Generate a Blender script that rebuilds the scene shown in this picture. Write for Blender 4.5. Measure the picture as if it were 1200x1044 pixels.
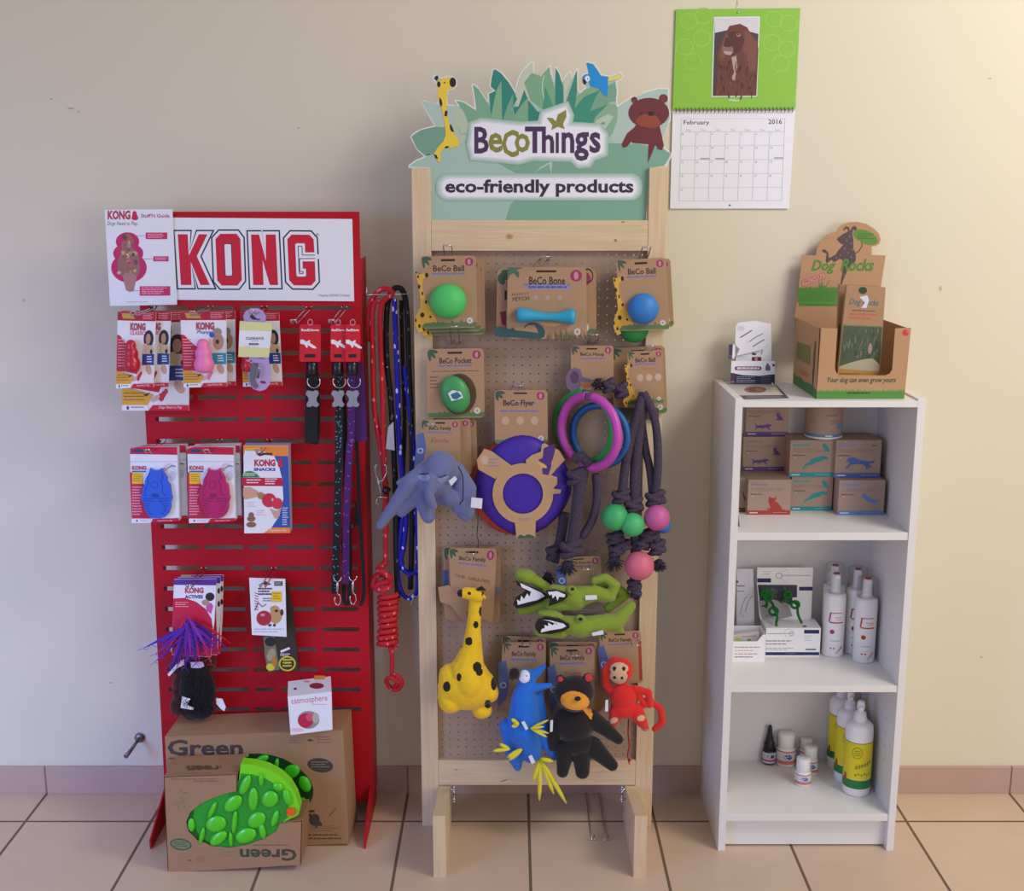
import bpy, bmesh, math, random
from mathutils import Vector, Matrix
from mathutils.geometry import tessellate_polygon
for o in list(bpy.data.objects): bpy.data.objects.remove(o)
SC = bpy.context.scene; COL = SC.collection
R = math.radians
# ---------------- camera
FPX, PITCH, CAMH, CAMD = 1410.0, R(11.9), 1.517, 2.857
cam = bpy.data.objects.new('camera', bpy.data.cameras.new('camera')); COL.objects.link(cam)
cam.location = (0, -CAMD, CAMH); cam.rotation_euler = (R(90)-PITCH, 0, 0)
cam.data.sensor_fit = 'HORIZONTAL'; cam.data.sensor_width = 36; cam.data.lens = 36*FPX/1200
SC.camera = cam
SC.view_settings.view_transform = 'Standard'; SC.view_settings.look = 'None'
SC.view_settings.gamma = 1; SC.view_settings.use_curve_mapping = False
SC.view_settings.exposure = 0.0
# ---------------- light
w = bpy.data.worlds.new('world'); SC.world = w; w.use_nodes = True
w.node_tree.nodes['Background'].inputs[0].default_value = (0.86, 0.86, 1.0, 1)
w.node_tree.nodes['Background'].inputs[1].default_value = 0.46
def area(name, loc, target, sx, sy, power, col):
    l = bpy.data.lights.new(name, 'AREA'); l.shape = 'RECTANGLE'; l.size = sx; l.size_y = sy; l.energy = power; l.color = col
    o = bpy.data.objects.new(name, l); COL.objects.link(o); o.location = loc
    o.rotation_euler = (Vector(target)-Vector(loc)).to_track_quat('-Z', 'Y').to_euler(); return o
area('ceiling_lamp', (2.0, -1.5, 2.7), (1.4, 0, 0.7), 1.0, 0.8, 37, (1.0, 0.95, 0.89))
area('window_light', (3.0, -4.2, 1.5), (1.0, 0, 0.2), 2.2, 1.6, 43, (1.0, 0.95, 0.88))
dl = area('door_light', (-2.7, -2.7, 1.1), (-1.3, 0.2, -0.5), 1.0, 1.8, 21, (0.26, 0.40, 1.0)); dl.data.spread = R(84)
# ---------------- pixel of the photo -> point on the vertical plane D metres in front of the wall
CP, SP = math.cos(PITCH), math.sin(PITCH)
def W(px, py, D):
    a = px-600.0; b = 522.0-py
    dy = CP*FPX+SP*b; t = (CAMD-D)/dy
    return Vector((a*t, -D, CAMH+(-SP*FPX+CP*b)*t))
def G(px, py, z=0.0):
    a = px-600.0; b = 522.0-py
    t = (z-CAMH)/(-SP*FPX+CP*b)
    return Vector((a*t, -(CAMD-(CP*FPX+SP*b)*t), z))
def RP(px, py, p0, n):          # pixel of the photo -> point on any plane
    a = px-600.0; b = 522.0-py
    d = Vector((a, CP*FPX+SP*b, -SP*FPX+CP*b)); o = Vector((0, -CAMD, CAMH)); n = Vector(n)
    return o+d*((Vector(p0)-o).dot(n)/d.dot(n))
def mpp(px, py, D): return (W(px+1, py, D)-W(px, py, D)).length
# ---------------- materials
MATS = {}
def lin(h):
    if isinstance(h, str):
        h = h.lstrip('#'); c = [int(h[i:i+2], 16)/255 for i in (0, 2, 4)]
    else: c = h
    return tuple(x/12.92 if x <= .04045 else ((x+.055)/1.055)**2.4 for x in c)+(1,)
def mat(name, col, rough=.6, metal=0, noise=0, nscale=60, bump=0, bscale=300, trans=0, coat=0, alpha=1, sheen=0, spec=.5):
    if name in MATS: return MATS[name]
    m = bpy.data.materials.new(name); m.use_nodes = True; nt = m.node_tree; b = nt.nodes['Principled BSDF']
    c = lin(col); b.inputs['Base Color'].default_value = c
    b.inputs['Roughness'].default_value = rough; b.inputs['Metallic'].default_value = metal
    if trans: b.inputs['Transmission Weight'].default_value = trans; b.inputs['IOR'].default_value = 1.2
    b.inputs['Specular IOR Level'].default_value = spec
    if coat: b.inputs['Coat Weight'].default_value = coat; b.inputs['Coat Roughness'].default_value = .15
    if sheen: b.inputs['Sheen Weight'].default_value = sheen
    if alpha < 1: b.inputs['Alpha'].default_value = alpha
    if noise or bump:
        tc = nt.nodes.new('ShaderNodeTexCoord')
    if noise:
        n = nt.nodes.new('ShaderNodeTexNoise'); n.inputs['Scale'].default_value = nscale; n.inputs['Detail'].default_value = 4
        nt.links.new(tc.outputs['Object'], n.inputs['Vector'])
        mx = nt.nodes.new('ShaderNodeMix'); mx.data_type = 'RGBA'
        mx.inputs[6].default_value = tuple(x*(1-noise) for x in c[:3])+(1,)
        mx.inputs[7].default_value = tuple(min(1, x*(1+noise)) for x in c[:3])+(1,)
        nt.links.new(n.outputs['Fac'], mx.inputs[0]); nt.links.new(mx.outputs[2], b.inputs['Base Color'])
    if bump:
        n2 = nt.nodes.new('ShaderNodeTexNoise'); n2.inputs['Scale'].default_value = bscale; n2.inputs['Detail'].default_value = 3
        nt.links.new(tc.outputs['Object'], n2.inputs['Vector'])
        bp = nt.nodes.new('ShaderNodeBump'); bp.inputs['Strength'].default_value = bump; bp.inputs['Distance'].default_value = .002
        nt.links.new(n2.outputs['Fac'], bp.inputs['Height']); nt.links.new(bp.outputs[0], b.inputs['Normal'])
    MATS[name] = m; return m
def C(hexcol, rough=.55):           # plain printed / painted colour
    return mat('ink_'+hexcol.lstrip('#')+('' if rough == .55 else '_%d' % int(rough*100)), hexcol, rough)
def FEL(h): return mat('felt_'+h.lstrip('#'), h, .95, noise=.12, nscale=90, bump=.35, bscale=700, sheen=.25)
def PLA(h, r=.35): return mat('plastic_'+h.lstrip('#'), h, r, coat=.1)
# ---------------- mesh collector
def zoom(x0, y0, s): return lambda u, v: (x0+u/s, y0+v/s)
def quad(tl, tr, br, bl):           # unit card coordinates, v down
    def f(u, v):
        return (tl[0]*(1-u)*(1-v)+tr[0]*u*(1-v)+br[0]*u*v+bl[0]*(1-u)*v,
                tl[1]*(1-u)*(1-v)+tr[1]*u*(1-v)+br[1]*u*v+bl[1]*(1-u)*v)
    return f
_tc = {}
def text_shape(s, bold=0.0, shear=0.0):
    k = (s, bold, shear)
    if k in _tc: return _tc[k]
    cu = bpy.data.curves.new('t', 'FONT'); cu.body = s; cu.offset = bold; cu.shear = shear; cu.resolution_u = 2
    ob = bpy.data.objects.new('t', cu); COL.objects.link(ob)
    dg = bpy.context.evaluated_depsgraph_get(); dg.update()
    me = bpy.data.meshes.new_from_object(ob.evaluated_get(dg))
    vs = [(v.co.x, v.co.y) for v in me.vertices]; fs = [tuple(p.vertices) for p in me.polygons]
    x0 = min(v[0] for v in vs); x1 = max(v[0] for v in vs); y0 = min(v[1] for v in vs); y1 = max(v[1] for v in vs)
    vs = [((x-x0)/(x1-x0), 1-(y-y0)/(y1-y0)) for x, y in vs]
    bpy.data.objects.remove(ob); bpy.data.curves.remove(cu); bpy.data.meshes.remove(me)
    _tc[k] = (vs, fs); return _tc[k]
LV = .0001
class MB:
    def __init__(s, D=0.0, m=None, plane=None):
        s.v = []; s.f = []; s.mi = []; s.ms = []; s.sm = []; s.m = m or (lambda u, v: (u, v)); s.cnt = 0
        s.setD(D)
        if plane: s.plane(*plane)
    def setD(s, D): s.D = D; s.p0 = Vector((0, -D, 0)); s.nv = Vector((0, -1, 0)); return s
    def plane(s, p0, n): s.p0 = Vector(p0); s.nv = Vector(n).normalized(); return s
    def mix(s, m):
        if m not in s.ms: s.ms.append(m)
        return s.ms.index(m)
    def add(s, vs, fs, m, smooth=False):
        o = len(s.v); s.v += [Vector(v) for v in vs]; i = s.mix(m)
        for f in fs: s.f.append(tuple(o+k for k in f)); s.mi.append(i); s.sm.append(smooth)
    # --- drawings in card / pixel coordinates on the current plane
    def P(s, u, v):
        x, y = s.m(u, v); return RP(x, y, s.p0, s.nv)
    def off(s, lvl): s.cnt += 1; return s.nv*(lvl*LV+s.cnt*6e-6)
    def _front(s, vs, fs):
        r = []
        for f in fs:
            n = (vs[f[1]]-vs[f[0]]).cross(vs[f[2]]-vs[f[0]]); r.append(tuple(f) if n.dot(s.nv) > 0 else tuple(reversed(f)))
        return r
    def poly(s, pts, m, lvl=1):
        o = s.off(lvl); vs = [s.P(u, v)+o for u, v in pts]
        t = tessellate_polygon([[Vector((u, -v, 0)) for u, v in (s.m(*p) for p in pts)]])
        s.add(vs, s._front(vs, t), m)
    def slab(s, pts, m, th=.001, mside=None, lift=0.0):
        vs = [s.P(u, v)+s.nv*lift for u, v in pts]; n = len(vs); q = [s.m(*p) for p in pts]
        t = s._front(vs, tessellate_polygon([[Vector((u, -v, 0)) for u, v in q]]))
        s.add(vs, t, m)
        bk = [p-s.nv*th for p in vs]
        s.add(bk, [tuple(reversed(a)) for a in t], mside or m)
        ar = sum(q[i][0]*q[(i+1) % n][1]-q[(i+1) % n][0]*q[i][1] for i in range(n))
        fs = [(i, i+n, (i+1) % n+n, (i+1) % n) for i in range(n)]
        if ar < 0: fs = [tuple(reversed(a)) for a in fs]
        s.add(vs+bk, [tuple(reversed(a)) for a in fs], mside or m)
    def rect(s, x0, y0, x1, y1, m, lvl=1): s.poly([(x0, y0), (x1, y0), (x1, y1), (x0, y1)], m, lvl)
    def ell(s, cx, cy, rx, ry, m, lvl=1, rot=0, n=28):
        c, q = math.cos(R(rot)), math.sin(R(rot))
        s.poly([(cx+rx*math.cos(a)*c-ry*math.sin(a)*q, cy+rx*math.cos(a)*q+ry*math.sin(a)*c) for a in [2*math.pi*i/n for i in range(n)]], m, lvl)
    def ring(s, cx, cy, rx, ry, k, m, lvl=1, rot=0, n=36, a0=0, a1=360):
        c, q = math.cos(R(rot)), math.sin(R(rot)); vs = []; off = s.off(lvl); full = a1-a0 >= 360; N = n if full else n+1
        for kk in (1, k):
            for i in range(N):
                a = R(a0+(a1-a0)*i/n); x = rx*kk*math.cos(a); y = ry*kk*math.sin(a)
                vs.append(s.P(cx+x*c-y*q, cy+x*q+y*c)+off)
        s.add(vs, s._front(vs, [(i, (i+1) % N, (i+1) % N+N, i+N) for i in range(n)]), m)
    def line(s, pts, wd, m, lvl=1):
        for (a, b), (c, d) in zip(pts, pts[1:]):
            L = math.hypot(c-a, d-b) or 1; nx, ny = -(d-b)/L*wd/2, (c-a)/L*wd/2
            s.poly([(a+nx, b+ny), (c+nx, d+ny), (c-nx, d-ny), (a-nx, b-ny)], m, lvl)
    def text(s, t, x0, y0, x1, y1, m, lvl=2, bold=0.0, shear=0.0, rot=0, flip=False):
        vs, fs = text_shape(t, bold, shear); out = []; off = s.off(lvl)
        cx, cy = (x0+x1)/2, (y0+y1)/2; c, q = math.cos(R(rot)), math.sin(R(rot))
        for u, v in vs:
            if flip: u, v = 1-u, 1-v
            x = x0+(x1-x0)*u-cx; y = y0+(y1-y0)*v-cy
            out.append(s.P(cx+x*c-y*q, cy+x*q+y*c)+off)
        s.add(out, s._front(out, fs), m)
    def greek(s, x0, y0, x1, y1, rows, m, lvl=2, seed=1, fill=.5, rag=.3):
        rn = random.Random(seed); h = (y1-y0)/rows
        for r in range(rows):
            x = x0; e = x1-(x1-x0)*rag*rn.random(); W0 = x1-x0
            while x < e:
                w_ = W0*rn.uniform(.08, .22); s.rect(x, y0+r*h, min(e, x+w_), y0+(r+fill)*h, m, lvl); x += w_+W0*.025
    # --- solids in world metres
    def box(s, x0, x1, y0, y1, z0, z1, m, bev=0.0, smooth=False):
        bm = bmesh.new(); bmesh.ops.create_cube(bm, size=1)
        for v in bm.verts:
            v.co = Vector(((x0+x1)/2+v.co.x*(x1-x0), (y0+y1)/2+v.co.y*(y1-y0), (z0+z1)/2+v.co.z*(z1-z0)))
        if bev: bmesh.ops.bevel(bm, geom=bm.edges[:], offset=bev, segments=2, affect='EDGES', profile=.6)
        s.addbm(bm, m, smooth)
    def addbm(s, bm, m, smooth=False):
        bm.verts.index_update(); s.add([v.co.copy() for v in bm.verts], [tuple(v.index for v in f.verts) for f in bm.faces], m, smooth); bm.free()
    def hexa(s, p, m):      # p: 4 front (tl,tr,br,bl) + 4 back
        s.add(p, [(0, 3, 2, 1), (4, 5, 6, 7), (0, 1, 5, 4), (1, 2, 6, 5), (2, 3, 7, 6), (3, 0, 4, 7)], m)
    def lathe(s, c, prof, m, n=28, ax='z'):     # prof: list of (radius, height[, material])
        c = Vector(c); vs = []; mm = []
        for pr in prof:
            r, h = pr[0], pr[1]
            for i in range(n):
                a = 2*math.pi*i/n
                v = Vector((r*math.cos(a), r*math.sin(a), h))
                if ax == 'y': v = Vector((v.x, -h, v.y))
                vs.append(c+v)
        o = len(s.v); s.v += vs
        for k in range(len(prof)-1):
            mk = prof[k][2] if len(prof[k]) > 2 and prof[k][2] else m
            i_ = s.mix(mk)
            for i in range(n):
                s.f.append((o+k*n+i, o+k*n+(i+1) % n, o+(k+1)*n+(i+1) % n, o+(k+1)*n+i)); s.mi.append(i_); s.sm.append(True)
        for k, rev in ((0, True), (len(prof)-1, False)):
            if prof[k][0] > 1e-5:
                f = tuple(o+k*n+i for i in range(n)); s.f.append(tuple(reversed(f)) if rev else f); s.mi.append(s.mix(m)); s.sm.append(False)
    def tube(s, pts, r, m, n=8, closed=False, cap=True):
        pts = [Vector(p) for p in pts]; N = len(pts); rs = r if isinstance(r, (list, tuple)) else [r]*N
        o = len(s.v); i_ = s.mix(m); up = None
        for k in range(N):
            a = pts[(k-1) % N] if (closed or k > 0) else pts[k]; b = pts[(k+1) % N] if (closed or k < N-1) else pts[k]
            t = (b-a).normalized() if (b-a).length > 1e-9 else Vector((0, 0, 1))
            if up is None: up = t.orthogonal().normalized()
            up = (up-t*up.dot(t)); up = up.normalized() if up.length > 1e-6 else t.orthogonal().normalized()
            q = t.cross(up)
            for i in range(n):
                an = 2*math.pi*i/n; s.v.append(pts[k]+(up*math.cos(an)+q*math.sin(an))*rs[k])
        for k in range(N if closed else N-1):
            k2 = (k+1) % N
            for i in range(n):
                s.f.append((o+k*n+i, o+k*n+(i+1) % n, o+k2*n+(i+1) % n, o+k2*n+i)); s.mi.append(i_); s.sm.append(True)
        if cap and not closed:
            s.f.append(tuple(reversed([o+i for i in range(n)]))); s.mi.append(i_); s.sm.append(False)
            s.f.append(tuple(o+(N-1)*n+i for i in range(n))); s.mi.append(i_); s.sm.append(False)
    def sphere(s, c, r, m, sub=3, sc=(1, 1, 1), rot=None):
        bm = bmesh.new(); bmesh.ops.create_icosphere(bm, subdivisions=sub, radius=r)
        M = Matrix.Diagonal(Vector(sc)).to_4x4()
        if rot: M = rot.to_4x4() @ M
        bmesh.ops.transform(bm, matrix=Matrix.Translation(Vector(c)) @ M, verts=bm.verts[:]); s.addbm(bm, m, True)
    def build(s, name, parent=None, origin=None, label=None, cat=None, group=None, kind=None):
        me = bpy.data.meshes.new(name)
        xs = [v.x for v in s.v]; ys = [v.y for v in s.v]; zs = [v.z for v in s.v]
        if parent is not None: org = Vector(parent['_o'])
        elif origin is not None: org = Vector(origin)
        else: org = Vector(((min(xs)+max(xs))/2, (min(ys)+max(ys))/2, min(zs)))
        me.from_pydata([v-org for v in s.v], [], s.f)
        for m in s.ms: me.materials.append(m)
        me.polygons.foreach_set('material_index', s.mi); me.polygons.foreach_set('use_smooth', s.sm); me.update()
        o = bpy.data.objects.new(name, me); COL.objects.link(o); o['_o'] = tuple(org)
        if parent is not None: o.parent = parent
        else: o.location = org
        tag(o, label, cat, group, kind); return o
def tag(o, label=None, cat=None, group=None, kind=None):
    if label: o['label'] = label
    if cat: o['category'] = cat
    if group: o['group'] = group
    if kind: o['kind'] = kind
    return o
def thing(name, loc, label, cat, group=None):
    o = bpy.data.objects.new(name, None); COL.objects.link(o); o.empty_display_size = .02
    o.location = loc; o['_o'] = tuple(loc); return tag(o, label, cat, group)
def sub(t, name):
    for c in t.children:
        if c.name.split('.')[0] == name: return c
    return t
def copy_thing(o, delta, parent=None, label=None, skip=()):
    c = o.copy(); COL.objects.link(c)
    if parent is None: c.location = Vector(o.location)+Vector(delta); c['_o'] = tuple(c.location)
    else: c.parent = parent; c['_o'] = parent['_o']
    if label: c['label'] = label
    for ch in [k for k in bpy.data.objects if k.parent == o]:
        if not ch.name.startswith(skip or '-'): copy_thing(ch, delta, c)
    return c
# ---------------- soft bodies: many ellipsoids / tapered capsules fused into one skin
def E_(px, py, D, rx, ry, rd, rot=0): return ('e', px, py, D, rx, ry, rd, rot)     # rx, ry in px; rd depth radius in metres
def K_(a, b): return ('c', a, b)                                                  # a = (px,py,D,rpx)
def blob(name, shapes, voxel, m, parent, patches=(), smooth=4, label=None, flat=None):
    """patches: (material, test(px,py)->bool) painted on front faces"""
    bm = bmesh.new()
    for sh in shapes:
        if sh[0] == 'e':
            _, px, py, D, rx, ry, rd, rot = sh; c = W(px, py, D); k = mpp(px, py, D)
            M = Matrix.Translation(c) @ Matrix.Rotation(R(rot), 4, 'Y') @ Matrix.Diagonal((rx*k, rd, ry*k, 1))
            bmesh.ops.create_icosphere(bm, subdivisions=3, radius=1, matrix=M)
        else:
            (ax, ay, aD, ar), (bx, by, bD, br) = sh[1], sh[2]
            A, B = W(ax, ay, aD), W(bx, by, bD); ra, rb = ar*mpp(ax, ay, aD), br*mpp(bx, by, bD)
            n = max(2, int((B-A).length/(min(ra, rb)*.35))+1)
            for i in range(n+1):
                t = i/n; bmesh.ops.create_icosphere(bm, subdivisions=2, radius=ra+(rb-ra)*t, matrix=Matrix.Translation(A+(B-A)*t))
    me = bpy.data.meshes.new('tmp'); bm.to_mesh(me); bm.free()
    ob = bpy.data.objects.new('tmp', me); COL.objects.link(ob)
    rm = ob.modifiers.new('r', 'REMESH'); rm.mode = 'VOXEL'; rm.voxel_size = voxel
    if smooth: s_ = ob.modifiers.new('s', 'SMOOTH'); s_.factor = .5; s_.iterations = smooth
    dg = bpy.context.evaluated_depsgraph_get(); dg.update()
    m2 = bpy.data.meshes.new_from_object(ob.evaluated_get(dg)); bpy.data.objects.remove(ob); bpy.data.meshes.remove(me)
    m2.name = name; org = Vector(parent['_o']) if parent is not None else None
    if org is None:
        zs = [v.co.z for v in m2.vertices]; xs = [v.co.x for v in m2.vertices]; ys = [v.co.y for v in m2.vertices]
        org = Vector(((min(xs)+max(xs))/2, (min(ys)+max(ys))/2, min(zs)))
    m2.materials.clear(); m2.materials.append(m)
    for pm, _ in patches: m2.materials.append(pm)
    for p in m2.polygons:
        p.use_smooth = True
        if patches and p.normal.y < .25:
            q = proj(p.center)
            for i, (pm, tst) in enumerate(patches):
                if tst(*q): p.material_index = i+1
    m2.transform(Matrix.Translation(-org)); m2.update()
    o = bpy.data.objects.new(name, m2); COL.objects.link(o); o['_o'] = tuple(org)
    if parent is not None: o.parent = parent
    else: o.location = org
    if label: o['label'] = label
    return o
def proj(p):
    dx, dy, dz = p[0], p[1]+CAMD, p[2]-CAMH
    zc = CP*dy-SP*dz; yc = SP*dy+CP*dz
    return (600+FPX*dx/zc, 522-FPX*yc/zc)
def inell(cx, cy, rx, ry, rot=0):
    c, q = math.cos(R(rot)), math.sin(R(rot))
    return lambda x, y: (((x-cx)*c+(y-cy)*q)/rx)**2+((-(x-cx)*q+(y-cy)*c)/ry)**2 < 1
def inpoly(pts):
    def f(x, y):
        r = False; n = len(pts)
        for i in range(n):
            (x1, y1), (x2, y2) = pts[i], pts[(i+1) % n]
            if (y1 > y) != (y2 > y) and x < (x2-x1)*(y-y1)/(y2-y1)+x1: r = not r
        return r
    return f
def spline(pts, n=6):       # Catmull-Rom through tuples of any length
    out = []; P_ = [pts[0]]+list(pts)+[pts[-1]]
    for i in range(1, len(P_)-2):
        for k in range(n):
            t = k/n; a, b, c, d = P_[i-1], P_[i], P_[i+1], P_[i+2]
            out.append(tuple(.5*(2*b[j]+(c[j]-a[j])*t+(2*a[j]-5*b[j]+4*c[j]-d[j])*t*t+(3*b[j]-a[j]-3*c[j]+d[j])*t**3) for j in range(len(b))))
    out.append(tuple(pts[-1])); return out
def rr(x0, y0, x1, y1, r, n=4):     # rounded rectangle outline
    o = []
    for cx, cy, a0 in ((x1-r, y0+r, -90), (x1-r, y1-r, 0), (x0+r, y1-r, 90), (x0+r, y0+r, 180)):
        for i in range(n+1):
            a = R(a0+90*i/n); o.append((cx+r*math.cos(a), cy+r*math.sin(a)))
    return o
CHROME = mat('chrome_wire', '#c8c8c8', .22, 1)
# ================= room =================
def wall_mat():
    m = bpy.data.materials.new('painted_plaster'); m.use_nodes = True; nt = m.node_tree; b = nt.nodes['Principled BSDF']; L = nt.links.new
    tc = nt.nodes.new('ShaderNodeTexCoord')
    n = nt.nodes.new('ShaderNodeTexNoise'); n.inputs['Scale'].default_value = 1.2; n.inputs['Detail'].default_value = 5
    L(tc.outputs['Object'], n.inputs['Vector'])
    mx = nt.nodes.new('ShaderNodeMix'); mx.data_type = 'RGBA'
    mx.inputs[6].default_value = lin('#dcd2b8'); mx.inputs[7].default_value = lin('#e2d9c2'); L(n.outputs['Fac'], mx.inputs[0])
    v = nt.nodes.new('ShaderNodeTexVoronoi'); v.inputs['Scale'].default_value = 2.3; L(tc.outputs['Object'], v.inputs['Vector'])
    lt = nt.nodes.new('ShaderNodeMath'); lt.operation = 'LESS_THAN'; lt.inputs[1].default_value = .022; L(v.outputs['Distance'], lt.inputs[0])
    m2 = nt.nodes.new('ShaderNodeMix'); m2.data_type = 'RGBA'; m2.inputs[7].default_value = lin('#b9ad90')
    mu = nt.nodes.new('ShaderNodeMath'); mu.operation = 'MULTIPLY'; mu.inputs[1].default_value = .6; L(lt.outputs[0], mu.inputs[0])
    L(mu.outputs[0], m2.inputs[0]); L(mx.outputs[2], m2.inputs[6]); L(m2.outputs[2], b.inputs['Base Color'])
    b.inputs['Roughness'].default_value = .6
    n2 = nt.nodes.new('ShaderNodeTexNoise'); n2.inputs['Scale'].default_value = 120; L(tc.outputs['Object'], n2.inputs['Vector'])
    bp = nt.nodes.new('ShaderNodeBump'); bp.inputs['Strength'].default_value = .08; bp.inputs['Distance'].default_value = .002
    L(n2.outputs['Fac'], bp.inputs['Height']); L(bp.outputs[0], b.inputs['Normal']); return m
def tile_mat(name, px0, tile, axis2, y0, c1, c2, grout, gw):
    """grid of tiles along x (and along y when axis2) with grout lines"""
    m = bpy.data.materials.new(name); m.use_nodes = True; nt = m.node_tree; b = nt.nodes['Principled BSDF']; L = nt.links.new
    tc = nt.nodes.new('ShaderNodeTexCoord'); sx = nt.nodes.new('ShaderNodeSeparateXYZ'); L(tc.outputs['Object'], sx.inputs[0])
    def M(op, a, bb):
        q = nt.nodes.new('ShaderNodeMath'); q.operation = op
        for i, x in enumerate((a, bb)):
            if x is None: continue
            if isinstance(x, (int, float)): q.inputs[i].default_value = x
            else: L(x, q.inputs[i])
        return q.outputs[0]
    def axis(o, off):
        t = M('DIVIDE', M('SUBTRACT', o, off), tile); fr = M('FRACT', t, None)
        d = M('ABSOLUTE', M('SUBTRACT', fr, .5), None)
        return M('GREATER_THAN', d, .5-gw/tile/2), M('FLOOR', t, None)
    gx, ix = axis(sx.outputs[0], px0); g = gx; idn = ix
    if axis2:
        gy, iy = axis(sx.outputs[1], y0); g = M('MAXIMUM', gx, gy); idn = M('ADD', ix, M('MULTIPLY', iy, 7.13))
    wn = nt.nodes.new('ShaderNodeTexWhiteNoise'); wn.noise_dimensions = '1D'; L(idn, wn.inputs['W'])
    n = nt.nodes.new('ShaderNodeTexNoise'); n.inputs['Scale'].default_value = 9; n.inputs['Detail'].default_value = 6; L(tc.outputs['Object'], n.inputs['Vector'])
    mx = nt.nodes.new('ShaderNodeMix'); mx.data_type = 'RGBA'; mx.inputs[6].default_value = lin(c1); mx.inputs[7].default_value = lin(c2)
    L(M('ADD', M('MULTIPLY', wn.outputs['Value'], .35), M('MULTIPLY', n.outputs['Fac'], .7)), mx.inputs[0])
    m2 = nt.nodes.new('ShaderNodeMix'); m2.data_type = 'RGBA'; m2.inputs[7].default_value = lin(grout)
    L(g, m2.inputs[0]); L(mx.outputs[2], m2.inputs[6]); L(m2.outputs[2], b.inputs['Base Color'])
    L(M('ADD', M('MULTIPLY', g, .5), .33), b.inputs['Roughness'])
    bp = nt.nodes.new('ShaderNodeBump'); bp.inputs['Strength'].default_value = .6; bp.inputs['Distance'].default_value = .002
    L(M('SUBTRACT', 1, g), bp.inputs['Height']); L(bp.outputs[0], b.inputs['Normal']); return m
b = MB(0.0003); b.box(-4, 4, 0, .12, 0, 3.0, wall_mat())
SCF = C('#c2b59c', .7); SCD = C('#b3a68e', .7)
for x, y, rx, ry, c_ in ((83, 127, 4, 1.3, SCF), (92, 131, 2, 1, SCF), (60, 116, 1.5, 1, SCD), (160, 440, 1.6, 1.4, SCF), (28, 352, 1.5, 2, SCF), (1102, 338, 1.8, 3, SCF), (1160, 92, 2.2, 1, SCF), (350, 150, 1.5, 1.2, SCF), (130, 800, 2.5, 1, SCF), (1150, 770, 1.5, 1.5, SCF)): b.ell(x, y, rx, ry, c_, 1, n=10)
b.build('wall_back', origin=(0, 0, 0), kind='structure')
TX0 = G(619.8, 961).x
b = MB(); b.box(-4, 4, -6, .12, -.06, 0, tile_mat('floor_tiles', TX0, .31, True, -.148, '#c8ac90', '#d4bb9f', '#6f5a45', .007)); b.build('floor', origin=(0, 0, 0), kind='structure')
SKM = mat('skirting_tile', '#bb9d8e', .4, noise=.06, nscale=12); b = MB()
js = [-4]+[TX0+.31*k for k in (-10, -7, -4, -1, 1, 4, 7, 10)]+[4]
for a_, c_ in zip(js, js[1:]): b.box(a_+.0018, c_-.0018, -.009, -.0005, 0, .0745, SKM, bev=.0012)
b.box(-4, 4, -.0068, -.0004, 0, .073, C('#8d7a6a', .8)); b.build('baseboard_back', origin=(0, 0, 0), kind='structure')
# little metal door stop screwed to the wall at the left
ds = W(164, 864, 0)
t = thing('door_stop', ds+Vector((0, 0, -.012)), 'small grey metal door stop sticking out of the wall left of the red stand', 'door stop')
b = MB(); b.lathe(ds, [(.013, 0), (.013, .004), (.006, .009)], mat('dull_steel', '#8d8a88', .4, 1), ax='y'); b.build('base_plate', t)
b = MB(); b.tube([ds+Vector((0, -.006, 0)), ds+Vector((-.006, -.045, -.008)), ds+Vector((-.014, -.075, -.016))], [.004, .0045, .006], mat('dull_steel', '#8d8a88', .4, 1), n=12); b.build('stem', t)
# ================= white bookcase =================
WHT = mat('white_melamine', '#e6e3de', .38, bump=.05, bscale=90)
WHB = mat('white_back_board', '#dedde0', .5)
BX0, BX1, BD, BH, BT = .4845, .8975, .283, 1.078, .0165
t = thing('bookcase', ((BX0+BX1)/2, -BD/2, 0), 'narrow white bookcase with three open compartments standing against the wall', 'bookcase')
for s_ in (BX0, BX1-BT):
    b = MB(); b.box(s_, s_+BT, -BD, -.003, 0, BH, WHT, .0008)
    if s_ > BX0:
        for k in range(22):
            for yy in (-.06, -.22): b.lathe((s_+.0002, yy, .2+k*.036), [(.0022, 0), (.0022, .0001)], C('#77746e'), n=8)
    b.build('side_panel', t)
ZS = [(1.0735-BT, 1.0735, 'top_panel'), (.775-BT, .775, 'shelf'), (.440, .4565, 'shelf'), (.084-.0, .1005, 'shelf')]
def zy(py): return W(950, py, .28).z
ZS = [(zy(477), zy(469.5), 'top_panel'), (zy(633), zy(624), 'shelf'), (zy(811), zy(803.5), 'shelf'), (zy(962), zy(954), 'shelf')]
for a, c, n in ZS:
    b = MB(); b.box(BX0+BT, BX1-BT, -BD+(.0025 if n == 'shelf' else 0), -.008, a, c, WHT, .0006); b.build(n, t)
b = MB(); b.box(BX0+BT, BX1-BT, -.008, -.004, .03, BH-.01, WHB); b.build('back_panel', t)
b = MB(); b.box(BX0+BT, BX1-BT, -BD+.022, -BD+.036, .004, ZS[3][0]-.0005, WHT, .0006); b.build('plinth', t)
SH = [ZS[0][1], ZS[1][1], ZS[2][1], ZS[3][1]]
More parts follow.
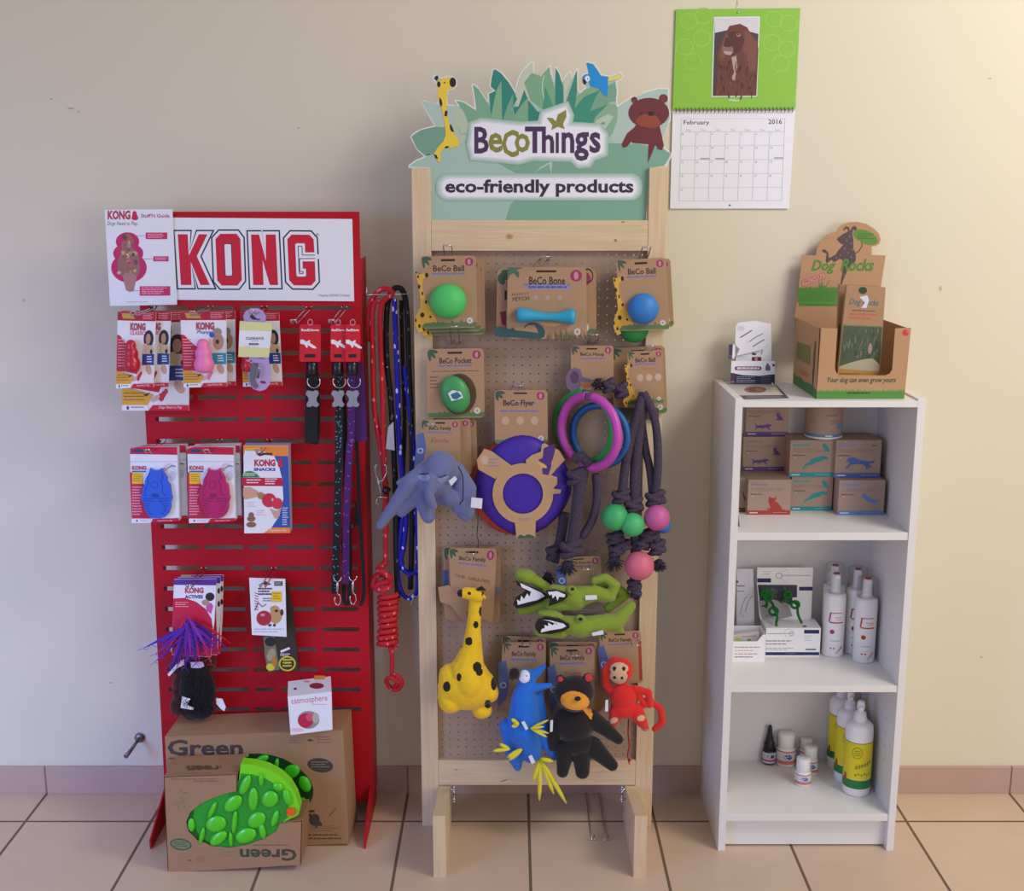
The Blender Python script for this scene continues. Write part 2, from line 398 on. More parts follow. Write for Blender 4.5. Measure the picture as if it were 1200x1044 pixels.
# ================= red slotted display stand =================
RED = mat('red_powder_coat', '#b80e20', .5, spec=.25)
KD = .13
t = thing('display_stand', (-.595, -.1, 0), 'red metal slotted display stand with a white lettered header on top', 'display stand')
kx = lambda z: (-.8395-.017*(1.476-z)/1.43, -.3397-.004*(1.476-z)/1.43)
z0, z1 = .0417, 1.474
rows = [1.2599-(1.2599-.288)*i/19 for i in range(20)]
cols = [(-.8224, -.7338), (-.722, -.6315), (-.6178, -.5705), (-.5548, -.4663), (-.4525, -.364)]
sh_ = .0052
b = MB()
zs = [z0]+sum([[r-sh_, r+sh_] for r in reversed(rows)], [])+[z1]
us = [None]+[c for cc in cols for c in cc]+[None]
vs = []; fs = []
def px_(u, z):
    l, r = kx(z); l0, r0 = kx(1.0); return l+(u-l0)*(r-l)/(r0-l0)
for z in zs:
    for i, u in enumerate(us):
        l, r = kx(z); vs.append((l if i == 0 else r if i == len(us)-1 else px_(u, z), z))
n = len(us)
cells = [(k, i) for k in range(len(zs)-1) for i in range(n-1) if not (k % 2 == 1 and i % 2 == 1)]
cs = set(cells)
for dy, rev in ((-KD, False), (-KD+.0015, True)):
    b.add([(x, dy, z) for x, z in vs], [tuple(reversed((k*n+i, (k+1)*n+i, (k+1)*n+i+1, k*n+i+1))) if not rev else (k*n+i, (k+1)*n+i, (k+1)*n+i+1, k*n+i+1) for k, i in cells], RED)
both = [(x, -KD, z) for x, z in vs]+[(x, -KD+.0015, z) for x, z in vs]; N_ = len(vs)
for k in range(len(zs)-1):
    for i in range(n-1):
        if (k, i) in cs: continue
        q = [k*n+i, k*n+i+1, (k+1)*n+i+1, (k+1)*n+i]
        b.add([both[j] for j in q]+[both[j+N_] for j in q], [(0, 1, 5, 4), (1, 2, 6, 5), (2, 3, 7, 6), (3, 0, 4, 7)], RED)
b.add([both[j] for j in (0, n-1, N_-1, N_-n)]+[both[j+N_] for j in (0, n-1, N_-1, N_-n)], [(4, 5, 1, 0), (5, 6, 2, 1), (6, 7, 3, 2), (7, 4, 0, 3)], RED)
b.build('slotted_panel', t)
for sd in (0, 1):
    xa, xb = kx(1.35)[sd], kx(z0)[sd]; e = .0015*(1 if sd == 0 else -1)
    b = MB(); b.hexa([Vector(p) for p in ((xa, -KD+.0016, 1.37), (xa+e, -KD+.0016, 1.37), (xb+e, -KD+.0016, 0.0417), (xb, -KD+.0016, .0417), (xa, -.03, 1.37), (xa+e, -.03, 1.37), (xb+e, -.03, .0417), (xb, -.03, .0417))] if sd == 0 else
        [Vector(p) for p in ((xa+e, -KD+.0016, 1.37), (xa, -KD+.0016, 1.37), (xb, -KD+.0016, 0.0417), (xb+e, -KD+.0016, .0417), (xa+e, -.03, 1.37), (xa, -.03, 1.37), (xb, -.03, .0417), (xb+e, -.03, .0417))], RED)
    b.build('side_panel', t)
    x = xb + (-.004 if sd else .004)
    b = MB(); pr = [(-.03, 0), (-.275, 0), (-.275, .022), (-.14, .085), (-.03, .085)]
    b.add([(x-.002, y, z) for y, z in pr]+[(x+.002, y, z) for y, z in pr], [(0, 1, 2, 3, 4), (9, 8, 7, 6, 5)]+[(i, i+5, (i+1) % 5+5, (i+1) % 5) for i in range(5)], RED)
    b.build('foot', t)
KT = t
# header sign: white board, red slab letters with dark outline
NAVY = C('#1c2340'); WPR = mat('white_print', '#eeeef2', .4); KRED = C('#cf1030')
Z1 = zoom(110, 230, 3.529)
b = MB(KD+.004, Z1); b.slab([(318, 88), (1068, 94), (1076, 434), (318, 428)], WPR, .0035)
b.m = zoom(200, 254, 1)
def klet(q, k):
    """q: outlines (letter polygons) in zoom coordinates"""
K_out = {'K': [(332, 140), (408, 141), (406, 183), (398, 184), (400, 228), (430, 184), (420, 183), (421, 141), (487, 142), (486, 183), (476, 185), (440, 243), (478, 345), (502, 347), (503, 383), (433, 382), (405, 300), (408, 348), (415, 350), (416, 382), (347, 381), (346, 348), (355, 346), (345, 184), (334, 182)]}
b.m = Z1
def layer(pts, m, lvl): b.poly(pts, m, lvl)
def grow(pts, d):
    n = len(pts); ar = sum(pts[i][0]*pts[(i+1) % n][1]-pts[(i+1) % n][0]*pts[i][1] for i in range(n)); sg = 1 if ar > 0 else -1
    out = []
    for i in range(n):
        a, p, c = pts[i-1], pts[i], pts[(i+1) % n]
        d1 = Vector((p[0]-a[0], p[1]-a[1])).normalized(); d2 = Vector((c[0]-p[0], c[1]-p[1])).normalized()
        n1 = Vector((d1.y, -d1.x))*sg; n2 = Vector((d2.y, -d2.x))*sg
        m_ = (n1+n2); m_ = m_/max(.35, m_.dot(n1)) if m_.length > .1 else n1
        out.append((p[0]+m_.x*d, p[1]+m_.y*d))
    return out
LET = [
 ([(347, 157), (388, 157), (393, 245), (434, 157), (470, 157), (426, 248), (480, 367), (441, 367), (401, 272), (404, 367), (360, 367)], None),
 ([(523, 155), (590, 155), (606, 176), (612, 346), (594, 369), (529, 369), (510, 348), (503, 177)], [(541, 195), (566, 195), (570, 200), (575, 326), (570, 331), (547, 331), (542, 326), (537, 200)]),
 ([(650, 158), (683, 158), (712, 268), (711, 158), (752, 158), (762, 367), (728, 367), (698, 264), (702, 367), (659, 367)], None),
 ([(818, 158), (892, 159), (909, 178), (912, 232), (874, 232), (872, 195), (838, 194), (833, 200), (838, 327), (843, 332), (873, 332), (878, 327), (877, 300), (864, 299), (863, 269), (914, 269), (917, 349), (899, 369), (828, 368), (808, 348), (800, 178)], None)]
for outl, hole in LET:
    if outl is LET[3][0]:
        oc = [(818, 158), (892, 159), (909, 178), (917, 349), (899, 369), (828, 368), (808, 348), (800, 178)]
        layer(grow(oc, 18.5), NAVY, 1); layer(grow(oc, 12.5), WPR, 2); layer(outl, KRED, 3)
        b.line([(930, 243), (862, 243), (861, 207), (845, 206), (850, 319), (866, 319), (866, 311), (852, 311), (850, 258), (932, 257)], 3, NAVY, 4); layer([(915, 240), (935, 240), (935, 259), (915, 259)], WPR, 5)
        continue
    layer(grow(outl, 18.5), NAVY, 1); layer(grow(outl, 12.5), WPR, 2); layer(outl, KRED, 3)
    if hole: layer(hole, NAVY, 4); layer(grow(hole, -3), WPR, 5)
b.text('®', 919, 152, 931, 164, C('#6a6e80'), 1)
b.text('Property of KONG Company', 930, 404, 1058, 417, C('#50505c'), 1)
b.build('header_sign', t, label='white header sign with big red outlined slab letters')
# ================= pine and pegboard stand =================
def pine():
    m = bpy.data.materials.new('pale_pine'); m.use_nodes = True; nt = m.node_tree; b = nt.nodes['Principled BSDF']; L = nt.links.new
    tc = nt.nodes.new('ShaderNodeTexCoord'); mp = nt.nodes.new('ShaderNodeMapping'); L(tc.outputs['Object'], mp.inputs[0])
    n = nt.nodes.new('ShaderNodeTexNoise'); n.inputs['Scale'].default_value = 6; n.inputs['Detail'].default_value = 5; n.inputs['Distortion'].default_value = .6
    L(mp.outputs[0], n.inputs['Vector'])
    cr = nt.nodes.new('ShaderNodeValToRGB'); cr.color_ramp.elements[0].position = .3; cr.color_ramp.elements[1].position = .7
    cr.color_ramp.elements[0].color = lin('#d3b88e'); cr.color_ramp.elements[1].color = lin('#e0c8a4'); L(n.outputs['Fac'], cr.inputs[0])
    L(cr.outputs[0], b.inputs['Base Color']); b.inputs['Roughness'].default_value = .55
    return m, mp
PINEV, mp = pine(); mp.inputs['Scale'].default_value = (22, 22, 1.2)
PINEH, mp = pine(); mp.inputs['Scale'].default_value = (1.2, 22, 22); PINEH.name = 'pale_pine_rail'
KNOT = mat('pine_knot', '#a5794c', .6)
BS = thing('display_stand', (.0605, -.15, 0), 'pine framed pegboard display stand with a jungle shaped header sign', 'display stand')
PL0, PL1, PR0, PR1, PT = -.2192, -.178, .2995, .3405, 1.5685
for a, c in ((PL0, PL1), (PR0, PR1)):
    b = MB(); b.box(a, c, -.17, -.135, 0, PT, PINEV, .0012); b.build('post', BS)
zr = lambda py: W(630, py, .17).z
b = MB(.17); b.box(PL1+.0004, PR0-.0004, -.1695, -.15, zr(294), zr(258), PINEH, .001)
Z6 = zoom(470, 60, 3.636)
b.setD(.1697); b.m = Z6; b.ell(462, 790, 16, 12, mat('pine_knot_light', '#c39a6c'), 1); b.ell(462, 790, 6, 5, KNOT, 2); b.ell(914, 806, 6, 6, KNOT, 1); b.ell(945, 728, 8, 3, KNOT, 1)
b.build('top_rail', BS)
b = MB(.17); b.box(PL1+.0004, PR0-.0004, -.1695, -.15, zr(920), zr(891), PINEH, .001)
b.setD(.1697); b.m = zoom(480, 860, 3.75); b.ell(205, 157, 7, 4, mat('pine_knot_light', '#c39a6c'), 1); b.ell(415, 205, 18, 2.5, KNOT, 1, rot=-15)
b.build('bottom_rail', BS)
# pegboard with real holes
PEG = mat('hardboard', '#ab917a', .7, noise=.08, nscale=30)
b = MB(); x0, x1, z0, z1 = PL1+.0005, PR0-.0005, zr(891), zr(294); nx = 25; dx = (x1-x0)/nx; nz = round((z1-z0)/dx); dz = (z1-z0)/nz
hr = .0018
for j in range(nz):
    for i in range(nx):
        cx, cz = x0+(i+.5)*dx, z0+(j+.5)*dz; o = []; h = []; g = []
        for k in range(8):
            a = math.pi*k/4; s1, c1 = math.sin(a), math.cos(a); mxx = max(abs(s1), abs(c1))
            o.append((cx+dx/2*c1/mxx, -.155, cz+dz/2*s1/mxx)); h.append((cx+hr*c1, -.155, cz+hr*s1)); g.append((cx+hr*c1, -.151, cz+hr*s1))
        o2 = [(p[0], -.151, p[2]) for p in o]
        b.add(o+h+g+o2, [(k, (k+1) % 8, (k+1) % 8+8, k+8) for k in range(8)]+[(k+8, (k+1) % 8+8, (k+1) % 8+16, k+16) for k in range(8)]+[(k+16, (k+1) % 8+16, (k+1) % 8+24, k+24) for k in range(8)], PEG)
b.build('pegboard', BS)
# feet
fx = [(W(508, 1000, .39).x, W(522.5, 1000, .39).x), (W(742.7, 1000, .39).x, W(757.3, 1000, .39).x)]
fz = W(520, 956, .395).z
for a, c in fx:
    b = MB(); pr = [(-.135, 0), (-.395, 0), (-.395, fz), (-.185, zr(921)), (-.135, zr(921))]
    b.add([(a, y, z) for y, z in pr]+[(c, y, z) for y, z in pr], [(4, 3, 2, 1, 0), (5, 6, 7, 8, 9)]+[(i, (i+1) % 5, (i+1) % 5+5, i+5) for i in range(5)], PINEV)
    b.build('foot', BS)
for xx, s_ in ((fx[0][1], 1), (fx[1][0], -1)):
    for py in (925, 936):
        z = W(600, py, .19).z; b = MB()
        b.tube([(xx, -.19, z), (xx+s_*.014, -.19, z)], .003, CHROME, 8)
        for k in (-1, 1): b.tube([(xx+s_*.006, -.19, z), (xx+s_*.01, -.193, z+k*.006), (xx+s_*.011, -.193, z+k*.010)], [.002, .003, .002], CHROME, 6)
        b.build('wing_nut', BS)
# header board, printed
ZA = zoom(470, 60, 7.0588); ZB = zoom(630, 60, 7.0588)
oa = [(62, 966), (60, 945), (120, 900), (190, 870), (130, 815), (75, 705), (110, 670), (170, 640), (275, 615), (215, 510), (170, 425), (190, 405), (260, 425), (305, 430), (298, 330), (293, 275), (262, 225), (272, 200), (300, 190), (325, 220), (400, 203), (440, 210), (464, 240), (460, 290), (430, 315), (390, 330), (380, 370), (385, 440), (470, 445), (440, 410), (460, 400), (520, 415), (610, 470), (600, 380), (583, 280), (598, 263), (640, 300), (715, 410), (722, 345), (770, 325), (730, 295), (740, 220), (757, 150), (780, 143), (830, 170), (900, 250), (945, 330), (950, 290), (965, 230), (1000, 160), (1070, 90), (1100, 85), (1102, 160), (1090, 180), (1120, 260), (1170, 180)]
ob_ = [(30, 200), (90, 122), (108, 113), (118, 180), (140, 265), (143, 140), (155, 126), (185, 175), (205, 240), (262, 163), (280, 165), (284, 225), (318, 148), (337, 143), (334, 315), (355, 335), (392, 300), (370, 275), (360, 215), (380, 185), (408, 178), (402, 130), (393, 92), (415, 80), (470, 103), (505, 150), (530, 190), (590, 203), (640, 190), (682, 165), (712, 205), (690, 238), (655, 252), (666, 330), (658, 400), (664, 448), (720, 412), (780, 372), (830, 370), (900, 330), (1000, 303), (1090, 306), (1088, 360), (1092, 400), (1070, 425), (1100, 500), (1102, 570), (1055, 630), (1020, 645), (1040, 740), (1048, 792), (1118, 855), (1067, 945)]
out_px = [ZA(*p) for p in oa]+[ZB(*p) for p in ob_]+[(761, 195), (757, 259), (504, 259), (503, 197.3)]
HD = .158
b = MB(HD); b.slab(out_px, C('#ecebe6'), .006)
base = grow(out_px[:-4], -1.3)+[(761, 196), (757, 259), (504, 259), (503, 196)]
b.poly(base, C('#a9c6b7'), 1)
G1, G2, G3, G4, G5 = C('#2f8878'), C('#7cae8c'), C('#7fa890'), C('#c8cfb6'), C('#a9c6b7')
b.m = ZA
b.poly([(175, 425), (195, 412), (300, 435), (350, 450), (480, 455), (560, 600), (600, 690), (370, 640), (285, 618)], C('#b3cabd'), 2)
b.poly([(85, 705), (170, 650), (285, 625), (370, 630), (375, 700), (330, 790), (270, 850), (205, 868), (135, 810)], C('#78a48f'), 3)
b.poly([(450, 440), (520, 500), (560, 590), (550, 700), (500, 770), (450, 740), (430, 600)], C('#b9c8ad'), 3)
b.line([(480, 640), (490, 690), (540, 680), (550, 720), (530, 760)], 9, C('#97b39b'), 4)
b.poly([(958, 420), (935, 450), (955, 330), (975, 230), (1010, 165), (1075, 98), (1092, 95), (1092, 165), (1110, 270), (1085, 330), (1060, 440), (1050, 580), (940, 560)], G4, 2)
b.poly([(765, 155), (782, 152), (825, 180), (890, 260), (935, 335), (960, 400), (930, 450), (900, 600), (740, 600), (735, 400), (728, 352), (782, 328), (742, 292), (750, 220)], G1, 3)
b.poly([(460, 412), (520, 425), (600, 480), (635, 510), (660, 600), (560, 600), (520, 500)], G2, 4)
b.poly([(598, 278), (640, 312), (700, 400), (735, 470), (750, 540), (740, 620), (620, 600), (625, 460)], G2, 4)
b.poly([(830, 245), (835, 540), (845, 640), (740, 620), (748, 540), (760, 450), (790, 320)], C('#84b48a'), 5)
b.poly([(928, 350), (925, 460), (940, 620), (830, 640), (845, 560), (880, 450)], C('#75ab88'), 6)
b.poly([(1052, 378), (1050, 600), (900, 640), (940, 530), (990, 450)], C('#7dae88'), 6)
b.poly([(930, 460), (990, 455), (940, 540)], G1, 5)
b.m = ZB
b.poly([(-180, 520), (-110, 320), (-80, 400), (0, 500), (160, 520), (150, 640), (-190, 620)], G1, 3)
b.poly([(-110, 260), (-50, 180), (30, 208), (95, 130), (105, 200), (140, 300), (150, 470), (50, 480), (0, 450), (-60, 400)], C('#7fae88'), 4)
b.line([(55, 200), (40, 260), (40, 330), (55, 400)], 7, C('#c9dcc0'), 5)
b.poly([(60, 290), (100, 380), (135, 470), (40, 480), (55, 380)], C('#4c987c'), 5)
b.poly([(150, 140), (180, 190), (210, 290), (216, 440), (148, 480), (147, 250)], G1, 5)
b.poly([(215, 240), (265, 175), (275, 180), (275, 250), (240, 330), (230, 420), (216, 440)], G4, 4)
b.poly([(325, 160), (328, 320), (300, 520), (200, 530), (260, 350)], C('#3c8e78'), 5)
b.poly([(315, 380), (400, 315), (450, 295), (520, 320), (640, 255), (655, 330), (645, 415), (590, 420), (600, 440), (560, 520), (400, 560), (290, 560), (300, 440)], C('#86b184'), 4)
b.poly([(560, 300), (640, 258), (652, 330), (645, 412), (590, 422), (500, 500), (430, 500), (480, 380)], C('#7aa78c'), 5)
b.poly([(520, 320), (470, 400), (430, 500), (580, 440), (480, 540), (450, 610), (280, 640), (300, 480), (380, 380)], C('#3f9279'), 6)
b.poly([(660, 470), (655, 580), (620, 680), (560, 740), (500, 650), (450, 610), (500, 520), (590, 440), (640, 440)], C('#89b292'), 5)
b.poly([(585, 520), (540, 540), (490, 570), (460, 620), (560, 640), (630, 540)], C('#b7cdb2'), 6)
b.poly([(665, 465), (760, 400), (900, 340), (1000, 315), (1080, 318), (1080, 600), (1000, 800), (640, 780), (600, 700), (655, 580)], C('#b3cabd'), 2)
b.m = Z6
b.poly([(420, 480), (640, 452), (800, 400), (900, 392), (1010, 395), (1110, 415), (1150, 435), (1120, 488), (1052, 500), (1044, 722), (445, 722), (470, 650), (560, 560)], C('#7eac93'), 3)
b.poly([(128, 600), (440, 640), (470, 645), (444, 722), (128, 722)], C('#a3c3b3'), 3)
b.poly([(565, 520), (600, 490), (645, 465), (640, 530), (630, 480)], C('#b3cabd'), 4)
# white halos behind the lettering
def mixc(a, c, t):
    a = [int(a[i:i+2], 16) for i in (1, 3, 5)]; c = [int(c[i:i+2], 16) for i in (1, 3, 5)]
    return '#%02x%02x%02x' % tuple(int(x+(y-x)*t) for x, y in zip(a, c))
for i, t in enumerate((.15, .35, .55, .78, 1)):
    g = 30-7*i; col = C(mixc('#98bba6', '#f1f0f6', t))
    b.poly(grow([(310, 318), (345, 305), (500, 322), (600, 318), (612, 270), (700, 240), (715, 275), (705, 322), (840, 330), (862, 360), (860, 430), (810, 450), (795, 475), (760, 478), (730, 450), (560, 445), (500, 462), (430, 455), (312, 445), (300, 400)], g*.75), col, 10+i)
    b.poly(rr(178-g, 545-g*.8, 998+g, 618+g*.6, 30+g*.6), col, 10+i)
PU, OL = C('#4b2f55'), C('#8b8a3c')
for ch, x0, y0, x1, y1, m in (('B', 312, 322, 374, 436, PU), ('e', 372, 347, 434, 432, OL), ('C', 430, 335, 502, 452, OL), ('o', 484, 350, 549, 432, OL), ('T', 528, 321, 612, 434, PU), ('h', 600, 321, 652, 434, PU), ('n', 684, 345, 738, 434, PU), ('g', 738, 345, 800, 468, PU), ('s', 803, 345, 850, 434, PU)):
    b.text(ch, x0, y0, x1, y1, m, 17 if ch != 'C' else 16, bold=.025)
b.rect(659, 347, 672, 434, PU, 17)
b.poly([(620, 283), (645, 285), (660, 300), (668, 270), (703, 250), (704, 280), (690, 310), (697, 332), (668, 322), (641, 336), (645, 315)], OL, 17)
b.text('M', 856, 302, 868, 313, C('#5d6b60'), 17)
b.text('eco-friendly products', 188, 546, 990, 620, C('#352b3d'), 17, bold=.03)
# printed giraffe
YE, BK = C('#f2cf3e'), C('#221c20')
b.m = ZA
b.poly([(305, 255), (345, 222), (420, 215), (455, 240), (455, 290), (420, 305), (385, 320), (376, 400), (380, 500), (400, 600), (435, 680), (470, 720), (485, 780), (400, 800), (350, 810), (325, 850), (328, 900), (318, 925), (290, 890), (270, 850), (300, 800), (350, 745), (370, 690), (358, 580), (330, 450), (305, 380)], YE, 6)
b.line([(295, 225), (318, 250)], 8, YE, 6)
b.poly([(275, 225), (290, 203), (305, 203), (310, 225), (295, 243)], BK, 7); b.ell(313, 274, 14, 24, BK, 7); b.ell(428, 258, 27, 40, BK, 7); b.ell(360, 260, 6, 7, BK, 7)
b.poly([(316, 380), (335, 400), (342, 435), (332, 462), (320, 430)], BK, 7); b.poly([(365, 492), (385, 495), (380, 540), (358, 535)], BK, 7); b.poly([(402, 605), (415, 610), (438, 665), (420, 668), (405, 640)], BK, 7)
b.poly([(355, 800), (375, 783), (403, 790), (380, 803)], BK, 7); b.poly([(273, 850), (295, 860), (308, 893), (285, 885)], BK, 7); b.poly([(205, 858), (240, 848), (235, 856)], BK, 7)
# printed parrot
b.m = ZB; BL = C('#1590d8')
b.poly([(403, 95), (460, 108), (490, 150), (525, 205), (588, 212), (580, 250), (582, 310), (573, 380), (545, 360), (510, 310), (440, 290), (425, 250), (372, 240), (372, 210), (395, 190), (428, 192), (415, 140)], BL, 8)
b.poly([(588, 212), (635, 205), (680, 182), (695, 205), (680, 232), (580, 250)], C('#e8d57e'), 9)
b.ell(412, 228, 20, 24, C('#f0f0f0'), 9); b.ell(414, 228, 5, 6, BK, 10); b.poly([(372, 232), (395, 236), (405, 260), (395, 278), (375, 262)], BK, 10)
# printed bear
BR, BR2 = C('#6e2c2e'), C('#95452f')
b.ell(800, 404, 25, 28, BR, 6); b.ell(1040, 392, 36, 36, BR, 6); b.ell(1038, 394, 22, 24, C('#823a34'), 7); b.ell(798, 410, 12, 14, C('#823a34'), 7)
b.ell(920, 510, 168, 124, BR, 8); b.poly([(820, 600), (1005, 600), (1045, 780), (1030, 818), (995, 810), (975, 775), (955, 820), (912, 925), (918, 770), (782, 758), (775, 745), (740, 790), (705, 798), (695, 770), (740, 680), (800, 630)], BR, 7)
b.poly([(806, 580), (830, 545), (880, 520), (935, 516), (985, 540), (1018, 590), (1010, 620), (940, 638), (850, 620)], BR2, 9); b.ell(937, 518, 27, 18, C('#2c1d24'), 10); b.ell(853, 514, 9, 10, C('#4a1f25'), 9); b.ell(1005, 528, 9, 12, C('#4a1f25'), 9)
b.build('header_board', BS, label='printed jungle header board with a giraffe, a parrot and a brown bear')
# ================= calendar =================
Z13 = zoom(780, 0, 4.018)
CAL = thing('calendar', W(860, 245, .003), 'open wall calendar with a spaniel photo above the February page', 'calendar')
b = MB(.005, Z13); b.slab([(49, 44), (634, 38), (611, 512), (33, 516)], C('#8cc63c', .4), .0025)
rn = random.Random(4)
LG = C('#9ed052', .4); LG2 = C('#97cb49', .4)
for cx, cy in ((110, 100), (180, 75), (170, 180), (90, 220), (510, 90), (580, 110), (500, 200), (570, 230), (130, 290), (540, 300)):
    for r_ in (42, 30, 17): b.ring(cx, cy, r_, r_*.95, .86, LG if r_ != 30 else LG2, 1+(r_ == 30))
for k in range(6): b.line([(60+k*12, 335-k*3), (120+k*14, 300+k*4)], 2, LG, 3)
WH = C('#f0f0f4', .4)
b.poly([(228, 80), (444, 78), (430, 455), (216, 456)], WH, 4)
b.poly([(232, 84), (440, 82), (426, 451), (221, 452)], C('#4a3a3c', .4), 5)
b.poly([(232, 84), (440, 82), (437, 160), (400, 150), (300, 140), (232, 155)], C('#d9d6dc', .4), 6)
F1, F2, F3, F4 = C('#6b3a2e', .4), C('#55291f', .4), C('#7d4a3a', .4), C('#3a2022', .4)
b.poly([(285, 150), (300, 122), (350, 112), (385, 130), (400, 160), (430, 190), (437, 230), (427, 451), (235, 450), (240, 380), (245, 300), (240, 250), (262, 200)], F1, 7)
b.poly([(268, 230), (272, 190), (300, 150), (350, 150), (372, 190), (350, 240), (315, 262), (280, 255)], F2, 8)
b.poly([(372, 140), (400, 160), (430, 200), (425, 330), (395, 340), (380, 260), (360, 240), (372, 190)], F3, 8)
b.poly([(285, 150), (270, 190), (250, 260), (262, 290), (285, 260), (272, 230)], F3, 8)
b.poly([(265, 222), (290, 205), (318, 225), (318, 250), (295, 262), (270, 248)], C('#8a6a62', .4), 9); b.ell(292, 214, 17, 9, C('#4c2c2c', .4), 10); b.poly([(272, 240), (316, 245), (305, 260), (280, 256)], C('#b5a19c', .4), 10)
b.ell(343, 165, 11, 9, C('#a8735c', .4), 9); b.ell(288, 170, 8, 7, C('#7a4a40', .4), 9); b.ell(341, 162, 5, 4, F4, 10)
b.poly([(310, 270), (332, 262), (338, 310), (325, 380), (312, 372), (318, 320)], C('#b79e96', .4), 9)
for k in range(60):
    x = rn.uniform(245, 420); y = rn.uniform(285, 440); b.line([(x, y), (x+rn.uniform(-8, 8), y+rn.uniform(14, 30))], rn.uniform(3, 7), rn.choice((F2, F3, F4, F1)), 9)
b.text('Willow', 296, 467, 346, 478, WH, 4, bold=.02)
b.build('picture_page', CAL, label='green upper page with a framed photo of a brown spaniel')
b = MB(.005, Z13); b.slab([(33, 526), (610, 522), (581, 982), (21, 982)], C('#eeeef3', .4), .0025)
GY = C('#b9bcc6', .4); DG = C('#3c3c48', .4)
q = quad((74, 560), (562, 558), (546, 944), (63, 946))
def Q(u, v): return q(u, v)
b.text('February', 85, 566, 206, 592, DG, 1, bold=.01); b.text('2016', 484, 562, 548, 584, DG, 1, bold=.015)
b.line([Q(0, 0), Q(1, 0)], 1.6, GY, 1)
for r_ in (.16, .33, .5, .67, .84, 1): b.line([Q(0, r_), Q(1, r_)], 1.8, GY, 1)
for c_ in range(8): b.line([Q(c_/7, 0 if c_ in (0, 7) else .16), Q(c_/7, 1)], 1.8, GY, 2)
for c_, n_ in enumerate(('Mon', 'Tue', 'Wed', 'Thu', 'Fri', 'Sat', 'Sun')):
    x, y = Q(c_/7+.05, .125); b.text(n_, x, y, x+22, y+9, GY, 3)
for d in range(1, 30):
    r_, c_ = (d-1)//7, (d-1) % 7; x, y = Q(c_/7+.012, .175+.17*r_); b.text(str(d), x, y, x+(5 if d < 10 else 10), y+8, C('#8d90a0', .4), 3)
for x, y in ((163, 744), (234, 744), (512, 741)): b.rect(x, y, x+42, y+5, C('#9a9dac', .4), 3)
b.ell(302, 966, 4, 4, C('#202028'), 2)
b.build('month_page', CAL, label='white February 2016 page ruled into day boxes')
b = MB(); BKW = mat('black_wire', '#26262a', .4)
for i in range(31):
    u = i/30; x = 48+u*548; p = W(*Z13(x, 520-u*3), .005)
    b.tube([p+Vector((0, -.0015, .0055)), p+Vector((0, -.006, .002)), p+Vector((0, -.006, -.003)), p+Vector((0, -.0015, -.006))], .0009, BKW, 5)
b.build('spiral_binding', CAL)
b = MB(); p = W(*Z13(340, 59), .0055); q2 = W(*Z13(338, 2), .001)
b.tube([p, q2], .0005, CHROME, 5); b.sphere(p, .0025, CHROME, 2); b.build('hanging_wire', CAL)
# ================= goods on the red stand =================
def hook(bx, by, D0, L, label, group, rise=-.002, sp=.0055, r=.0015, tick=.010):
    p = W(bx, by, D0); t = thing('wire_hook', p, label, 'hook', group); b = MB()
    for s_ in (-1, 1):
        b.tube([p+Vector((s_*sp, .001, .006)), p+Vector((s_*sp, -.004, .003)), p+Vector((s_*sp, -.008, 0)), p+Vector((s_*sp, -L*.5, rise*.5)), p+Vector((s_*sp, -L+.012, rise)), p+Vector((s_*sp, -L, rise+tick))], r, CHROME, 6)
        b.sphere(p+Vector((s_*sp, -.002, .004)), r*1.9, CHROME, 1)
    b.build('prong', t)
    b = MB(); b.tube([p+Vector((-sp, -L, rise+tick)), p+Vector((sp, -L, rise+tick))], r, CHROME, 6); b.build('crossbar', t)
    return t
HG = 'wire hooks of the red stand'
hook(181, 361, KD, .16, 'chrome wire hook carrying the red rubber toy cards below the header guide sheet', HG)
hook(247, 361, KD, .16, 'chrome wire hook carrying the pink puppy toy cards', HG)
hook(310, 361, KD, .14, 'chrome wire hook behind the yellow clearance note', HG)
hook(362, 362, KD, .20, 'chrome wire hook carrying the short black collar', HG, rise=-.014)
hook(403.5, 362, KD, .20, 'chrome wire hook carrying the dotted lead and the purple lead', HG, rise=-.014)
hook(192, 517, KD, .13, 'chrome wire hook carrying the blue rubber brushes', HG)
hook(258, 517, KD, .13, 'chrome wire hook carrying the dark pink rubber brushes', HG)
hook(316, 517, KD, .13, 'chrome wire hook carrying the orange and blue snack box', HG)
hook(239, 667, KD, .14, 'chrome wire hook carrying the cat toy cards with feathers', HG)
hook(321, 667, KD, .14, 'chrome wire hook carrying the white tag card and dark pouch', HG)
# guide sheet stuck over the left end of the header
Z20 = zoom(120, 240, 9.49); b = MB(KD+.009)
b.slab([(122.5, 246), (202, 245), (207.5, 357), (129, 358.5)], WPR, .0008)
b.m = Z20; PK = C('#c71f62'); DT = C('#2c2a55')
b.text('KONG', 58, 62, 312, 165, C('#b8344f'), 1, bold=.05)
for x, y, rx, ry in ((358, 95, 24, 27), (360, 125, 30, 30), (362, 145, 38, 27)): b.ell(x, y, rx, ry, C('#cf1248'), 2)
b.text("Stuff'N Guide", 428, 100, 748, 142, C('#b9386c'), 1, bold=.02); b.text('Dogs Need to Play.', 55, 185, 395, 240, C('#40404e'), 1, shear=.2)
for x, y, rx, ry in ((280, 410, 130, 105), (288, 540, 168, 115), (296, 700, 198, 165)): b.ell(x, y, rx, ry, PK, 3)
b.poly([(250, 330), (300, 320), (350, 400), (340, 480), (400, 540), (420, 700), (400, 790), (360, 810), (230, 800), (175, 760), (170, 640), (200, 540), (215, 430)], C('#9c6a62'), 4)
rn = random.Random(2)
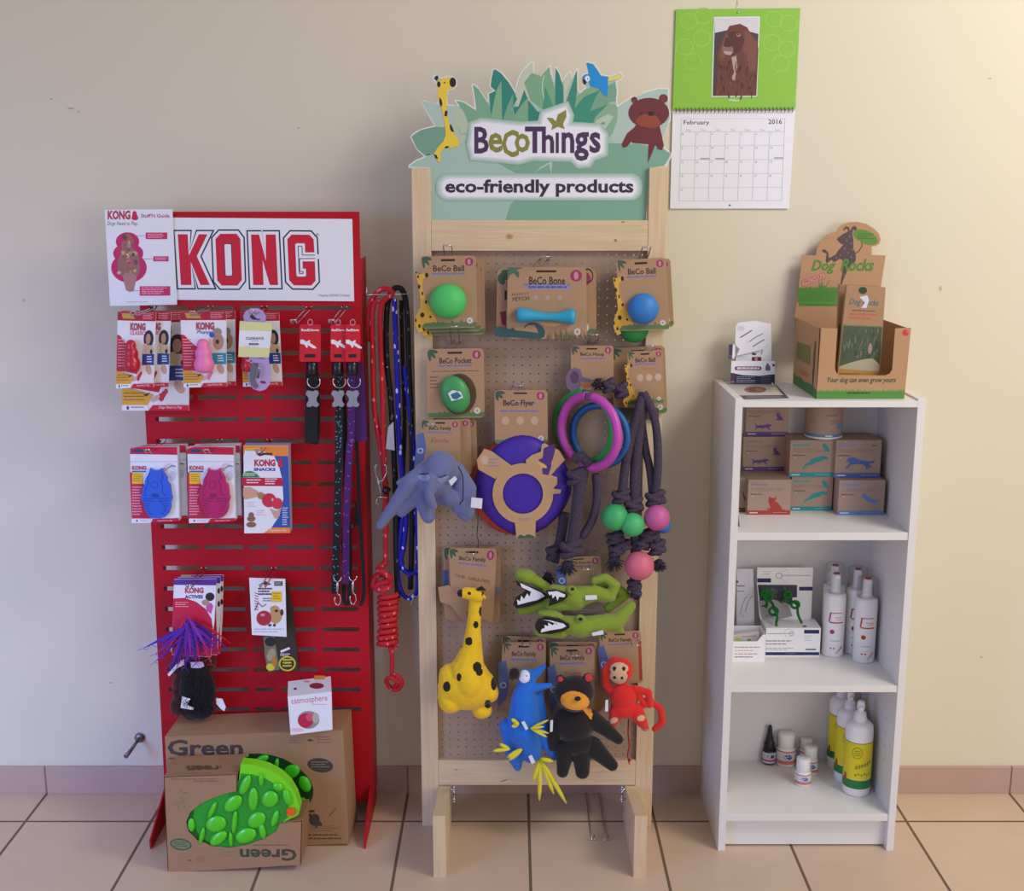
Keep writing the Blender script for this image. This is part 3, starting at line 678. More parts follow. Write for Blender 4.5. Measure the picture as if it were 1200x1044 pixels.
for k in range(34):
    x = rn.gauss(292, 62); y = rn.uniform(350, 770); w_ = 60 if y < 470 else 110
    if abs(x-292) > w_: continue
    b.ell(x, y, rn.uniform(14, 34), rn.uniform(12, 26), C(rn.choice(('#c7a67c', '#a2405a', '#7c4a58', '#8a6f4a', '#cf2f50', '#b9897a', '#5e4a44', '#d6b98f'))), 5, rot=rn.uniform(0, 90), n=9)
b.poly([(228, 790), (262, 755), (350, 770), (385, 800), (360, 900), (350, 960), (300, 968), (262, 945)], C('#b27f79'), 6)
for a, c, d, e in ((483, 308, 722, 382), (568, 572, 736, 628), (416, 905, 755, 1010)):
    b.rect(a, c, d, e, C('#d0215f'), 2); b.greek(a+20, c+14, d-14, e-6, max(2, int((e-c)/24)), C('#f2b9cb'), 3, seed=a, fill=.4)
for l in (((375, 343), (483, 345)), ((460, 602), (568, 602)), ((350, 955), (418, 955))): b.line(l, 4, C('#8f7f96'), 3)
b.greek(270, 1078, 520, 1086, 1, C('#606070'), 1)
tag(b.build('guide_sheet'), 'white printed guide sheet stuck over the left end of the red stand header', 'poster')
# blister cards with a snowman shaped rubber toy
def mini_toy(b, cx, cy, h, col, lvl=3, rot=0):
    c, q = math.cos(R(rot)), math.sin(R(rot))
    for dy, r in ((-.32, .18), (-.05, .22), (.25, .27)): b.ell(cx-dy*h*q, cy+dy*h*c, h*r, h*r*.95, C(col), lvl)
def kcard(D, tl, tr, br, bl, script, scol, third, toy=None, flap=True):
    b = MB(D, quad(tl, tr, br, bl)); KR = C('#cc1834'); NV = C('#25408f')
    b.slab([(0, 0), (1, 0), (1, 1), (.0, 1)], WPR, .002)
    b.rect(0, 0, 1, .115, C('#b3142c'), 1); b.poly([(.1, .02), (.38, .02), (.46, .09), (.14, .09)], C('#c8a13c'), 2); b.greek(.66, .015, .97, .1, 4, C('#e7a3ac'), 2, seed=3, fill=.4)
    b.poly([(.02, .33), (.12, .35), (.3, .45), (.5, .5), (.6, .74), (.55, .82), (.3, .79), (.0, .76)], KR, 1); b.poly([(0, .3), (.07, .31), (.25, .43), (.26, .78), (0, .78)], KR, 2); b.greek(.03, .36, .27, .74, 10, C('#eea9b4'), 3, seed=5, fill=.35)
    b.text('KONG', .34, .14, .74, .245, C('#b5495d'), 3, bold=.06); b.text(script, .34, .25, .74, .30, C(scol), 3, shear=.3, bold=.02)
    if third == 'hood':
        b.rect(.68, .42, 1, .94, C('#d9d2cc'), 2); b.ell(.83, .35, .13, .115, C('#2a2530'), 3); b.ell(.82, .35, .065, .07, C('#b98f78'), 4)
        b.ell(.85, .5, .13, .07, C('#c9ac8b'), 3); b.ell(.91, .52, .035, .03, C('#2d2522'), 4); b.ell(.76, .44, .05, .03, C('#cbb095'), 4)
    else:
        b.rect(.62, .35, 1, .56, C('#d5d0cf'), 2); b.ell(.8, .27, .1, .05, C('#9a8f7c'), 3); b.ell(.82, .4, .12, .11, C('#b58a6c'), 3); b.ell(.68, .31, .06, .035, C('#2f5fb5'), 3); b.ell(.8, .4, .04, .03, C('#3b2c2a'), 4)
    b.rect(.68, .55, .99, .7, NV if third == 'hood' else C('#2590a8'), 4); b.greek(.8, .58, .96, .68, 3, C('#e8ecf5'), 5, seed=2, fill=.4)
    b.rect(.6, .7, 1, .93, C('#e9e4e4'), 4); b.ell(.86, .76, .09, .06, C('#c9a48f'), 5, rot=30); mini_toy(b, .62, .84, .16, '#c62a3c' if third == 'hood' else '#dd7b9e', 6, rot=50)
    b.ell(.5, .88, .07, .025, C('#d6b29f'), 6, rot=-20)
    b.poly([(0, .77), (.2, .79), (.47, .84), (.38, .945), (0, .945)], C('#e2a92f'), 6); b.greek(.03, .82, .36, .92, 3, C('#7d6230'), 7, seed=8, fill=.25); b.poly([(.32, .84), (.42, .82), (.4, .84), (.36, .86)], C('#3a2a20'), 7)
    b.rect(0, .945, .4, 1, WPR, 6); b.ell(.09, .972, .02, .02, C('#454a66'), 7); b.greek(.14, .96, .34, .985, 1, C('#7d87ab'), 7, seed=1)
    b.poly([(.46, .945), (1, .945), (1, 1), (.4, 1)], KR, 6); b.text('Dogs Need to Play', .55, .955, .9, .985, WPR, 7, shear=.3)
    return b
def rubber_toy(px, top, bot, wpx, D, m, parent):
    c0 = W(px, bot, D); h = (W(px, top, D)-c0).z; r = wpx/2*mpp(px, bot, D); b = MB()
    pr = [(.45, 0), (.8, .04), (.96, .13), (1.0, .24), (.94, .35), (.78, .43), (.74, .46), (.82, .55), (.8, .64), (.66, .71), (.58, .74), (.62, .81), (.58, .89), (.42, .96), (.2, .995), (.02, 1)]
    b.lathe(c0, [(r*a, h*c) for a, c in pr], m, n=28); return b.build('rubber_toy', parent)
CG = 'red rubber toy cards'
def kong_thing(name, D, q, script, scol, third, toy, label, cat, grp=None):
    c = W((q[2][0]+q[3][0])/2, (q[2][1]+q[3][1])/2, D)
    t = thing(name, c, label, cat, grp); kcard(D, *q, script, scol, third).build('backing_card', t)
    if toy: rubber_toy(*toy[:4], D+.014, toy[4], t)
    return t
RT = mat('red_rubber', '#c3142c', .3, coat=.2); PT_ = mat('pink_rubber', '#f07fb4', .4)
kong_thing('toy_card', .165, ((142, 364), (222, 364), (221.5, 481), (143, 481)), 'CLASSIC', '#cf5f80', 'hood', None, 'largest red toy card with a child in a dark hood, hanging behind two smaller ones', 'dog toy', CG)
t1 = kong_thing('toy_card', .205, ((138, 365), (182.8, 366.5), (180, 454), (136, 455)), 'CLASSIC', '#cf5f80', 'hood', (155.5, 398, 436, 19, RT), 'front red rubber dog toy card at the far left of the top hook row', 'dog toy', CG)
copy_thing(t1, (.029, .016, -.001), label='red rubber dog toy card half hidden behind the leftmost one', skip='rubber_toy')
t2 = kong_thing('toy_card', .205, ((211, 365), (265, 365), (266, 453), (215.5, 454)), 'Puppy', '#2f87a5', 'dog', (239.7, 397, 436.5, 23.5, PT_), 'front puppy card with a pink snowman shaped rubber toy', 'dog toy', 'pink puppy toy cards')
copy_thing(t2, (.016, .017, 0), label='puppy card half hidden behind the pink rubber toy card', skip='rubber_toy')
kong_thing('toy_card', .185, ((281, 366), (327, 366), (331, 452), (285, 453)), 'CLASSIC', '#cf5f80', 'hood', (292, 405, 436, 18, RT), 'red toy card mostly covered by the lilac clearance item', 'dog toy', CG)
# lilac clippers card with the clearance note
Z22 = zoom(210, 355, 7.731); LIL = C('#b9a0d0')
t = thing('clipper_card', W(304, 458, .212), 'lilac long oval card with metal clippers under a yellow clearance note', 'nail clippers')
b = MB(.212, Z22); b.slab([(590, 170), (580, 120), (600, 75), (650, 48), (710, 48), (760, 75), (785, 120), (780, 170), (800, 400), (825, 640), (820, 740), (780, 785), (730, 798), (670, 780), (635, 730), (615, 600), (600, 380)], LIL, .002)
b.poly([(640, 130), (650, 90), (700, 140), (735, 145), (730, 155), (665, 150)], C('#3d2c44'), 1); b.ell(760, 718, 28, 13, C('#8c1c3a'), 1, rot=10); b.ell(650, 525, 9, 9, C('#4d3a60'), 1); b.rect(720, 480, 770, 500, C('#5a1c38'), 1)
b.build('card', t)
b = MB(.216, Z22); gm = mat('brushed_steel', '#86858e', .35, .8)
b.slab([(665, 540), (700, 555), (690, 620), (680, 690), (715, 760), (690, 780), (650, 740), (635, 660), (645, 590)], gm, .006)
b.tube([W(*Z22(700, 545), .22), W(*Z22(725, 600), .222), W(*Z22(712, 680), .22)], .003, gm, 8); b.sphere(W(*Z22(728, 595), .223), .0028, CHROME, 2); b.build('clippers', t)
b = MB(.2165, Z22); b.slab([(548, 165), (845, 180), (812, 495), (535, 488)], C('#e3e29a'), .0006); b.poly([(546, 248), (838, 258), (822, 408), (540, 392)], C('#eff0f2'), 1)
b.text('CLEARANCE', 604, 308, 766, 332, C('#3c3c44'), 2, bold=.03); b.greek(650, 342, 720, 352, 1, C('#7d8fb5'), 2); b.greek(632, 364, 724, 386, 1, C('#45454e'), 2, fill=.7)
b.line([(588, 384), (632, 390), (720, 380)], 2.5, C('#8a8a94'), 2)
b.build('price_note', t, label='pale yellow clearance note')
# collars and leads on red cards
Z40 = zoom(340, 360, 6.14); DR = C('#d21424'); BLK = mat('black_webbing', '#131318', .8, bump=.3, bscale=900); BONE = mat('grey_bone_charm', '#9a9ba6', .45, .3)
def dingo(t, ox, D, x0, x1, parent_card=True):
    b = MB(D, lambda u, v: Z40(u+ox, v))
    b.slab(rr(x0, 124, x1, 392, 14), DR, .0022)
    cx = (x0+x1)/2; w_ = x1-x0
    b.text('RedDingo', cx-w_*.42, 155, cx+w_*.42, 178, WPR, 1, bold=.04)
    b.poly([(x0+4, 235), (x0+25, 232), (x0+50, 248), (x0+70, 236), (x0+78, 240), (x0+72, 255), (x0+110, 280), (x0+122, 290), (x0+118, 298), (x0+95, 294), (x0+60, 272), (x0+58, 290), (x0+48, 290), (x0+35, 268), (x0+6, 262)], WPR, 1)
    b.rect(cx-w_*.27, 337, cx+w_*.25, 362, C('#1b1216'), 1)
    b.ring(cx, 108, 20, 24, .7, C('#c98a96'), 1)
    return b.build('product_card', t)
def fittings(t, ox, D, bx, buckle=True):
    b = MB(D); c = W(*Z40(bx+ox, 440), D); k = mpp(360, 440, D)/6.14
    b.lathe(c-Vector((0, 0, 45*k)), [(0, 0), (38*k, .0005), (42*k, .003), (42*k, 90*k), (38*k, 94*k), (0, 95*k)], mat('black_gloss', '#15161c', .25), n=20); b.build('buckle', t)
    b = MB(D); c = W(*Z40(bx+ox+12, 535), D+.006)
    b.tube([c+Vector((46*k*math.sin(R(a)), 0, 46*k*math.cos(R(a)))) for a in range(-130, 131, 20)][::-1] if False else [c+Vector((46*k*math.sin(R(a)), 0, -46*k*math.cos(R(a)))) for a in range(-120, 121, 15)], .0014, CHROME, 8); b.build('ring', t)
    b = MB(D+.012, lambda u, v: Z40(u+ox+bx-158, v))
    o = [(125, 625), (135, 600), (160, 602), (175, 608), (190, 598), (212, 600), (220, 625), (203, 655), (205, 680), (222, 700), (210, 718), (188, 716), (175, 708), (160, 718), (135, 716), (132, 695), (147, 672), (145, 650)]
    b.slab([(x-14, y) for x, y in o], BONE, .004); b.build('bone_charm', t, label='grey bone shaped charm')
def strap(name, t, m, pts, wpx, D, th=.0025, zf=Z40, label=None, dots=None):
    b = MB(D, zf); sp = spline(pts, 5); L, Rr = [], []
    for i, p in enumerate(sp):
        a = sp[max(0, i-1)]; c = sp[min(len(sp)-1, i+1)]; dx, dy = c[0]-a[0], c[1]-a[1]; l = math.hypot(dx, dy) or 1
        L.append((p[0]-dy/l*wpx/2, p[1]+dx/l*wpx/2)); Rr.append((p[0]+dy/l*wpx/2, p[1]-dx/l*wpx/2))
    b.slab(L+Rr[::-1], m, th)
    if dots:
        rn = random.Random(int(wpx)); 
        for i in range(1, len(sp)-1):
            for k in range(dots[1]):
                x = sp[i][0]+rn.uniform(-.38, .38)*wpx; y = sp[i][1]+rn.uniform(-8, 8)*wpx/30
                b.ell(x, y, wpx*dots[2], wpx*dots[2], C(dots[0]), 1, n=7)
    return b.build(name, t, label=label)
t = thing('dog_collar', W(361, 521, .17), 'short black webbing dog collar hanging from the leftmost of three small red cards', 'dog collar')
strap('strap', t, BLK, [(155, 480), (158, 620), (152, 760), (148, 880), (152, 975)], 92, .165); strap('strap', t, BLK, [(170, 480), (178, 700), (180, 880), (165, 985)], 70, .150)
fittings(t, 0, .172, 158); dingo(t, 0, .186, 68, 220)
t = thing('dog_lead', W(393, 708, .17), 'long black dog lead dotted with pale blue, with a black handle loop', 'dog lead')
DOT = ('#4f8ba3', 2, .09)
strap('strap', t, BLK, [(352, 470), (352, 700), (352, 900), (352, 1044), (342, 1400), (330, 1800), (325, 2060)], 56, .166, dots=('#5d9cb2', 3, .085))
strap('handle', t, BLK, [(352, 480), (392, 800), (395, 1400), (385, 1700), (390, 1900), (385, 2090), (400, 2130), (425, 2100), (430, 1800), (420, 1500)], 30, .155)
fittings(t, 0, .172, 342); dingo(t, 0, .184, 290, 400)
def snap(t, px, y0, y1, D):
    b = MB(); k = mpp(px, y0, D); p = lambda dx, py, dd=0: W(px+dx, py, D+dd); H = y1-y0
    b.tube([p(-4.5, y0), p(-3.5, y0+H*.12), p(0, y0+H*.18), p(3.5, y0+H*.12), p(4.5, y0)], .0014, CHROME, 6)
    b.tube([p(0, y0+H*.15), p(0, y0+H*.3), p(0, y0+H*.45), p(0, y0+H*.62)], [.0024, .0035, .0028, .002], CHROME, 8)
    b.tube([p(0, y0+H*.55), p(3, y0+H*.65), p(4, y0+H*.82), p(1.5, y0+H*.98), p(-2, y0+H*.95), p(-3.6, y0+H*.8), p(-3.2, y0+H*.68)], .0015, CHROME, 6)
    b.build('snap_hook', t)
snap(t, 395.5, 676, 710, .172)
t = thing('dog_lead', W(420, 712, .17), 'long purple patterned dog lead with a black lower loop nearest the stand edge', 'dog lead')
PUR = mat('purple_webbing', '#481262', .75, bump=.3, bscale=900)
strap('strap', t, PUR, [(480, 400), (495, 600), (505, 800), (510, 965)], 85, .152); strap('strap', t, PUR, [(440, 470), (440, 900), (425, 1044), (405, 1500), (400, 1990)], 50, .168, dots=('#b45cc0', 2, .09))
strap('handle', t, BLK, [(440, 480), (480, 1000), (500, 1500), (520, 1800), (530, 2050), (500, 2155), (470, 2120), (455, 1900), (470, 1600), (480, 1400)], 26, .150)
snap(t, 413.5, 675, 709, .173); fittings(t, 0, .178, 448); dingo(t, 0, .190, 396, 505)
# rubber brushes in windowed boxes
Z41 = zoom(140, 510, 8)
BRU = [(285, 312), (300, 330), (335, 337), (370, 330), (388, 315), (400, 345), (425, 372), (440, 400), (445, 440), (470, 470), (478, 520), (480, 560), (492, 590), (475, 640), (478, 680), (462, 730), (430, 765), (380, 780), (300, 778), (265, 745), (235, 695), (228, 640), (203, 600), (212, 560), (210, 510), (235, 465), (240, 420), (265, 375), (280, 345)]
def brush(t, ox, D, col, dark, box_pts, side):
    m = lambda u, v: Z41(u+ox, v)
    b = MB(D, m); b.slab(box_pts, WPR, .02, mside=C('#d4d4da'))
    x0, x1 = box_pts[0][0], box_pts[1][0]
    b.poly([(x0+2, 122), (x0+80, 108), (x1, 112), (x1+2, 184), (x0, 176)], C('#cb1340'), 1); b.ell(x0+80, 145, 55, 18, C('#39406a'), 2)
    b.rect(x0+0, 244, x1+4, 250, C('#bfc0cc'), 1)
    b.poly([(x0-2, 345), (x0+30, 350), (x0+190, 520), (x0+210, 780), (x0+18, 780)], C('#cf1848'), 1); b.greek(x0+22, 480, x0+120, 760, 11, C('#f0a4b8'), 2, seed=4, fill=.45)
    b.text('KONG', x0+20, 285, x0+155, 326, C('#bd5570'), 2, bold=.06); b.rect(x0+20, 332, x0+150, 346, C('#5566a8'), 2)
    b.ell(x0+370, 300, 50, 40, C('#d8cfd4'), 2); b.ell(x0+385, 350, 60, 50, C('#e2e0e8'), 2); b.line([(x0+355, 310), (x0+390, 285), (x0+430, 290)], 8, C('#4c5a86'), 3); b.ell(x0+330, 320, 26, 18, C('#c6a9b0'), 3); b.ell(x0+400, 380, 30, 45, C('#c9ccd8'), 3)
    b.rect(x0+22, 350, x0+122, 455, C('#f2c414'), 4); b.greek(x0+35, 365, x0+110, 440, 4, C('#8d6f1a'), 5, seed=9, fill=.3)
    b.poly([(x0+16, 782), (x0+215, 782), (x0+195, 820), (x0+18, 822)], WPR, 4); b.greek(x0+95, 798, x0+170, 806, 1, C('#9aa0ba'), 5); b.ell(x0+68, 800, 9, 9, C('#4c5270'), 5)
    b.poly([(x0+218, 782), (x1+20, 775), (x1+20, 802), (x0+200, 820)], C('#cb1340'), 4); b.text('Dogs Need to Play', x0+260, 792, x0+400, 808, WPR, 5, shear=.3)
    b.build('box', t)
    b = MB(D+.012, m); M_ = mat('rubber_'+col, col, .45); DK = mat('rubber_'+dark, dark, .5)
    b.slab(BRU, M_, .0115)
    b.ring(330, 465, 34, 34, .8, DK, 1); b.ell(336, 566, 38, 22, DK, 1)
    b.line([(395, 350), (410, 400), (385, 430), (405, 480), (400, 540), (440, 570)], 9, DK, 1); b.line([(285, 350), (262, 400), (270, 440), (245, 500), (235, 560), (260, 570)], 9, DK, 1)
    for k, y in enumerate((590, 612, 636, 660, 684, 708, 732)):
        w_ = (125, 122, 110, 108, 104, 92, 74)[k]; i_ = (10, 25, 60, 70, 70, 60, 40)[k]
        for s_ in (-1, 1): b.poly([(345+s_*i_, y), (345+s_*w_, y-3), (345+s_*w_, y+6), (345+s_*i_, y+9)], DK, 1)
    b.setD(D+.0125); b.ell(345, 668, 62, 52, M_, 1); b.build('rubber_brush', t)
BX = [(98, 122), (540, 112), (562, 798), (118, 824)]
t = thing('brush_pack', W(184, 611, .20), 'front pack with a blue oval rubber pet brush', 'pet brush', 'blue rubber brush packs'); brush(t, 0, .205, '#2b62d8', '#1b3fae', BX, 0)
copy_thing(t, (.0135, .022, 0), label='second blue brush pack, tucked behind the front one', skip='rubber_brush')
t = thing('brush_pack', W(250, 609, .20), 'front pack with a dark pink oval rubber pet brush', 'pet brush', 'pink rubber brush packs'); brush(t, 545, .205, '#bb1c68', '#8c124c', [(x-8 if i in (0, 3) else x-16, y-6) for i, (x, y) in enumerate(BX)], 0)
copy_thing(t, (.009, .022, 0), label='second pink brush pack, tucked behind the front one', skip='rubber_brush')
# snack box
Z42 = zoom(270, 510, 8.7)
t = thing('snack_box', W(313, 624, .19), 'tall snack box printed in orange, white and blue with a red treat toy', 'dog treats')
b = MB(.20, Z42); b.slab([(132, 105), (590, 103), (608, 995), (142, 1000)], WPR, .03, mside=C('#9aa0bb'))
ORG, BLU = C('#f08f3c'), C('#3553a8')
b.poly([(430, 180), (590, 180), (608, 940), (420, 940), (500, 820), (540, 650), (530, 450), (490, 300)], BLU, 1)
b.poly([(132, 107), (590, 105), (591, 212), (132, 212)], ORG, 1); b.poly([(134, 212), (420, 212), (340, 165), (150, 150)], WPR, 2); b.rect(160, 128, 300, 160, C('#e9b63c'), 3)
b.poly([(260, 190), (300, 175), (430, 180), (425, 205), (350, 200), (300, 215)], C('#5a1f1a'), 3)
b.text('KONG', 243, 245, 460, 318, C('#c0384f'), 3, bold=.06); b.text('SNACKS', 238, 332, 462, 364, C('#2d3f9c'), 3, bold=.05); mini_toy(b, 508, 282, 90, '#cf2238', 3)
b.poly([(120, 430), (125, 395), (160, 368), (210, 362), (265, 385), (305, 430)], C('#3c8a4c'), 3); b.greek(130, 385, 280, 420, 2, C('#cfe6cf'), 4)
b.poly([(118, 432), (525, 434), (540, 518), (118, 515)], C('#c31634'), 4); b.greek(165, 450, 320, 505, 2, WPR, 5, fill=.35); b.greek(355, 440, 490, 512, 3, WPR, 5, seed=4, fill=.4)
b.poly([(130, 530), (200, 525), (290, 575), (285, 625), (220, 640), (150, 655), (130, 620)], C('#d9a284'), 3); b.poly([(270, 600), (310, 575), (355, 600), (330, 660), (290, 645)], C('#a8864f'), 4)
b.ell(395, 662, 72, 72, C('#d02840'), 5); b.ell(478, 695, 55, 58, C('#d83048'), 5); b.ell(430, 655, 12, 16, C('#f0a0ac'), 6); b.poly([(400, 745), (470, 770), (520, 740), (490, 840), (455, 850), (430, 800)], C('#cfa590'), 4)
b.greek(170, 680, 260, 740, 3, C('#d9a5ae'), 3, fill=.25); b.greek(265, 765, 370, 830, 3, C('#d9a5ae'), 3, seed=5, fill=.25)
for y, r in ((910, 50), (850, 42), (812, 28)): b.ell(213, y, r, 28, C('#8d6444'), 4)
b.greek(530, 735, 592, 925, 8, C('#c5cfee'), 3, seed=3); b.poly([(335, 998), (430, 938), (608, 938), (608, 995)], ORG, 4); b.text('Dogs Need to Play', 400, 955, 575, 985, WPR, 5, shear=.3)
b.build('box', t)
# feather toys on purple topped cards
Z23 = zoom(180, 660, 5.222)
t = thing('cat_toy_card', W(226, 782, .22), 'front purple topped card with a tuft of purple, blue and red feathers', 'cat toy', 'purple topped cat toy cards')
b = MB(.205, Z23); b.slab([(125, 98), (385, 95), (372, 350), (350, 575), (112, 560), (118, 300)], WPR, .002)
b.poly([(125, 99), (385, 96), (384, 135), (124, 132)], C('#5a2c98'), 1)
b.poly([(120, 215), (190, 212), (260, 235), (320, 280), (355, 340), (362, 400), (350, 573), (113, 558)], C('#cf1a44'), 1)
b.text('KONG', 192, 148, 306, 184, C('#b8455a'), 2, bold=.06); b.text('ACTIVES', 190, 194, 302, 216, C('#333a7c'), 2, bold=.05)
b.ell(345, 205, 28, 26, C('#2c2428'), 2); b.ell(318, 240, 24, 18, C('#b9937c'), 2); b.poly([(320, 262), (350, 240), (366, 260), (352, 310), (325, 290)], C('#d0569c'), 3); b.greek(133, 238, 215, 275, 3, C('#f0bcc4'), 2, fill=.3)
b.build('backing_card', t)
fc = [mat('feather_'+h[1:], h, .8) for h in ('#5a1f98', '#4026b8', '#c81f3c', '#8a2a9a', '#3c1c8c')]
rn = random.Random(11)
def feathers(t, cx, cy, n, seed):
    rn = random.Random(seed)
    for k in range(n):
        a = rn.uniform(92, 168) if k % 3 else rn.uniform(50, 100); L = rn.uniform(30, 62) if k % 3 else rn.uniform(30, 50)
        m = fc[0 if k % 5 < 2 else rn.choice((1, 1, 2, 3, 4))]; b = MB(.222+rn.uniform(-.008, .012)); x, y = cx+rn.uniform(-6, 6), cy+rn.uniform(-4, 6); pts = []
        a0 = a-rn.uniform(10, 40)
        for i in range(7):
            f_ = i/6; aa = R(a0+(a-a0)*f_-15*f_); pts.append((x, y)); x += math.cos(aa)*L/6; y += math.sin(aa)*L/6
        L_, R_ = [], []
        for i, p in enumerate(pts):
            q = pts[min(6, i+1)]; o = pts[max(0, i-1)]; dx, dy = q[0]-o[0], q[1]-o[1]; l = math.hypot(dx, dy) or 1; w_ = (1.2, 3.0, 3.6, 3.4, 2.8, 1.6, .4)[i]*.55
            L_.append((p[0]-dy/l*w_, p[1]+dx/l*w_)); R_.append((p[0]+dy/l*w_, p[1]-dx/l*w_))
        b.slab(L_+R_[::-1], m, .0008)
        for i in range(1, 7):
            for s_ in (-1, 1):
                p = pts[i]; b.line([p, (p[0]+s_*rn.uniform(3, 7), p[1]+rn.uniform(1, 7))], .5, m, -1)
        b.build('feather', t)
feathers(t, 222, 728, 38, 3)
tc_ = thing('cat_toy_card', W(226, 782, .19), 'second purple topped cat toy card, behind the one with feathers', 'cat toy', 'purple topped cat toy cards')
for k, (dx, dD) in enumerate(((24, .018), (42, .036))):
    if k == 1: tc_ = thing('cat_toy_card', W(230, 782, .17), 'hindmost of the purple topped cat toy cards, with a green corner', 'cat toy', 'purple topped cat toy cards')
    b = MB(.205-dD, lambda u, v: Z23(u+dx, v-12*(k+1))); b.slab([(125, 98), (385, 95), (380, 350), (365, 575), (112, 560), (118, 300)], WPR, .002)
    b.poly([(125, 99), (385, 96), (384, 135), (124, 132)], C('#5a2c98'), 1); b.poly([(130, 215), (355, 260), (370, 573), (113, 558)], C('#cf1a44'), 1)
    if k: b.rect(125, 99, 190, 130, C('#7ab53c'), 2)
    for y in (180, 260): b.ell(375, y, 8, 18, C('#2c2428'), 2)
    b.build('backing_card', tc_)
# furry toys below
FBK = mat('black_fur', '#0d0b0e', .95, noise=.4, nscale=200, bump=.8, bscale=500, sheen=.15); FBR = mat('brown_fur', '#4b1d14', .95, noise=.4, nscale=200, bump=.8, bscale=500, sheen=.2)
def fur(t, name, m, box, D, n, L, seed):
    rn = random.Random(seed); b = MB()
    x0, y0, x1, y1 = box
    for k in range(n):
        x, y = rn.uniform(x0, x1), rn.uniform(y0, y1); p = W(x, y, D+rn.uniform(-.004, .012)); d = Vector((rn.uniform(-.4, .4)+(x-(x0+x1)/2)/(x1-x0)*.8, rn.uniform(-.6, 0), -1)).normalized()*L*rn.uniform(.6, 1.2)
        b.tube([p, p+d*.5+Vector((0, -.001, 0)), p+d], [.0007, .0005, .0001], m, 3, cap=False)
    b.build(name, t, kind='stuff')
t = thing('furry_cat_toy', W(232, 842, .18), 'black furry cat toy with white side tags hanging over the big cardboard box', 'cat toy')
blob('body', [E_(231, 808, .185, 21, 34, .018), E_(233, 830, .185, 18, 14, .018), E_(228, 788, .185, 16, 14, .014)], .002, FBK, t)
fur(t, 'fur', FBK, (213, 785, 252, 836), .203, 500, .014, 5)
b = MB(.212, Z23); b.slab([(175, 815), (225, 830), (205, 868), (245, 885), (240, 898), (165, 885)], WPR, .001); b.poly([(195, 842), (215, 850), (200, 858)], C('#c02a3c'), 1); b.build('tag', t)
b = MB(.207, Z23); b.slab([(380, 825), (420, 830), (442, 880), (432, 905), (410, 890), (385, 860)], WPR, .001); b.build('tag', t)
b = MB(.212, Z23); b.slab([(225, 605), (300, 603), (310, 630), (285, 642), (230, 640)], C('#c5bcd8'), .001); b.build('tag', t)
t = thing('furry_cat_toy', W(215, 840, .16), 'dark brown furry cat toy with a white tag, behind the black one', 'cat toy')
blob('body', [E_(214, 780, .165, 16, 14, .014), E_(212, 810, .165, 10, 26, .014), E_(207, 828, .167, 8, 12, .012), E_(240, 775, .165, 14, 12, .012), K_((212, 832, .165, 5), (226, 842, .165, 5))], .002, FBR, t)
fur(t, 'fur', FBR, (203, 772, 250, 835), .178, 260, .012, 8)
b = MB(.19, Z23); b.slab([(85, 680), (120, 640), (150, 605), (183, 588), (188, 620), (140, 645), (95, 693)], WPR, .001); b.build('tag', t)
# white card with dark pouch
t = thing('pouch', W(334, 786, .16), 'dark printed pouch with a round yellow emblem hanging behind a white card', 'pouch')
b = MB(.165, Z23); b.slab([(650, 120), (820, 120), (850, 300), (888, 655), (800, 662), (700, 668), (672, 520), (655, 300)], mat('pouch_foil', '#37322e', .35), .012)
b.poly([(672, 450), (740, 450), (770, 650), (700, 664), (680, 560)], C('#7d7458'), 1); b.ell(715, 480, 35, 28, C('#2a2624'), 2); b.ell(720, 560, 25, 40, C('#a2a07a'), 2, rot=20); b.ell(715, 635, 26, 22, C('#d8d22f'), 3, rot=10); b.ell(738, 600, 14, 34, C('#c7803a'), 3)
b.ring(818, 614, 52, 46, .82, C('#d9cf35'), 3); b.greek(790, 585, 848, 640, 3, C('#d9cf35'), 3, fill=.55, rag=.1)
b.poly([(775, 535), (830, 512), (836, 524), (780, 548)], WPR, 2); b.greek(775, 552, 838, 572, 2, C('#e0e0e0'), 2)
b.build('bag', t)
t = thing('toy_card', W(316, 745, .2), 'small white card with a red ball picture and a yellow price sticker', 'dog toy')
b = MB(.20, Z23); b.slab([(585, 90), (805, 97), (813, 450), (602, 438)], WPR, .003)
b.poly([(650, 128), (685, 108), (722, 128), (700, 135), (670, 132)], C('#7c1424'), 1); b.rect(738, 110, 790, 138, C('#3a3a40'), 1); b.greek(742, 114, 786, 134, 3, C('#b9b9c0'), 2)
b.text('Pawtrax', 640, 150, 775, 185, C('#5a2d62'), 2, shear=.2, bold=.02) if False else b.greek(640, 150, 730, 200, 3, C('#5a2d62'), 2, fill=.6)
b.greek(668, 212, 770, 240, 2, C('#3c3c50'), 2, fill=.4)
for y in range(180, 290, 16): b.line([(618, y), (642, y+8)], 5, C('#c04a5e'), 2)
b.line([(620, 290), (640, 240), (665, 265), (690, 250)], 5, C('#505468'), 2)
b.rect(722, 172, 785, 236, C('#f3c51e'), 4); b.greek(730, 182, 778, 228, 3, C('#a8871c'), 5, fill=.3)
b.ell(676, 335, 46, 46, C('#b22a3c'), 4); b.ell(668, 315, 14, 8, C('#e09aa4'), 5); b.ell(748, 320, 38, 48, C('#c79a62'), 3); b.ell(742, 280, 28, 22, C('#c79a62'), 4); b.ell(752, 290, 10, 8, C('#2c2220'), 5); b.ell(785, 300, 10, 20, C('#4a3426'), 4); b.ell(740, 378, 9, 9, C('#4a3426'), 4); b.ell(712, 378, 10, 8, C('#4a3426'), 4)
b.greek(615, 400, 805, 432, 2, C('#a9a6c4'), 2, fill=.25)
b.build('card', t)
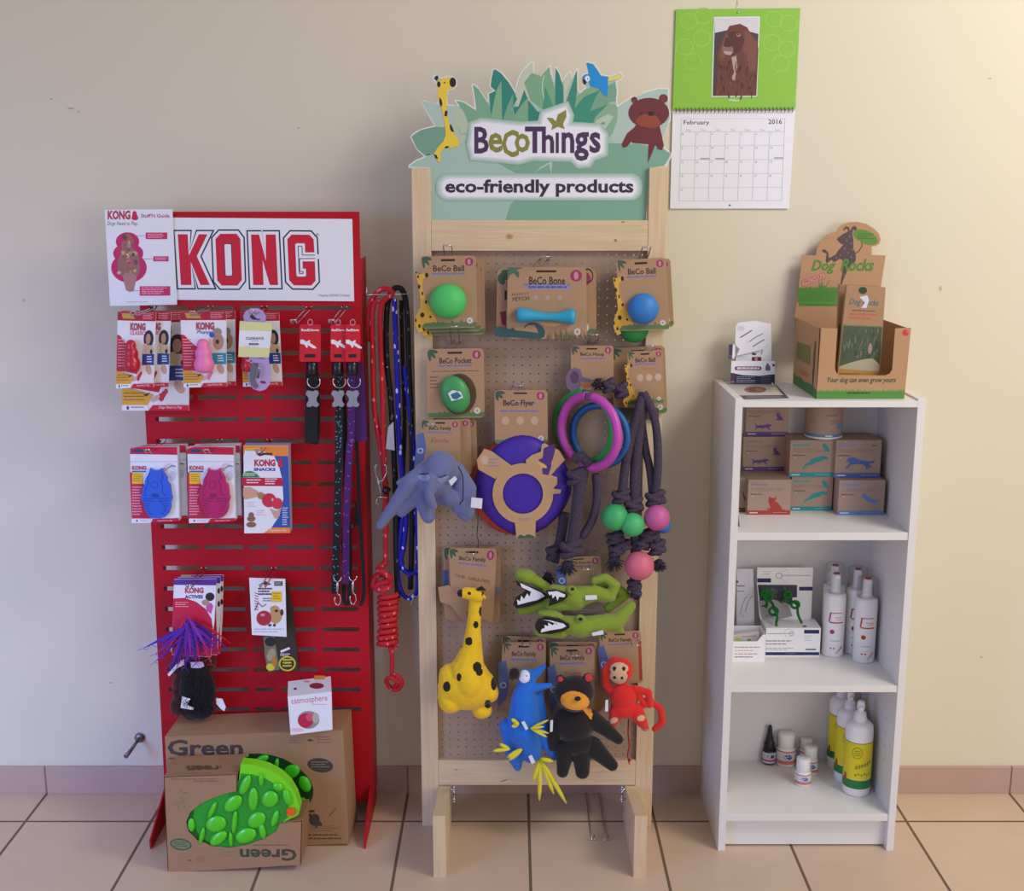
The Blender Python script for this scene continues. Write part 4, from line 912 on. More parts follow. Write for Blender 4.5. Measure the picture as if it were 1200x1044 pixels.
# ---------- cardboard boxes on the floor
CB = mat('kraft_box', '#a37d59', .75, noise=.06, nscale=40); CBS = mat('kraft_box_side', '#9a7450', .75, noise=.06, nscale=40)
def solid(b, tl, tr, br, bl, D, depth, m, ms=None, sh=(0, 0)):
    f = [W(*p, D) for p in (tl, tr, br, bl)]; k = [p+Vector((sh[0], depth, sh[1])) for p in f]; b.hexa(f+k, ms or m); return f
LF = [mat('leaf_'+h[1:], h, .3) for h in ('#1f9a1e', '#37c318', '#0f5f18')]
def leafbump(b, x, y, rx, ry, rot, D, m):
    c = W(x, y, D); k = mpp(x, y, D); b.sphere(c, 1, m, 3, sc=(rx*k*1.15, .007, ry*k*1.15), rot=Matrix.Rotation(R(rot), 3, 'Y'))
Z24 = zoom(180, 830, 4.8); DBG = .262
t = thing('slow_feeder_box', W(*Z24(580, 775), DBG), 'large brown cardboard box with dark lettering and a dark green oval window, standing behind', 'cardboard box', 'green bowl boxes')
FZ = W(*Z24(1098, 760), DBG).z
b = MB(DBG, Z24); b.hexa([W(*Z24(*p), DBG) for p in ((63, 160), (1065, 122), (1098, 762), (96, 790))]+[W(*Z24(*p), DBG)+Vector((.004, .115, 0)) for p in ((63, 160), (1065, 122), (1098, 762), (96, 790))], CB)
DKP = C('#453c36')
b.text('Green', 78, 176, 503, 266, DKP, 1, bold=.03); b.greek(85, 276, 370, 290, 1, C('#6d5644'), 1, fill=.8, rag=0)
EL = [(380+0, 292), (450, 268), (520, 256), (590, 253), (660, 262), (730, 282), (800, 320), (850, 365), (885, 410), (900, 455), (895, 500), (870, 545), (845, 570), (700, 640), (500, 600), (400, 450)]
b.poly(EL, C('#0c3a12'), 2)
b.ell(938, 320, 73, 40, DKP, 1, rot=8); b.greek(885, 300, 990, 340, 3, C('#9c8a78'), 2, fill=.25); b.greek(760, 165, 830, 205, 3, C('#6d5644'), 1, fill=.2); b.greek(920, 158, 1015, 205, 3, C('#6d5644'), 1, seed=6, fill=.2); b.poly([(860, 178), (880, 172), (900, 182), (880, 186)], DKP, 1)
for x, y, rx, ry, ro in ((905, 625, 30, 34, 20), (920, 640, 34, 14, 30), (890, 578, 18, 8, 0), (880, 600, 10, 10, 0), (915, 655, 12, 18, 0)): b.ell(x, y, rx, ry, DKP, 1, rot=ro, n=9)
b.line([(985, 610), (1010, 580), (1030, 560)], 3, DKP, 1); b.greek(870, 708, 1058, 748, 2, DKP, 1, seed=7, fill=.3); b.greek(880, 660, 1040, 700, 3, C('#7c6450'), 1, seed=9, fill=.2)
b.build('box', t)
b = MB()
for x, y, rx, ry, ro in ((605, 290, 42, 20, -30), (690, 320, 12, 38, 12), (775, 355, 45, 34, -30), (850, 425, 30, 44, -20), (838, 525, 22, 22, 30), (525, 264, 10, 8, 0)):
    X, Y = Z24(x, y); leafbump(b, X, Y, rx/4.8, ry/4.8, ro, DBG+.0003, LF[1])
b.build('feeder_bowl', t, label='glossy green bumps of a bowl showing in the window')
b = MB(); b.hexa([W(*Z24(*p), DBG)+Vector((.0, .112, .0006)) for p in ((1072, 118), (1100, 118), (1100, 130), (1072, 130))]+[W(*Z24(*p), DBG)+Vector((0, .113, .0006)) for p in ((1072, 118), (1100, 118), (1100, 130), (1072, 130))], DKP) if False else None
DSM = .372
t = thing('slow_feeder_box', W(*Z24(450, 903), DSM), 'smaller brown cardboard box in front, a bright green bowl bulging from its open corner', 'cardboard box', 'green bowl boxes')
b = MB(DSM, Z24)
b.slab([(57, 385), (470, 370), (468, 465), (400, 480), (330, 505), (260, 540), (205, 585), (183, 640), (198, 695), (245, 742), (330, 775), (430, 785), (530, 768), (620, 733), (690, 692), (712, 645), (835, 632), (828, 880), (80, 925)], CB, .0025)
# sides, top, bottom of the sleeve
def panel(pts, dep): # strip going back from an edge of the front face
    f = [W(*Z24(*p), DSM) for p in pts]; k = [p+Vector((0, dep, 0)) for p in f]; e = Vector((0, 0, -.0018)) if abs(f[0].z-f[1].z) < abs(f[0].x-f[1].x) else Vector((.0018 if pts[0][0] < 300 else -.0018, 0, 0))
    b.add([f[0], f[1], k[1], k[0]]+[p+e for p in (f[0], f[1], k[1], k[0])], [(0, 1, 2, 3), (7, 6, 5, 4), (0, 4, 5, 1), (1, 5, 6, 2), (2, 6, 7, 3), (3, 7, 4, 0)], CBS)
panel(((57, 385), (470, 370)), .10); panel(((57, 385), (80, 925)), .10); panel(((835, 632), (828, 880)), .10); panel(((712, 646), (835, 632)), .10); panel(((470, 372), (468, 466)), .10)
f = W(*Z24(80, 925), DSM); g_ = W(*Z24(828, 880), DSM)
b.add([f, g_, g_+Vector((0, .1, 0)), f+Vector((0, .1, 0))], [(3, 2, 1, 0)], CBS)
GRN = C('#3d4a34')
b.text('Green', 484, 790, 806, 858, GRN, 1, bold=.03, flip=True); b.greek(560, 765, 770, 780, 1, C('#7c6450'), 1, fill=.5); b.greek(370, 805, 470, 835, 2, C('#8d8056'), 1, seed=4, fill=.5)
b.ell(153, 765, 62, 33, C('#4d5e3d'), 1, rot=8); b.ell(153, 765, 52, 25, C('#75805c'), 2, rot=8); b.greek(112, 750, 195, 782, 3, C('#4d5e3d'), 3, fill=.4)
b.greek(95, 396, 370, 404, 1, C('#6d5644'), 1, fill=.5); b.greek(225, 408, 370, 416, 1, C('#6d5644'), 1, fill=.5)
rn = random.Random(5)
for k in range(26): b.ell(rn.uniform(90, 190), rn.choice((rn.uniform(455, 520), rn.uniform(520, 560))), rn.uniform(3, 9), rn.uniform(2, 5), C('#7d8256'), 1, rot=rn.uniform(0, 180), n=6)
b.poly([(190, 855), (205, 848), (215, 860)], C('#8a4a30'), 1); b.greek(240, 835, 300, 870, 3, C('#7c6450'), 1, fill=.15)
tz = W(*Z24(57, 385), DSM).z
b.plane((0, 0, W(*Z24(260, 377), DSM).z+.0004), (0, 0, 1)); b.text('Green', 188, 322, 442, 356, C('#5d4a2c'), 3, bold=.03, flip=True); b.greek(120, 362, 330, 366, 1, C('#7c6450'), 3)
b.build('box', t)
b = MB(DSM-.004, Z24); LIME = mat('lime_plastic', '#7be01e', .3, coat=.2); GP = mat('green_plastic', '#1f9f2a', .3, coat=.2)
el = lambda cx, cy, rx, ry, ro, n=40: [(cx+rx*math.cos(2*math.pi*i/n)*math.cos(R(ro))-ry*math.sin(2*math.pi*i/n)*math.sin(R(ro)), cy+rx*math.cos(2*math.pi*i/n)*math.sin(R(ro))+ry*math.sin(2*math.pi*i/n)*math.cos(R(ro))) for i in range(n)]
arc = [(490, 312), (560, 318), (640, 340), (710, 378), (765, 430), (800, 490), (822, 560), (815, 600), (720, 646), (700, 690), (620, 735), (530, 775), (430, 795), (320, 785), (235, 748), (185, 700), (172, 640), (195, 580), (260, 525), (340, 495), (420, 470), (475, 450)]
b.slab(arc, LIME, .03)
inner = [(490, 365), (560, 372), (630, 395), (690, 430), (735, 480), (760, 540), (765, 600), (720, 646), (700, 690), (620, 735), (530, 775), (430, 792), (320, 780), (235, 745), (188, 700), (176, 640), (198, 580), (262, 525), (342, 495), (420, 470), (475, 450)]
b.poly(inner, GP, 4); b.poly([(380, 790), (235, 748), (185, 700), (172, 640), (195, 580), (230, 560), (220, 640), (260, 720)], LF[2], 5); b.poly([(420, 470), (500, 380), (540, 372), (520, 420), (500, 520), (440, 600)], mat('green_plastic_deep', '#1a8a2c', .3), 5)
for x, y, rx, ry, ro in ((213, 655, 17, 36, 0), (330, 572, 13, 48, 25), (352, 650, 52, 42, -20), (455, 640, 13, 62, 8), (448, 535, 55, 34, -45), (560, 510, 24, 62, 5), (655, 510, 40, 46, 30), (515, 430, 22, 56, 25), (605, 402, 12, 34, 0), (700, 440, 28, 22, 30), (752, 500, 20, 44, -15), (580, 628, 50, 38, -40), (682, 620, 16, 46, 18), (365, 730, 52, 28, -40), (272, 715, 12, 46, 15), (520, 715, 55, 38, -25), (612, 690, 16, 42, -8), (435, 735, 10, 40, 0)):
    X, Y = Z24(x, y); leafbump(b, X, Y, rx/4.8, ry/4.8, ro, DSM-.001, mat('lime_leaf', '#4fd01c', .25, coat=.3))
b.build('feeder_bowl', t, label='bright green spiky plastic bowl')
b = MB(DSM+.004, Z24); b.slab(rr(748, 566, 795, 606, 8), mat('orange_clip', '#e8641c', .4), .006); b.build('clip', sub(t, 'feeder_bowl'), label='small orange clip')
# small white toy box on top
Z3 = zoom(110, 640, 2.585); tzb = W(*Z24(1065, 122), DBG).z
D1 = .285
t = thing('toy_box', W(*Z3(658, 572), D1), 'small white cube box with a red ball picture, perched on the large cardboard box', 'toy box')
b = MB(D1, Z3); pf = ((587, 456), (720, 440), (723, 556), (596, 572)); ff = [W(*Z3(*p), D1) for p in pf]
b.hexa(ff+[p+Vector((-.015, .088, 0)) for p in ff], WPR)
b.text('catmosphere', 598, 455, 708, 478, C('#c84a74'), 1, rot=-6); b.greek(660, 478, 708, 482, 1, C('#c9a5b2'), 1)
b.ell(650, 526, 33, 27, C('#9a8f92'), 1); b.ell(641, 528, 23, 22, C('#c21d48'), 2); b.ell(654, 518, 12, 12, C('#e05070'), 3); b.ell(672, 520, 10, 16, C('#b8b4a8'), 3); b.ell(616, 556, 20, 6, C('#f0c4d0'), 1)
b.plane(ff[0]+Vector((0, 0, .0001)), ((ff[1]-ff[0]).cross(Vector((.004, .088, 0)))) if False else (0, 0, 1))
nn = (ff[1]-ff[0]).cross(Vector((-.015, .088, 0))); b.plane(ff[0], nn if nn.z > 0 else -nn)
b.rect(668, 392, 700, 404, C('#e8a63a'), 2); b.ell(675, 423, 22, 9, C('#9c3040'), 2); b.ell(610, 432, 5, 3, C('#2c2428'), 2); b.ell(628, 400, 5, 2.5, C('#2c2428'), 2); b.ell(645, 410, 10, 3, C('#d6a0a8'), 2)
b.build('box', t)
# ---------- rope leads between the stands
def rope_mat(name, col, fl, sc=85, th=.24):
    m = mat(name, col, .7, bump=.4, bscale=500); nt = m.node_tree; bs = nt.nodes['Principled BSDF']; L = nt.links.new
    tc = nt.nodes.new('ShaderNodeTexCoord'); mp = nt.nodes.new('ShaderNodeMapping'); mp.inputs['Scale'].default_value = (1, 1, .55); mp.inputs['Rotation'].default_value = (0, R(35), 0); L(tc.outputs['Object'], mp.inputs[0])
    v = nt.nodes.new('ShaderNodeTexVoronoi'); v.inputs['Scale'].default_value = sc; L(mp.outputs[0], v.inputs['Vector'])
    lt = nt.nodes.new('ShaderNodeMath'); lt.operation = 'LESS_THAN'; lt.inputs[1].default_value = th; L(v.outputs['Distance'], lt.inputs[0])
    mx = nt.nodes.new('ShaderNodeMix'); mx.data_type = 'RGBA'; mx.inputs[6].default_value = lin(col); mx.inputs[7].default_value = lin(fl); L(lt.outputs[0], mx.inputs[0]); L(mx.outputs[2], bs.inputs['Base Color']); return m
RR_, RB, RK = rope_mat('red_rope', '#c21420', '#e2808a', th=.2), rope_mat('blue_rope', '#1616a8', '#dfe0ff', sc=80, th=.26), rope_mat('black_rope', '#0e0e12', '#6a6a70', th=.2)
Z43 = zoom(425, 325, 7.2); Z44 = zoom(425, 530, 6.143); Z45 = zoom(425, 640, 5.971)
def rope(t, name, m, pts, D, r, zf=None, n=10):
    pts = [(*(zf(p[0], p[1]) if zf else p[:2]), (p[2] if len(p) > 2 else D)) for p in pts]
    sp = spline(pts, 5); b = MB(); b.tube([W(x, y, d) for x, y, d in sp], r, m, n); return b.build(name, t)
hk = thing('wire_hook', W(430, 336, .13), 'chrome wire hook on the edge of the red stand holding the rope leads', 'hook'); b = MB()
p = W(430, 346, .128); b.tube([p+Vector((0, 0, .02)), p+Vector((0, -.004, .005)), p, p+Vector((.03, -.006, .002)), p+Vector((.105, -.012, .004))], .0016, CHROME, 6); b.build('prong', hk)
t = thing('rope_lead', W(453, 809, .13), 'red rope dog lead coiled into a hanging bundle with a knotted tail', 'dog lead')
r_ = .0062
rope(t, 'rope', RR_, [(432, 400, .12), (433, 360, .12), (440, 345, .125), (450, 338, .13), (460, 344, .135), (447, 358), (446, 400), (448, 450), (449, 500), (451, 560), (452, 600), (452, 640), (452, 662)], .135, r_)
rope(t, 'rope', RR_, [(445, 352, .13), (437, 362), (437, 420), (439, 480), (447, 530), (453, 580), (450, 600)], .128, r_)
Zc = Z45
rope(t, 'coil', RR_, [(170, 110, .135), (110, 160, .145), (150, 180, .155), (190, 230, .145), (120, 260, .14), (75, 280, .135), (90, 215, .128), (150, 200, .12), (190, 270, .135), (140, 310, .15), (90, 290, .14)], .135, r_*1.25, zf=Zc)
b = MB(); pts = []
for i in range(9*18+1):
    a = 2*math.pi*i/18; f_ = i/(9*18); px, py = Zc(178-5*f_+58*(1+.05*math.sin(f_*9))*math.cos(a), 338+f_*365+7*math.sin(a)); pts.append(W(px, py, .135-.012*math.sin(a)*-1))
b.tube(pts, .0068, RR_, 8); b.lathe(W(*Zc(178, 700), .135), [(.0075, 0), (.0075, .105)], RR_, n=14); b.build('coil', t)
rope(t, 'tail', RR_, [(190, 700), (205, 760), (205, 850), (205, 930)], .135, .0055, zf=Zc)
rope(t, 'knot', RR_, [(205, 900, .138), (250, 910, .145), (275, 960, .145), (240, 1005, .14), (190, 985, .135), (165, 940, .14), (200, 920, .15), (240, 955, .148), (220, 985, .14)], .14, .0055, zf=Zc)
b = MB(); z4 = lambda x, y, d=.15: W(*Z44(x, y), d)
b.tube([z4(150, 85), z4(170, 95), z4(172, 150), z4(140, 210), z4(105, 200), z4(92, 140), z4(92, 100), z4(102, 88)], .0017, CHROME, 7); b.tube([z4(105, 180), z4(120, 240), z4(135, 310)], [.003, .0022, .003], CHROME, 8); b.tube([z4(105, 320), z4(178, 325)], .0022, CHROME, 7); b.tube([z4(110, 325), z4(95, 360), z4(125, 385)], .0015, CHROME, 6); b.build('snap_hook', t)
b = MB(); b.tube([z4(150, 262, .14), z4(195, 285, .14)], .0085, mat('black_gloss', '#15161c', .25), 10); b.build('stopper', t)
t = thing('rope_lead', W(462, 680, .12), 'black rope dog lead flecked with grey, looped beside the red one', 'dog lead')
rope(t, 'rope', RK, [(466, 700, .118), (464, 640), (463, 560), (458, 470), (453, 420), (453, 370), (457, 345), (465, 337), (473, 343), (477, 370), (479, 430), (482, 490), (483, 600), (481, 690, .112)], .12, r_*1.05)
rope(t, 'rope', RK, [(470, 352), (472, 420), (474, 500), (470, 600), (467, 640)], .108, r_*.8)
b = MB(); b.sphere(W(454, 430, .131), .0026, CHROME, 2); b.build('stud', t)
t = thing('rope_lead', W(474, 702, .125), 'blue rope dog lead flecked with white ending in two low loops', 'dog lead')
rope(t, 'rope', RB, [(462, 350, .135), (464, 400), (466, 450), (467, 500), (470, 540), (476, 600, .125), (473, 640, .125), (470, 655, .125), (474, 668, .125), (483, 672, .125), (490, 660, .12), (488, 600, .12), (484, 520, .12), (479, 470, .12), (474, 430, .12)], .13, r_)
rope(t, 'rope', RB, [(476, 580, .118), (470, 620, .118), (467, 660, .118), (467, 680, .118), (472, 696, .118), (480, 701, .118), (488, 694, .118), (490, 670, .115)], .118, r_*.9)
b = MB(); b.tube([W(495, 698, .125), W(485, 699, .13), W(481, 708, .13), W(487, 714, .13), W(494, 712, .125)], .0014, CHROME, 6); b.build('ring', t)
b = MB(.142); b.slab([(455, 500), (461, 494), (462.5, 528), (452, 526)], C('#b9b9c2'), .0006); tag(b.build('paper_tag'), 'small plain pale paper tag hanging among the rope leads', 'tag')
# ================= goods on the pegboard =================
PG = 'wire hooks of the pegboard'
def bhook(bx, by, label, L=.095, rise=.03): return hook(bx, by, .155, L, label, PG, rise=rise, sp=.009, r=.0014, tick=.005)
KR_ = mat('kraft_card', '#ae8b67', .7, noise=.05, nscale=60); INK, BLI, PKI, GRS, GRD = C('#3a2c26'), C('#6a74b4'), C('#9c3358'), C('#5d7a48'), C('#3f5c44')
def bcard(D, q, title, giraffe=False, tcol=INK, icons=0, grass=True, leaf=True, th=.002, name2=None, fish=False):
    b = MB(D, quad(*q) if len(q) == 4 else q); w_ = abs(q[1][0]-q[0][0]); h_ = abs(q[3][1]-q[0][1]); a = w_/h_
    o = []
    for cx, cy, a0 in ((1-.07, .07*a, -90), (1-.07, 1-.07*a, 0), (.07, 1-.07*a, 90), (.07, .07*a, 180)):
        for i in range(5): an = R(a0+90*i/4); o.append((cx+.07*math.cos(an), cy+.07*a*math.sin(an)))
    b.slab(o, KR_, th)
    b.poly(rr(.36, .045, .62, .075, .015, 2), C('#2a1d18'), 1)
    if leaf:
        for r_ in (10, 45, 80): b.ell(.03+.09*math.cos(R(r_)), .03*a+.09*a*math.sin(R(r_)), .085, .032*min(a, 1.2), GRD, 1, rot=r_, n=8)
    b.ell(.87, .11*a, .075, .075*a, PKI, 1); b.ell(.87, .11*a, .03, .05*a, C('#c98a98'), 2)
    if title: b.text(title, .22, .13, .78, .215, tcol, 1, bold=.02)
    b.greek(.2, .235, .8, .262, 1, BLI, 1, fill=.8, rag=.1)
    for k in range(icons): b.ell(.3+.2*k, .45, .05, .05*a, C('#c9b49c'), 1)
    if name2: b.text(name2, .3, .36, .72, .44, C('#b5553c') if not giraffe else INK, 1, shear=.15)
    if grass:
        pts = [(0.03, .99), (0, .93)]; rn = random.Random(7)
        for i in range(24): pts.append((i/24+.01, .93-rn.uniform(.0, .05)*(i % 2)))
        pts += [(1, .93), (.98, .985)]; b.poly(pts, GRS, 1)
        b.ell(.87, .9, .055, .055*a, C('#d8d0c4'), 2); b.text('e', .85, .9-.02*a, .89, .9+.02*a, GRD, 3)
    if fish:
        b.poly([(-.06, .3), (.1, .25), (.2, .55), (.18, .8), (0, .95), (-.03, .6)], C('#5a6aa0'), 1); b.ring(.08, .62, .07, .07*a, .7, C('#d0d4e2'), 2)
    return b
GP_ = [(75, 265), (95, 300), (160, 285), (195, 290), (200, 320), (150, 345), (140, 420), (150, 500), (185, 580), (225, 660), (270, 740), (300, 820), (170, 830), (125, 870), (150, 920), (100, 940), (60, 860), (55, 800), (75, 740), (120, 650), (115, 520), (95, 400), (80, 340)]
GIY = C('#d9aa3a')
def gir_print(b, s=1.0):
    f = lambda x, y: ((x-127)/618, (y-93)/800)
    b.slab([f(*p) for p in GP_], GIY, .0016, lift=.0004)
    b.poly([f(*p) for p in GP_], GIY, 2)
    for x, y, rx, ry in ((95, 320, 12, 16), (190, 305, 20, 28), (105, 430, 14, 26), (140, 505, 10, 22), (180, 600, 14, 22), (138, 742, 25, 28), (228, 765, 14, 14), (65, 800, 10, 22), (105, 865, 14, 22), (75, 275, 12, 10)):
        X, Y = f(x, y); b.ell(X, Y, rx/618, ry/800, C('#2b1d16'), 3, n=10)
Z50 = zoom(480, 290, 9.49)
bhook(527, 304, 'chrome wire hook carrying the green ball packs at the top left of the pegboard')
qL = [Z50(125, 95), Z50(740, 90), Z50(752, 890), Z50(132, 902)]
GBALL = mat('green_ball_rubber', '#4cc765', .55, noise=.06, nscale=150, bump=.2, bscale=600)
t = thing('ball_pack', W(527, 385, .21), 'front ball pack with a big green dog ball, top left of the pegboard', 'dog ball', 'green ball packs')
b = bcard(.215, qL, 'BeCo Ball', True); gir_print(b); b.build('backing_card', t)
c = W(*Z50(428, 598), .222); b = MB(); b.sphere(c, 203/9.49*mpp(525, 353, .222), GBALL, 4, sc=(1, .8, .96)); b.build('ball', t)
for k, lb in ((1, 'second green ball pack, mostly hidden behind the front one'), (2, 'hindmost green ball pack at the top left of the pegboard')):
    copy_thing(t, (.0085*k, .014*k, -.009*k), label=lb, skip='ball')
# blue ball
Z51 = zoom(700, 290, 8.7)
bhook(752, 306, 'chrome wire hook carrying the blue ball pack at the top right of the pegboard')
qR = [Z51(195, 128), Z51(700, 104), Z51(738, 838), Z51(225, 852)]
t = thing('ball_pack', W(754, 388, .215), 'ball pack with a blue dog ball, top right of the pegboard', 'dog ball', 'packs at the top right of the pegboard')
b = bcard(.22, qR, 'BeCo Ball', True); gir_print(b); b.build('backing_card', t)
b = MB(); b.sphere(W(*Z51(468, 625), .228), 158/8.7*mpp(754, 362, .228), mat('blue_ball_rubber', '#2f7cc8', .5, noise=.06, nscale=150), 4, sc=(1, .8, 1)); b.build('ball', t)
t = thing('ball_pack', W(748, 400, .17), 'ball pack behind the blue one, its dark green ball peeking out below', 'dog ball', 'packs at the top right of the pegboard')
b = bcard(.19, [(x+5, y+1) for x, y in qR[:2]]+[(qR[2][0]+5, qR[2][1]-4), (qR[3][0]+5, qR[3][1]-4)], '', True); b.build('backing_card', t)
b = MB(); b.sphere(W(743, 385, .19), .0315, mat('dark_green_rubber', '#1f8a3c', .5), 4, sc=(1.05, .8, 1)); b.build('ball', t)
b = MB(.186); b.slab([(778, 372), (786, 369), (790, 378), (787, 384), (783, 382), (779, 388), (775, 382)], GIY, .002); b.build('giraffe_tab', t, label='yellow tip of a printed giraffe')
# bone
Z52 = zoom(575, 295, 9.23); bhook(638, 306, 'chrome wire hook carrying the bone packs at the top of the pegboard', rise=.01)
for D_, q, lb in ((.195, [(70, 172), (1140, 175), (1145, 890), (60, 890)], 'second bone pack, its wider edges showing behind the blue bone'), (.215, [(185, 165), (1035, 165), (1040, 940), (175, 940)], 'front bone pack with a turquoise blue rubber bone')):
    t = thing('bone_pack', W(640, 392, D_), lb, 'dog bone', 'bone packs'); q = [Z52(*p) for p in q]
    if D_ < .2:
        b = bcard(D_, q, '', leaf=True, grass=True); b.m = Z52; b.ring(1050, 260, 60, 80, .8, C('#4a1d2e'), 2); b.poly([(100, 650), (165, 640), (165, 800), (120, 780)], C('#7c2030'), 2); b.rect(150, 420, 175, 520, C('#2c211c'), 2); b.build('backing_card', t); continue
    b = bcard(D_, q, '', grass=False, leaf=False, icons=0)
    b.m = Z52; b.text('BeCo Bone', 415, 268, 805, 356, INK, 1, bold=.02)
    b.poly([(350, 375), (440, 362), (830, 360), (870, 380), (840, 425), (800, 405), (440, 408), (400, 400)], C('#9a8aa8'), 1); b.greek(410, 370, 825, 402, 1, C('#4d5aa8'), 3, fill=.7, rag=0)
    b.text('PERFECT', 230, 445, 412, 472, C('#6d5644'), 1, rot=-5); b.text('FETCH', 238, 488, 418, 530, C('#5a4434'), 1, rot=-5, bold=.02)
    for x in (485, 615, 745): b.ell(x, 495, 28, 28, C('#b5998a'), 1); b.greek(x-40, 540, x+40, 552, 1, C('#8d8a6a'), 1)
    b.poly([(188, 170), (330, 168), (340, 185), (280, 190), (310, 230), (300, 285), (250, 230), (210, 250), (188, 300)], C('#4c6a52'), 1)
    rn = random.Random(3)
    for k in range(46):
        x = rn.uniform(600, 1030); h = rn.uniform(30, 110); b.poly([(x, 940), (x+14, 940), (x+rn.uniform(-20, 30), 940-h)], C(rn.choice(('#5d6f45', '#7a6a3c', '#4a5a40'))), 1)
    cr = [(10, 815), (60, 808), (215, 838), (240, 820), (265, 850), (400, 862), (520, 880), (500, 830), (470, 790), (400, 795), (360, 830), (368, 800), (420, 765), (500, 768), (560, 810), (590, 860), (580, 920), (520, 945), (60, 915), (30, 880), (60, 868)]
    b.slab(cr, C('#2f5556'), .0016, lift=.0005); b.poly(cr, C('#2f5556'), 2)
    b.poly([(520, 765), (780, 775), (700, 810), (590, 800)], C('#d0a060'), 1)
    b.ell(938, 865, 36, 38, C('#d0c8bc'), 2); b.text('e', 925, 850, 952, 882, INK, 3)
    b.build('backing_card', t)
    b = MB(); sp = [(280, 690, 60), (300, 688, 78), (340, 686, 82), (400, 688, 72), (480, 695, 56), (600, 705, 46), (720, 708, 50), (800, 706, 68), (860, 702, 84), (895, 700, 86), (915, 700, 66)]
    b.tube([W(*Z52(x, y), .226) for x, y, r_ in sp], [r_/9.23*mpp(640, 370, .22) for _, _, r_ in sp], mat('turquoise_rubber', '#2aa0c4', .4, coat=.1), 24); b.build('bone', t)
# poop bag pocket
bhook(534.5, 403, 'chrome wire hook carrying the green pocket pack', rise=.045)
t = thing('pocket_pack', W(535, 486, .2), 'kraft card pack with a green egg shaped bag dispenser', 'bag dispenser')
b = bcard(.20, [(500, 409), (567, 408), (568, 489), (501, 490)], 'BeCo Pocket'); b.greek(.08, .32, .92, .34, 1, C('#6d5644'), 1, rag=.1); b.greek(.05, .4, .2, .6, 4, C('#6d5644'), 1, fill=.3); b.ell(.56, .66, .3, .3, C('#5a3f2c'), 1, rot=60); b.build('backing_card', t)
c = W(533.5, 462, .21); k = mpp(533, 462, .21); b = MB(); b.sphere(c, 1, mat('green_pocket', '#3f9a55', .4), 4, sc=(17*k, .016, 22.5*k), rot=Matrix.Rotation(R(-20), 3, 'Y')); b.build('dispenser', t)
b = MB(.2275); b.poly([(525, 461), (530, 457), (540, 459), (543, 466), (537, 468), (529, 470)], C('#dfe6e2'), 2); b.poly([(528, 462), (536, 459), (541, 464), (535, 468), (530, 467)], C('#2f6f8a'), 4); b.build('slot', sub(t, 'dispenser'), label='pale slot with a blue bag inside')
# flying discs
bhook(607.5, 453, 'chrome wire hook carrying the flying discs', rise=.012)
Z8 = zoom(430, 460, 4.444)
def disc(t, cx, cy, rx, ry, D, m):
    c = W(*Z8(cx, cy), D); k = mpp(612, 571, D)/4.444
    b = MB(); n = 40; pr = [(0, .0), (.6, .0), (.8, -.002), (.92, -.007), (1.0, -.018), (.98, -.022), (.94, -.014), (.85, -.006), (.6, -.004), (0, -.004)]
    vs = [];
    for r_, dz in pr:
        for i in range(n):
            a = 2*math.pi*i/n; s_ = 1+.025*math.cos(4*a); vs.append(c+Vector((rx*k*r_*s_*math.cos(a), -dz, ry*k*r_*s_*math.sin(a))))
    b.add(vs, [(j*n+i, j*n+(i+1) % n, (j+1)*n+(i+1) % n, (j+1)*n+i) for j in range(len(pr)-1) for i in range(n)], m, True); b.build('disc', t)
PRU = mat('purple_rubber', '#3f1f9c', .55, noise=.05)
t = thing('flying_disc', W(*Z8(812, 755), .22), 'purple rubber flying disc held in a kraft cardboard ring', 'flying disc', 'flying discs')
b = bcard(.212, [(579.5, 457), (641.5, 457), (642, 520), (580, 520)], '', icons=0, grass=True); b.m = Z8; b.text('BeCo Flyer', 710, 38, 872, 78, INK, 1, bold=.02); b.greek(695, 92, 900, 102, 1, BLI, 1, fill=.8)
for x in (722, 798, 873): b.ell(x, 146, 20, 22, C('#c4a68c'), 1)
b.build('backing_card', t); disc(t, 812, 495, 250, 264, .232, PRU)
b = MB(.2365, Z8); arcp = lambda cx, cy, r_, a0, a1, n=20: [(cx+r_*math.cos(R(a0+(a1-a0)*i/n)), cy+r_*math.sin(R(a0+(a1-a0)*i/n))) for i in range(n+1)]
KD_ = mat('kraft_ring', '#c19a6e', .7, noise=.05)
b.add([b.P(x, y) for x, y in arcp(812, 526, 158, 0, 354, 59)]+[b.P(x, y) for x, y in arcp(812, 526, 105, 0, 354, 59)], [(i, (i+1) % 60, (i+1) % 60+60, i+60) for i in range(60)], KD_)
for pl in ([(612, 292), (650, 305), (760, 385), (700, 420), (668, 450), (580, 400), (572, 350)], [(768, 660), (880, 660), (876, 757), (780, 757)], [(830, 385), (828, 350), (860, 325), (905, 308), (912, 270), (925, 262), (945, 275), (1000, 300), (1032, 350), (985, 400), (960, 430), (990, 440), (992, 475), (970, 500), (1012, 505), (1008, 525), (965, 528), (940, 470), (880, 410)]): b.poly(pl, KD_, 1)
b.poly([(920, 290), (975, 265), (980, 300), (970, 340), (960, 365), (960, 385), (945, 430), (915, 425), (912, 395), (935, 385), (890, 350), (915, 340)], C('#4b2a7c'), 2); b.ell(915, 378, 26, 9, C('#d9b24a'), 2, rot=30)
b.ell(613, 350, 20, 24, C('#c9ae90'), 2); b.greek(635, 345, 690, 395, 3, C('#8a86a8'), 2, fill=.35); b.greek(790, 655, 860, 672, 2, C('#8a86a8'), 2, fill=.35); b.poly([(785, 750), (800, 738), (820, 748), (840, 736), (872, 748), (872, 757), (785, 757)], GRD, 2)
b.build('cardboard_ring', t)
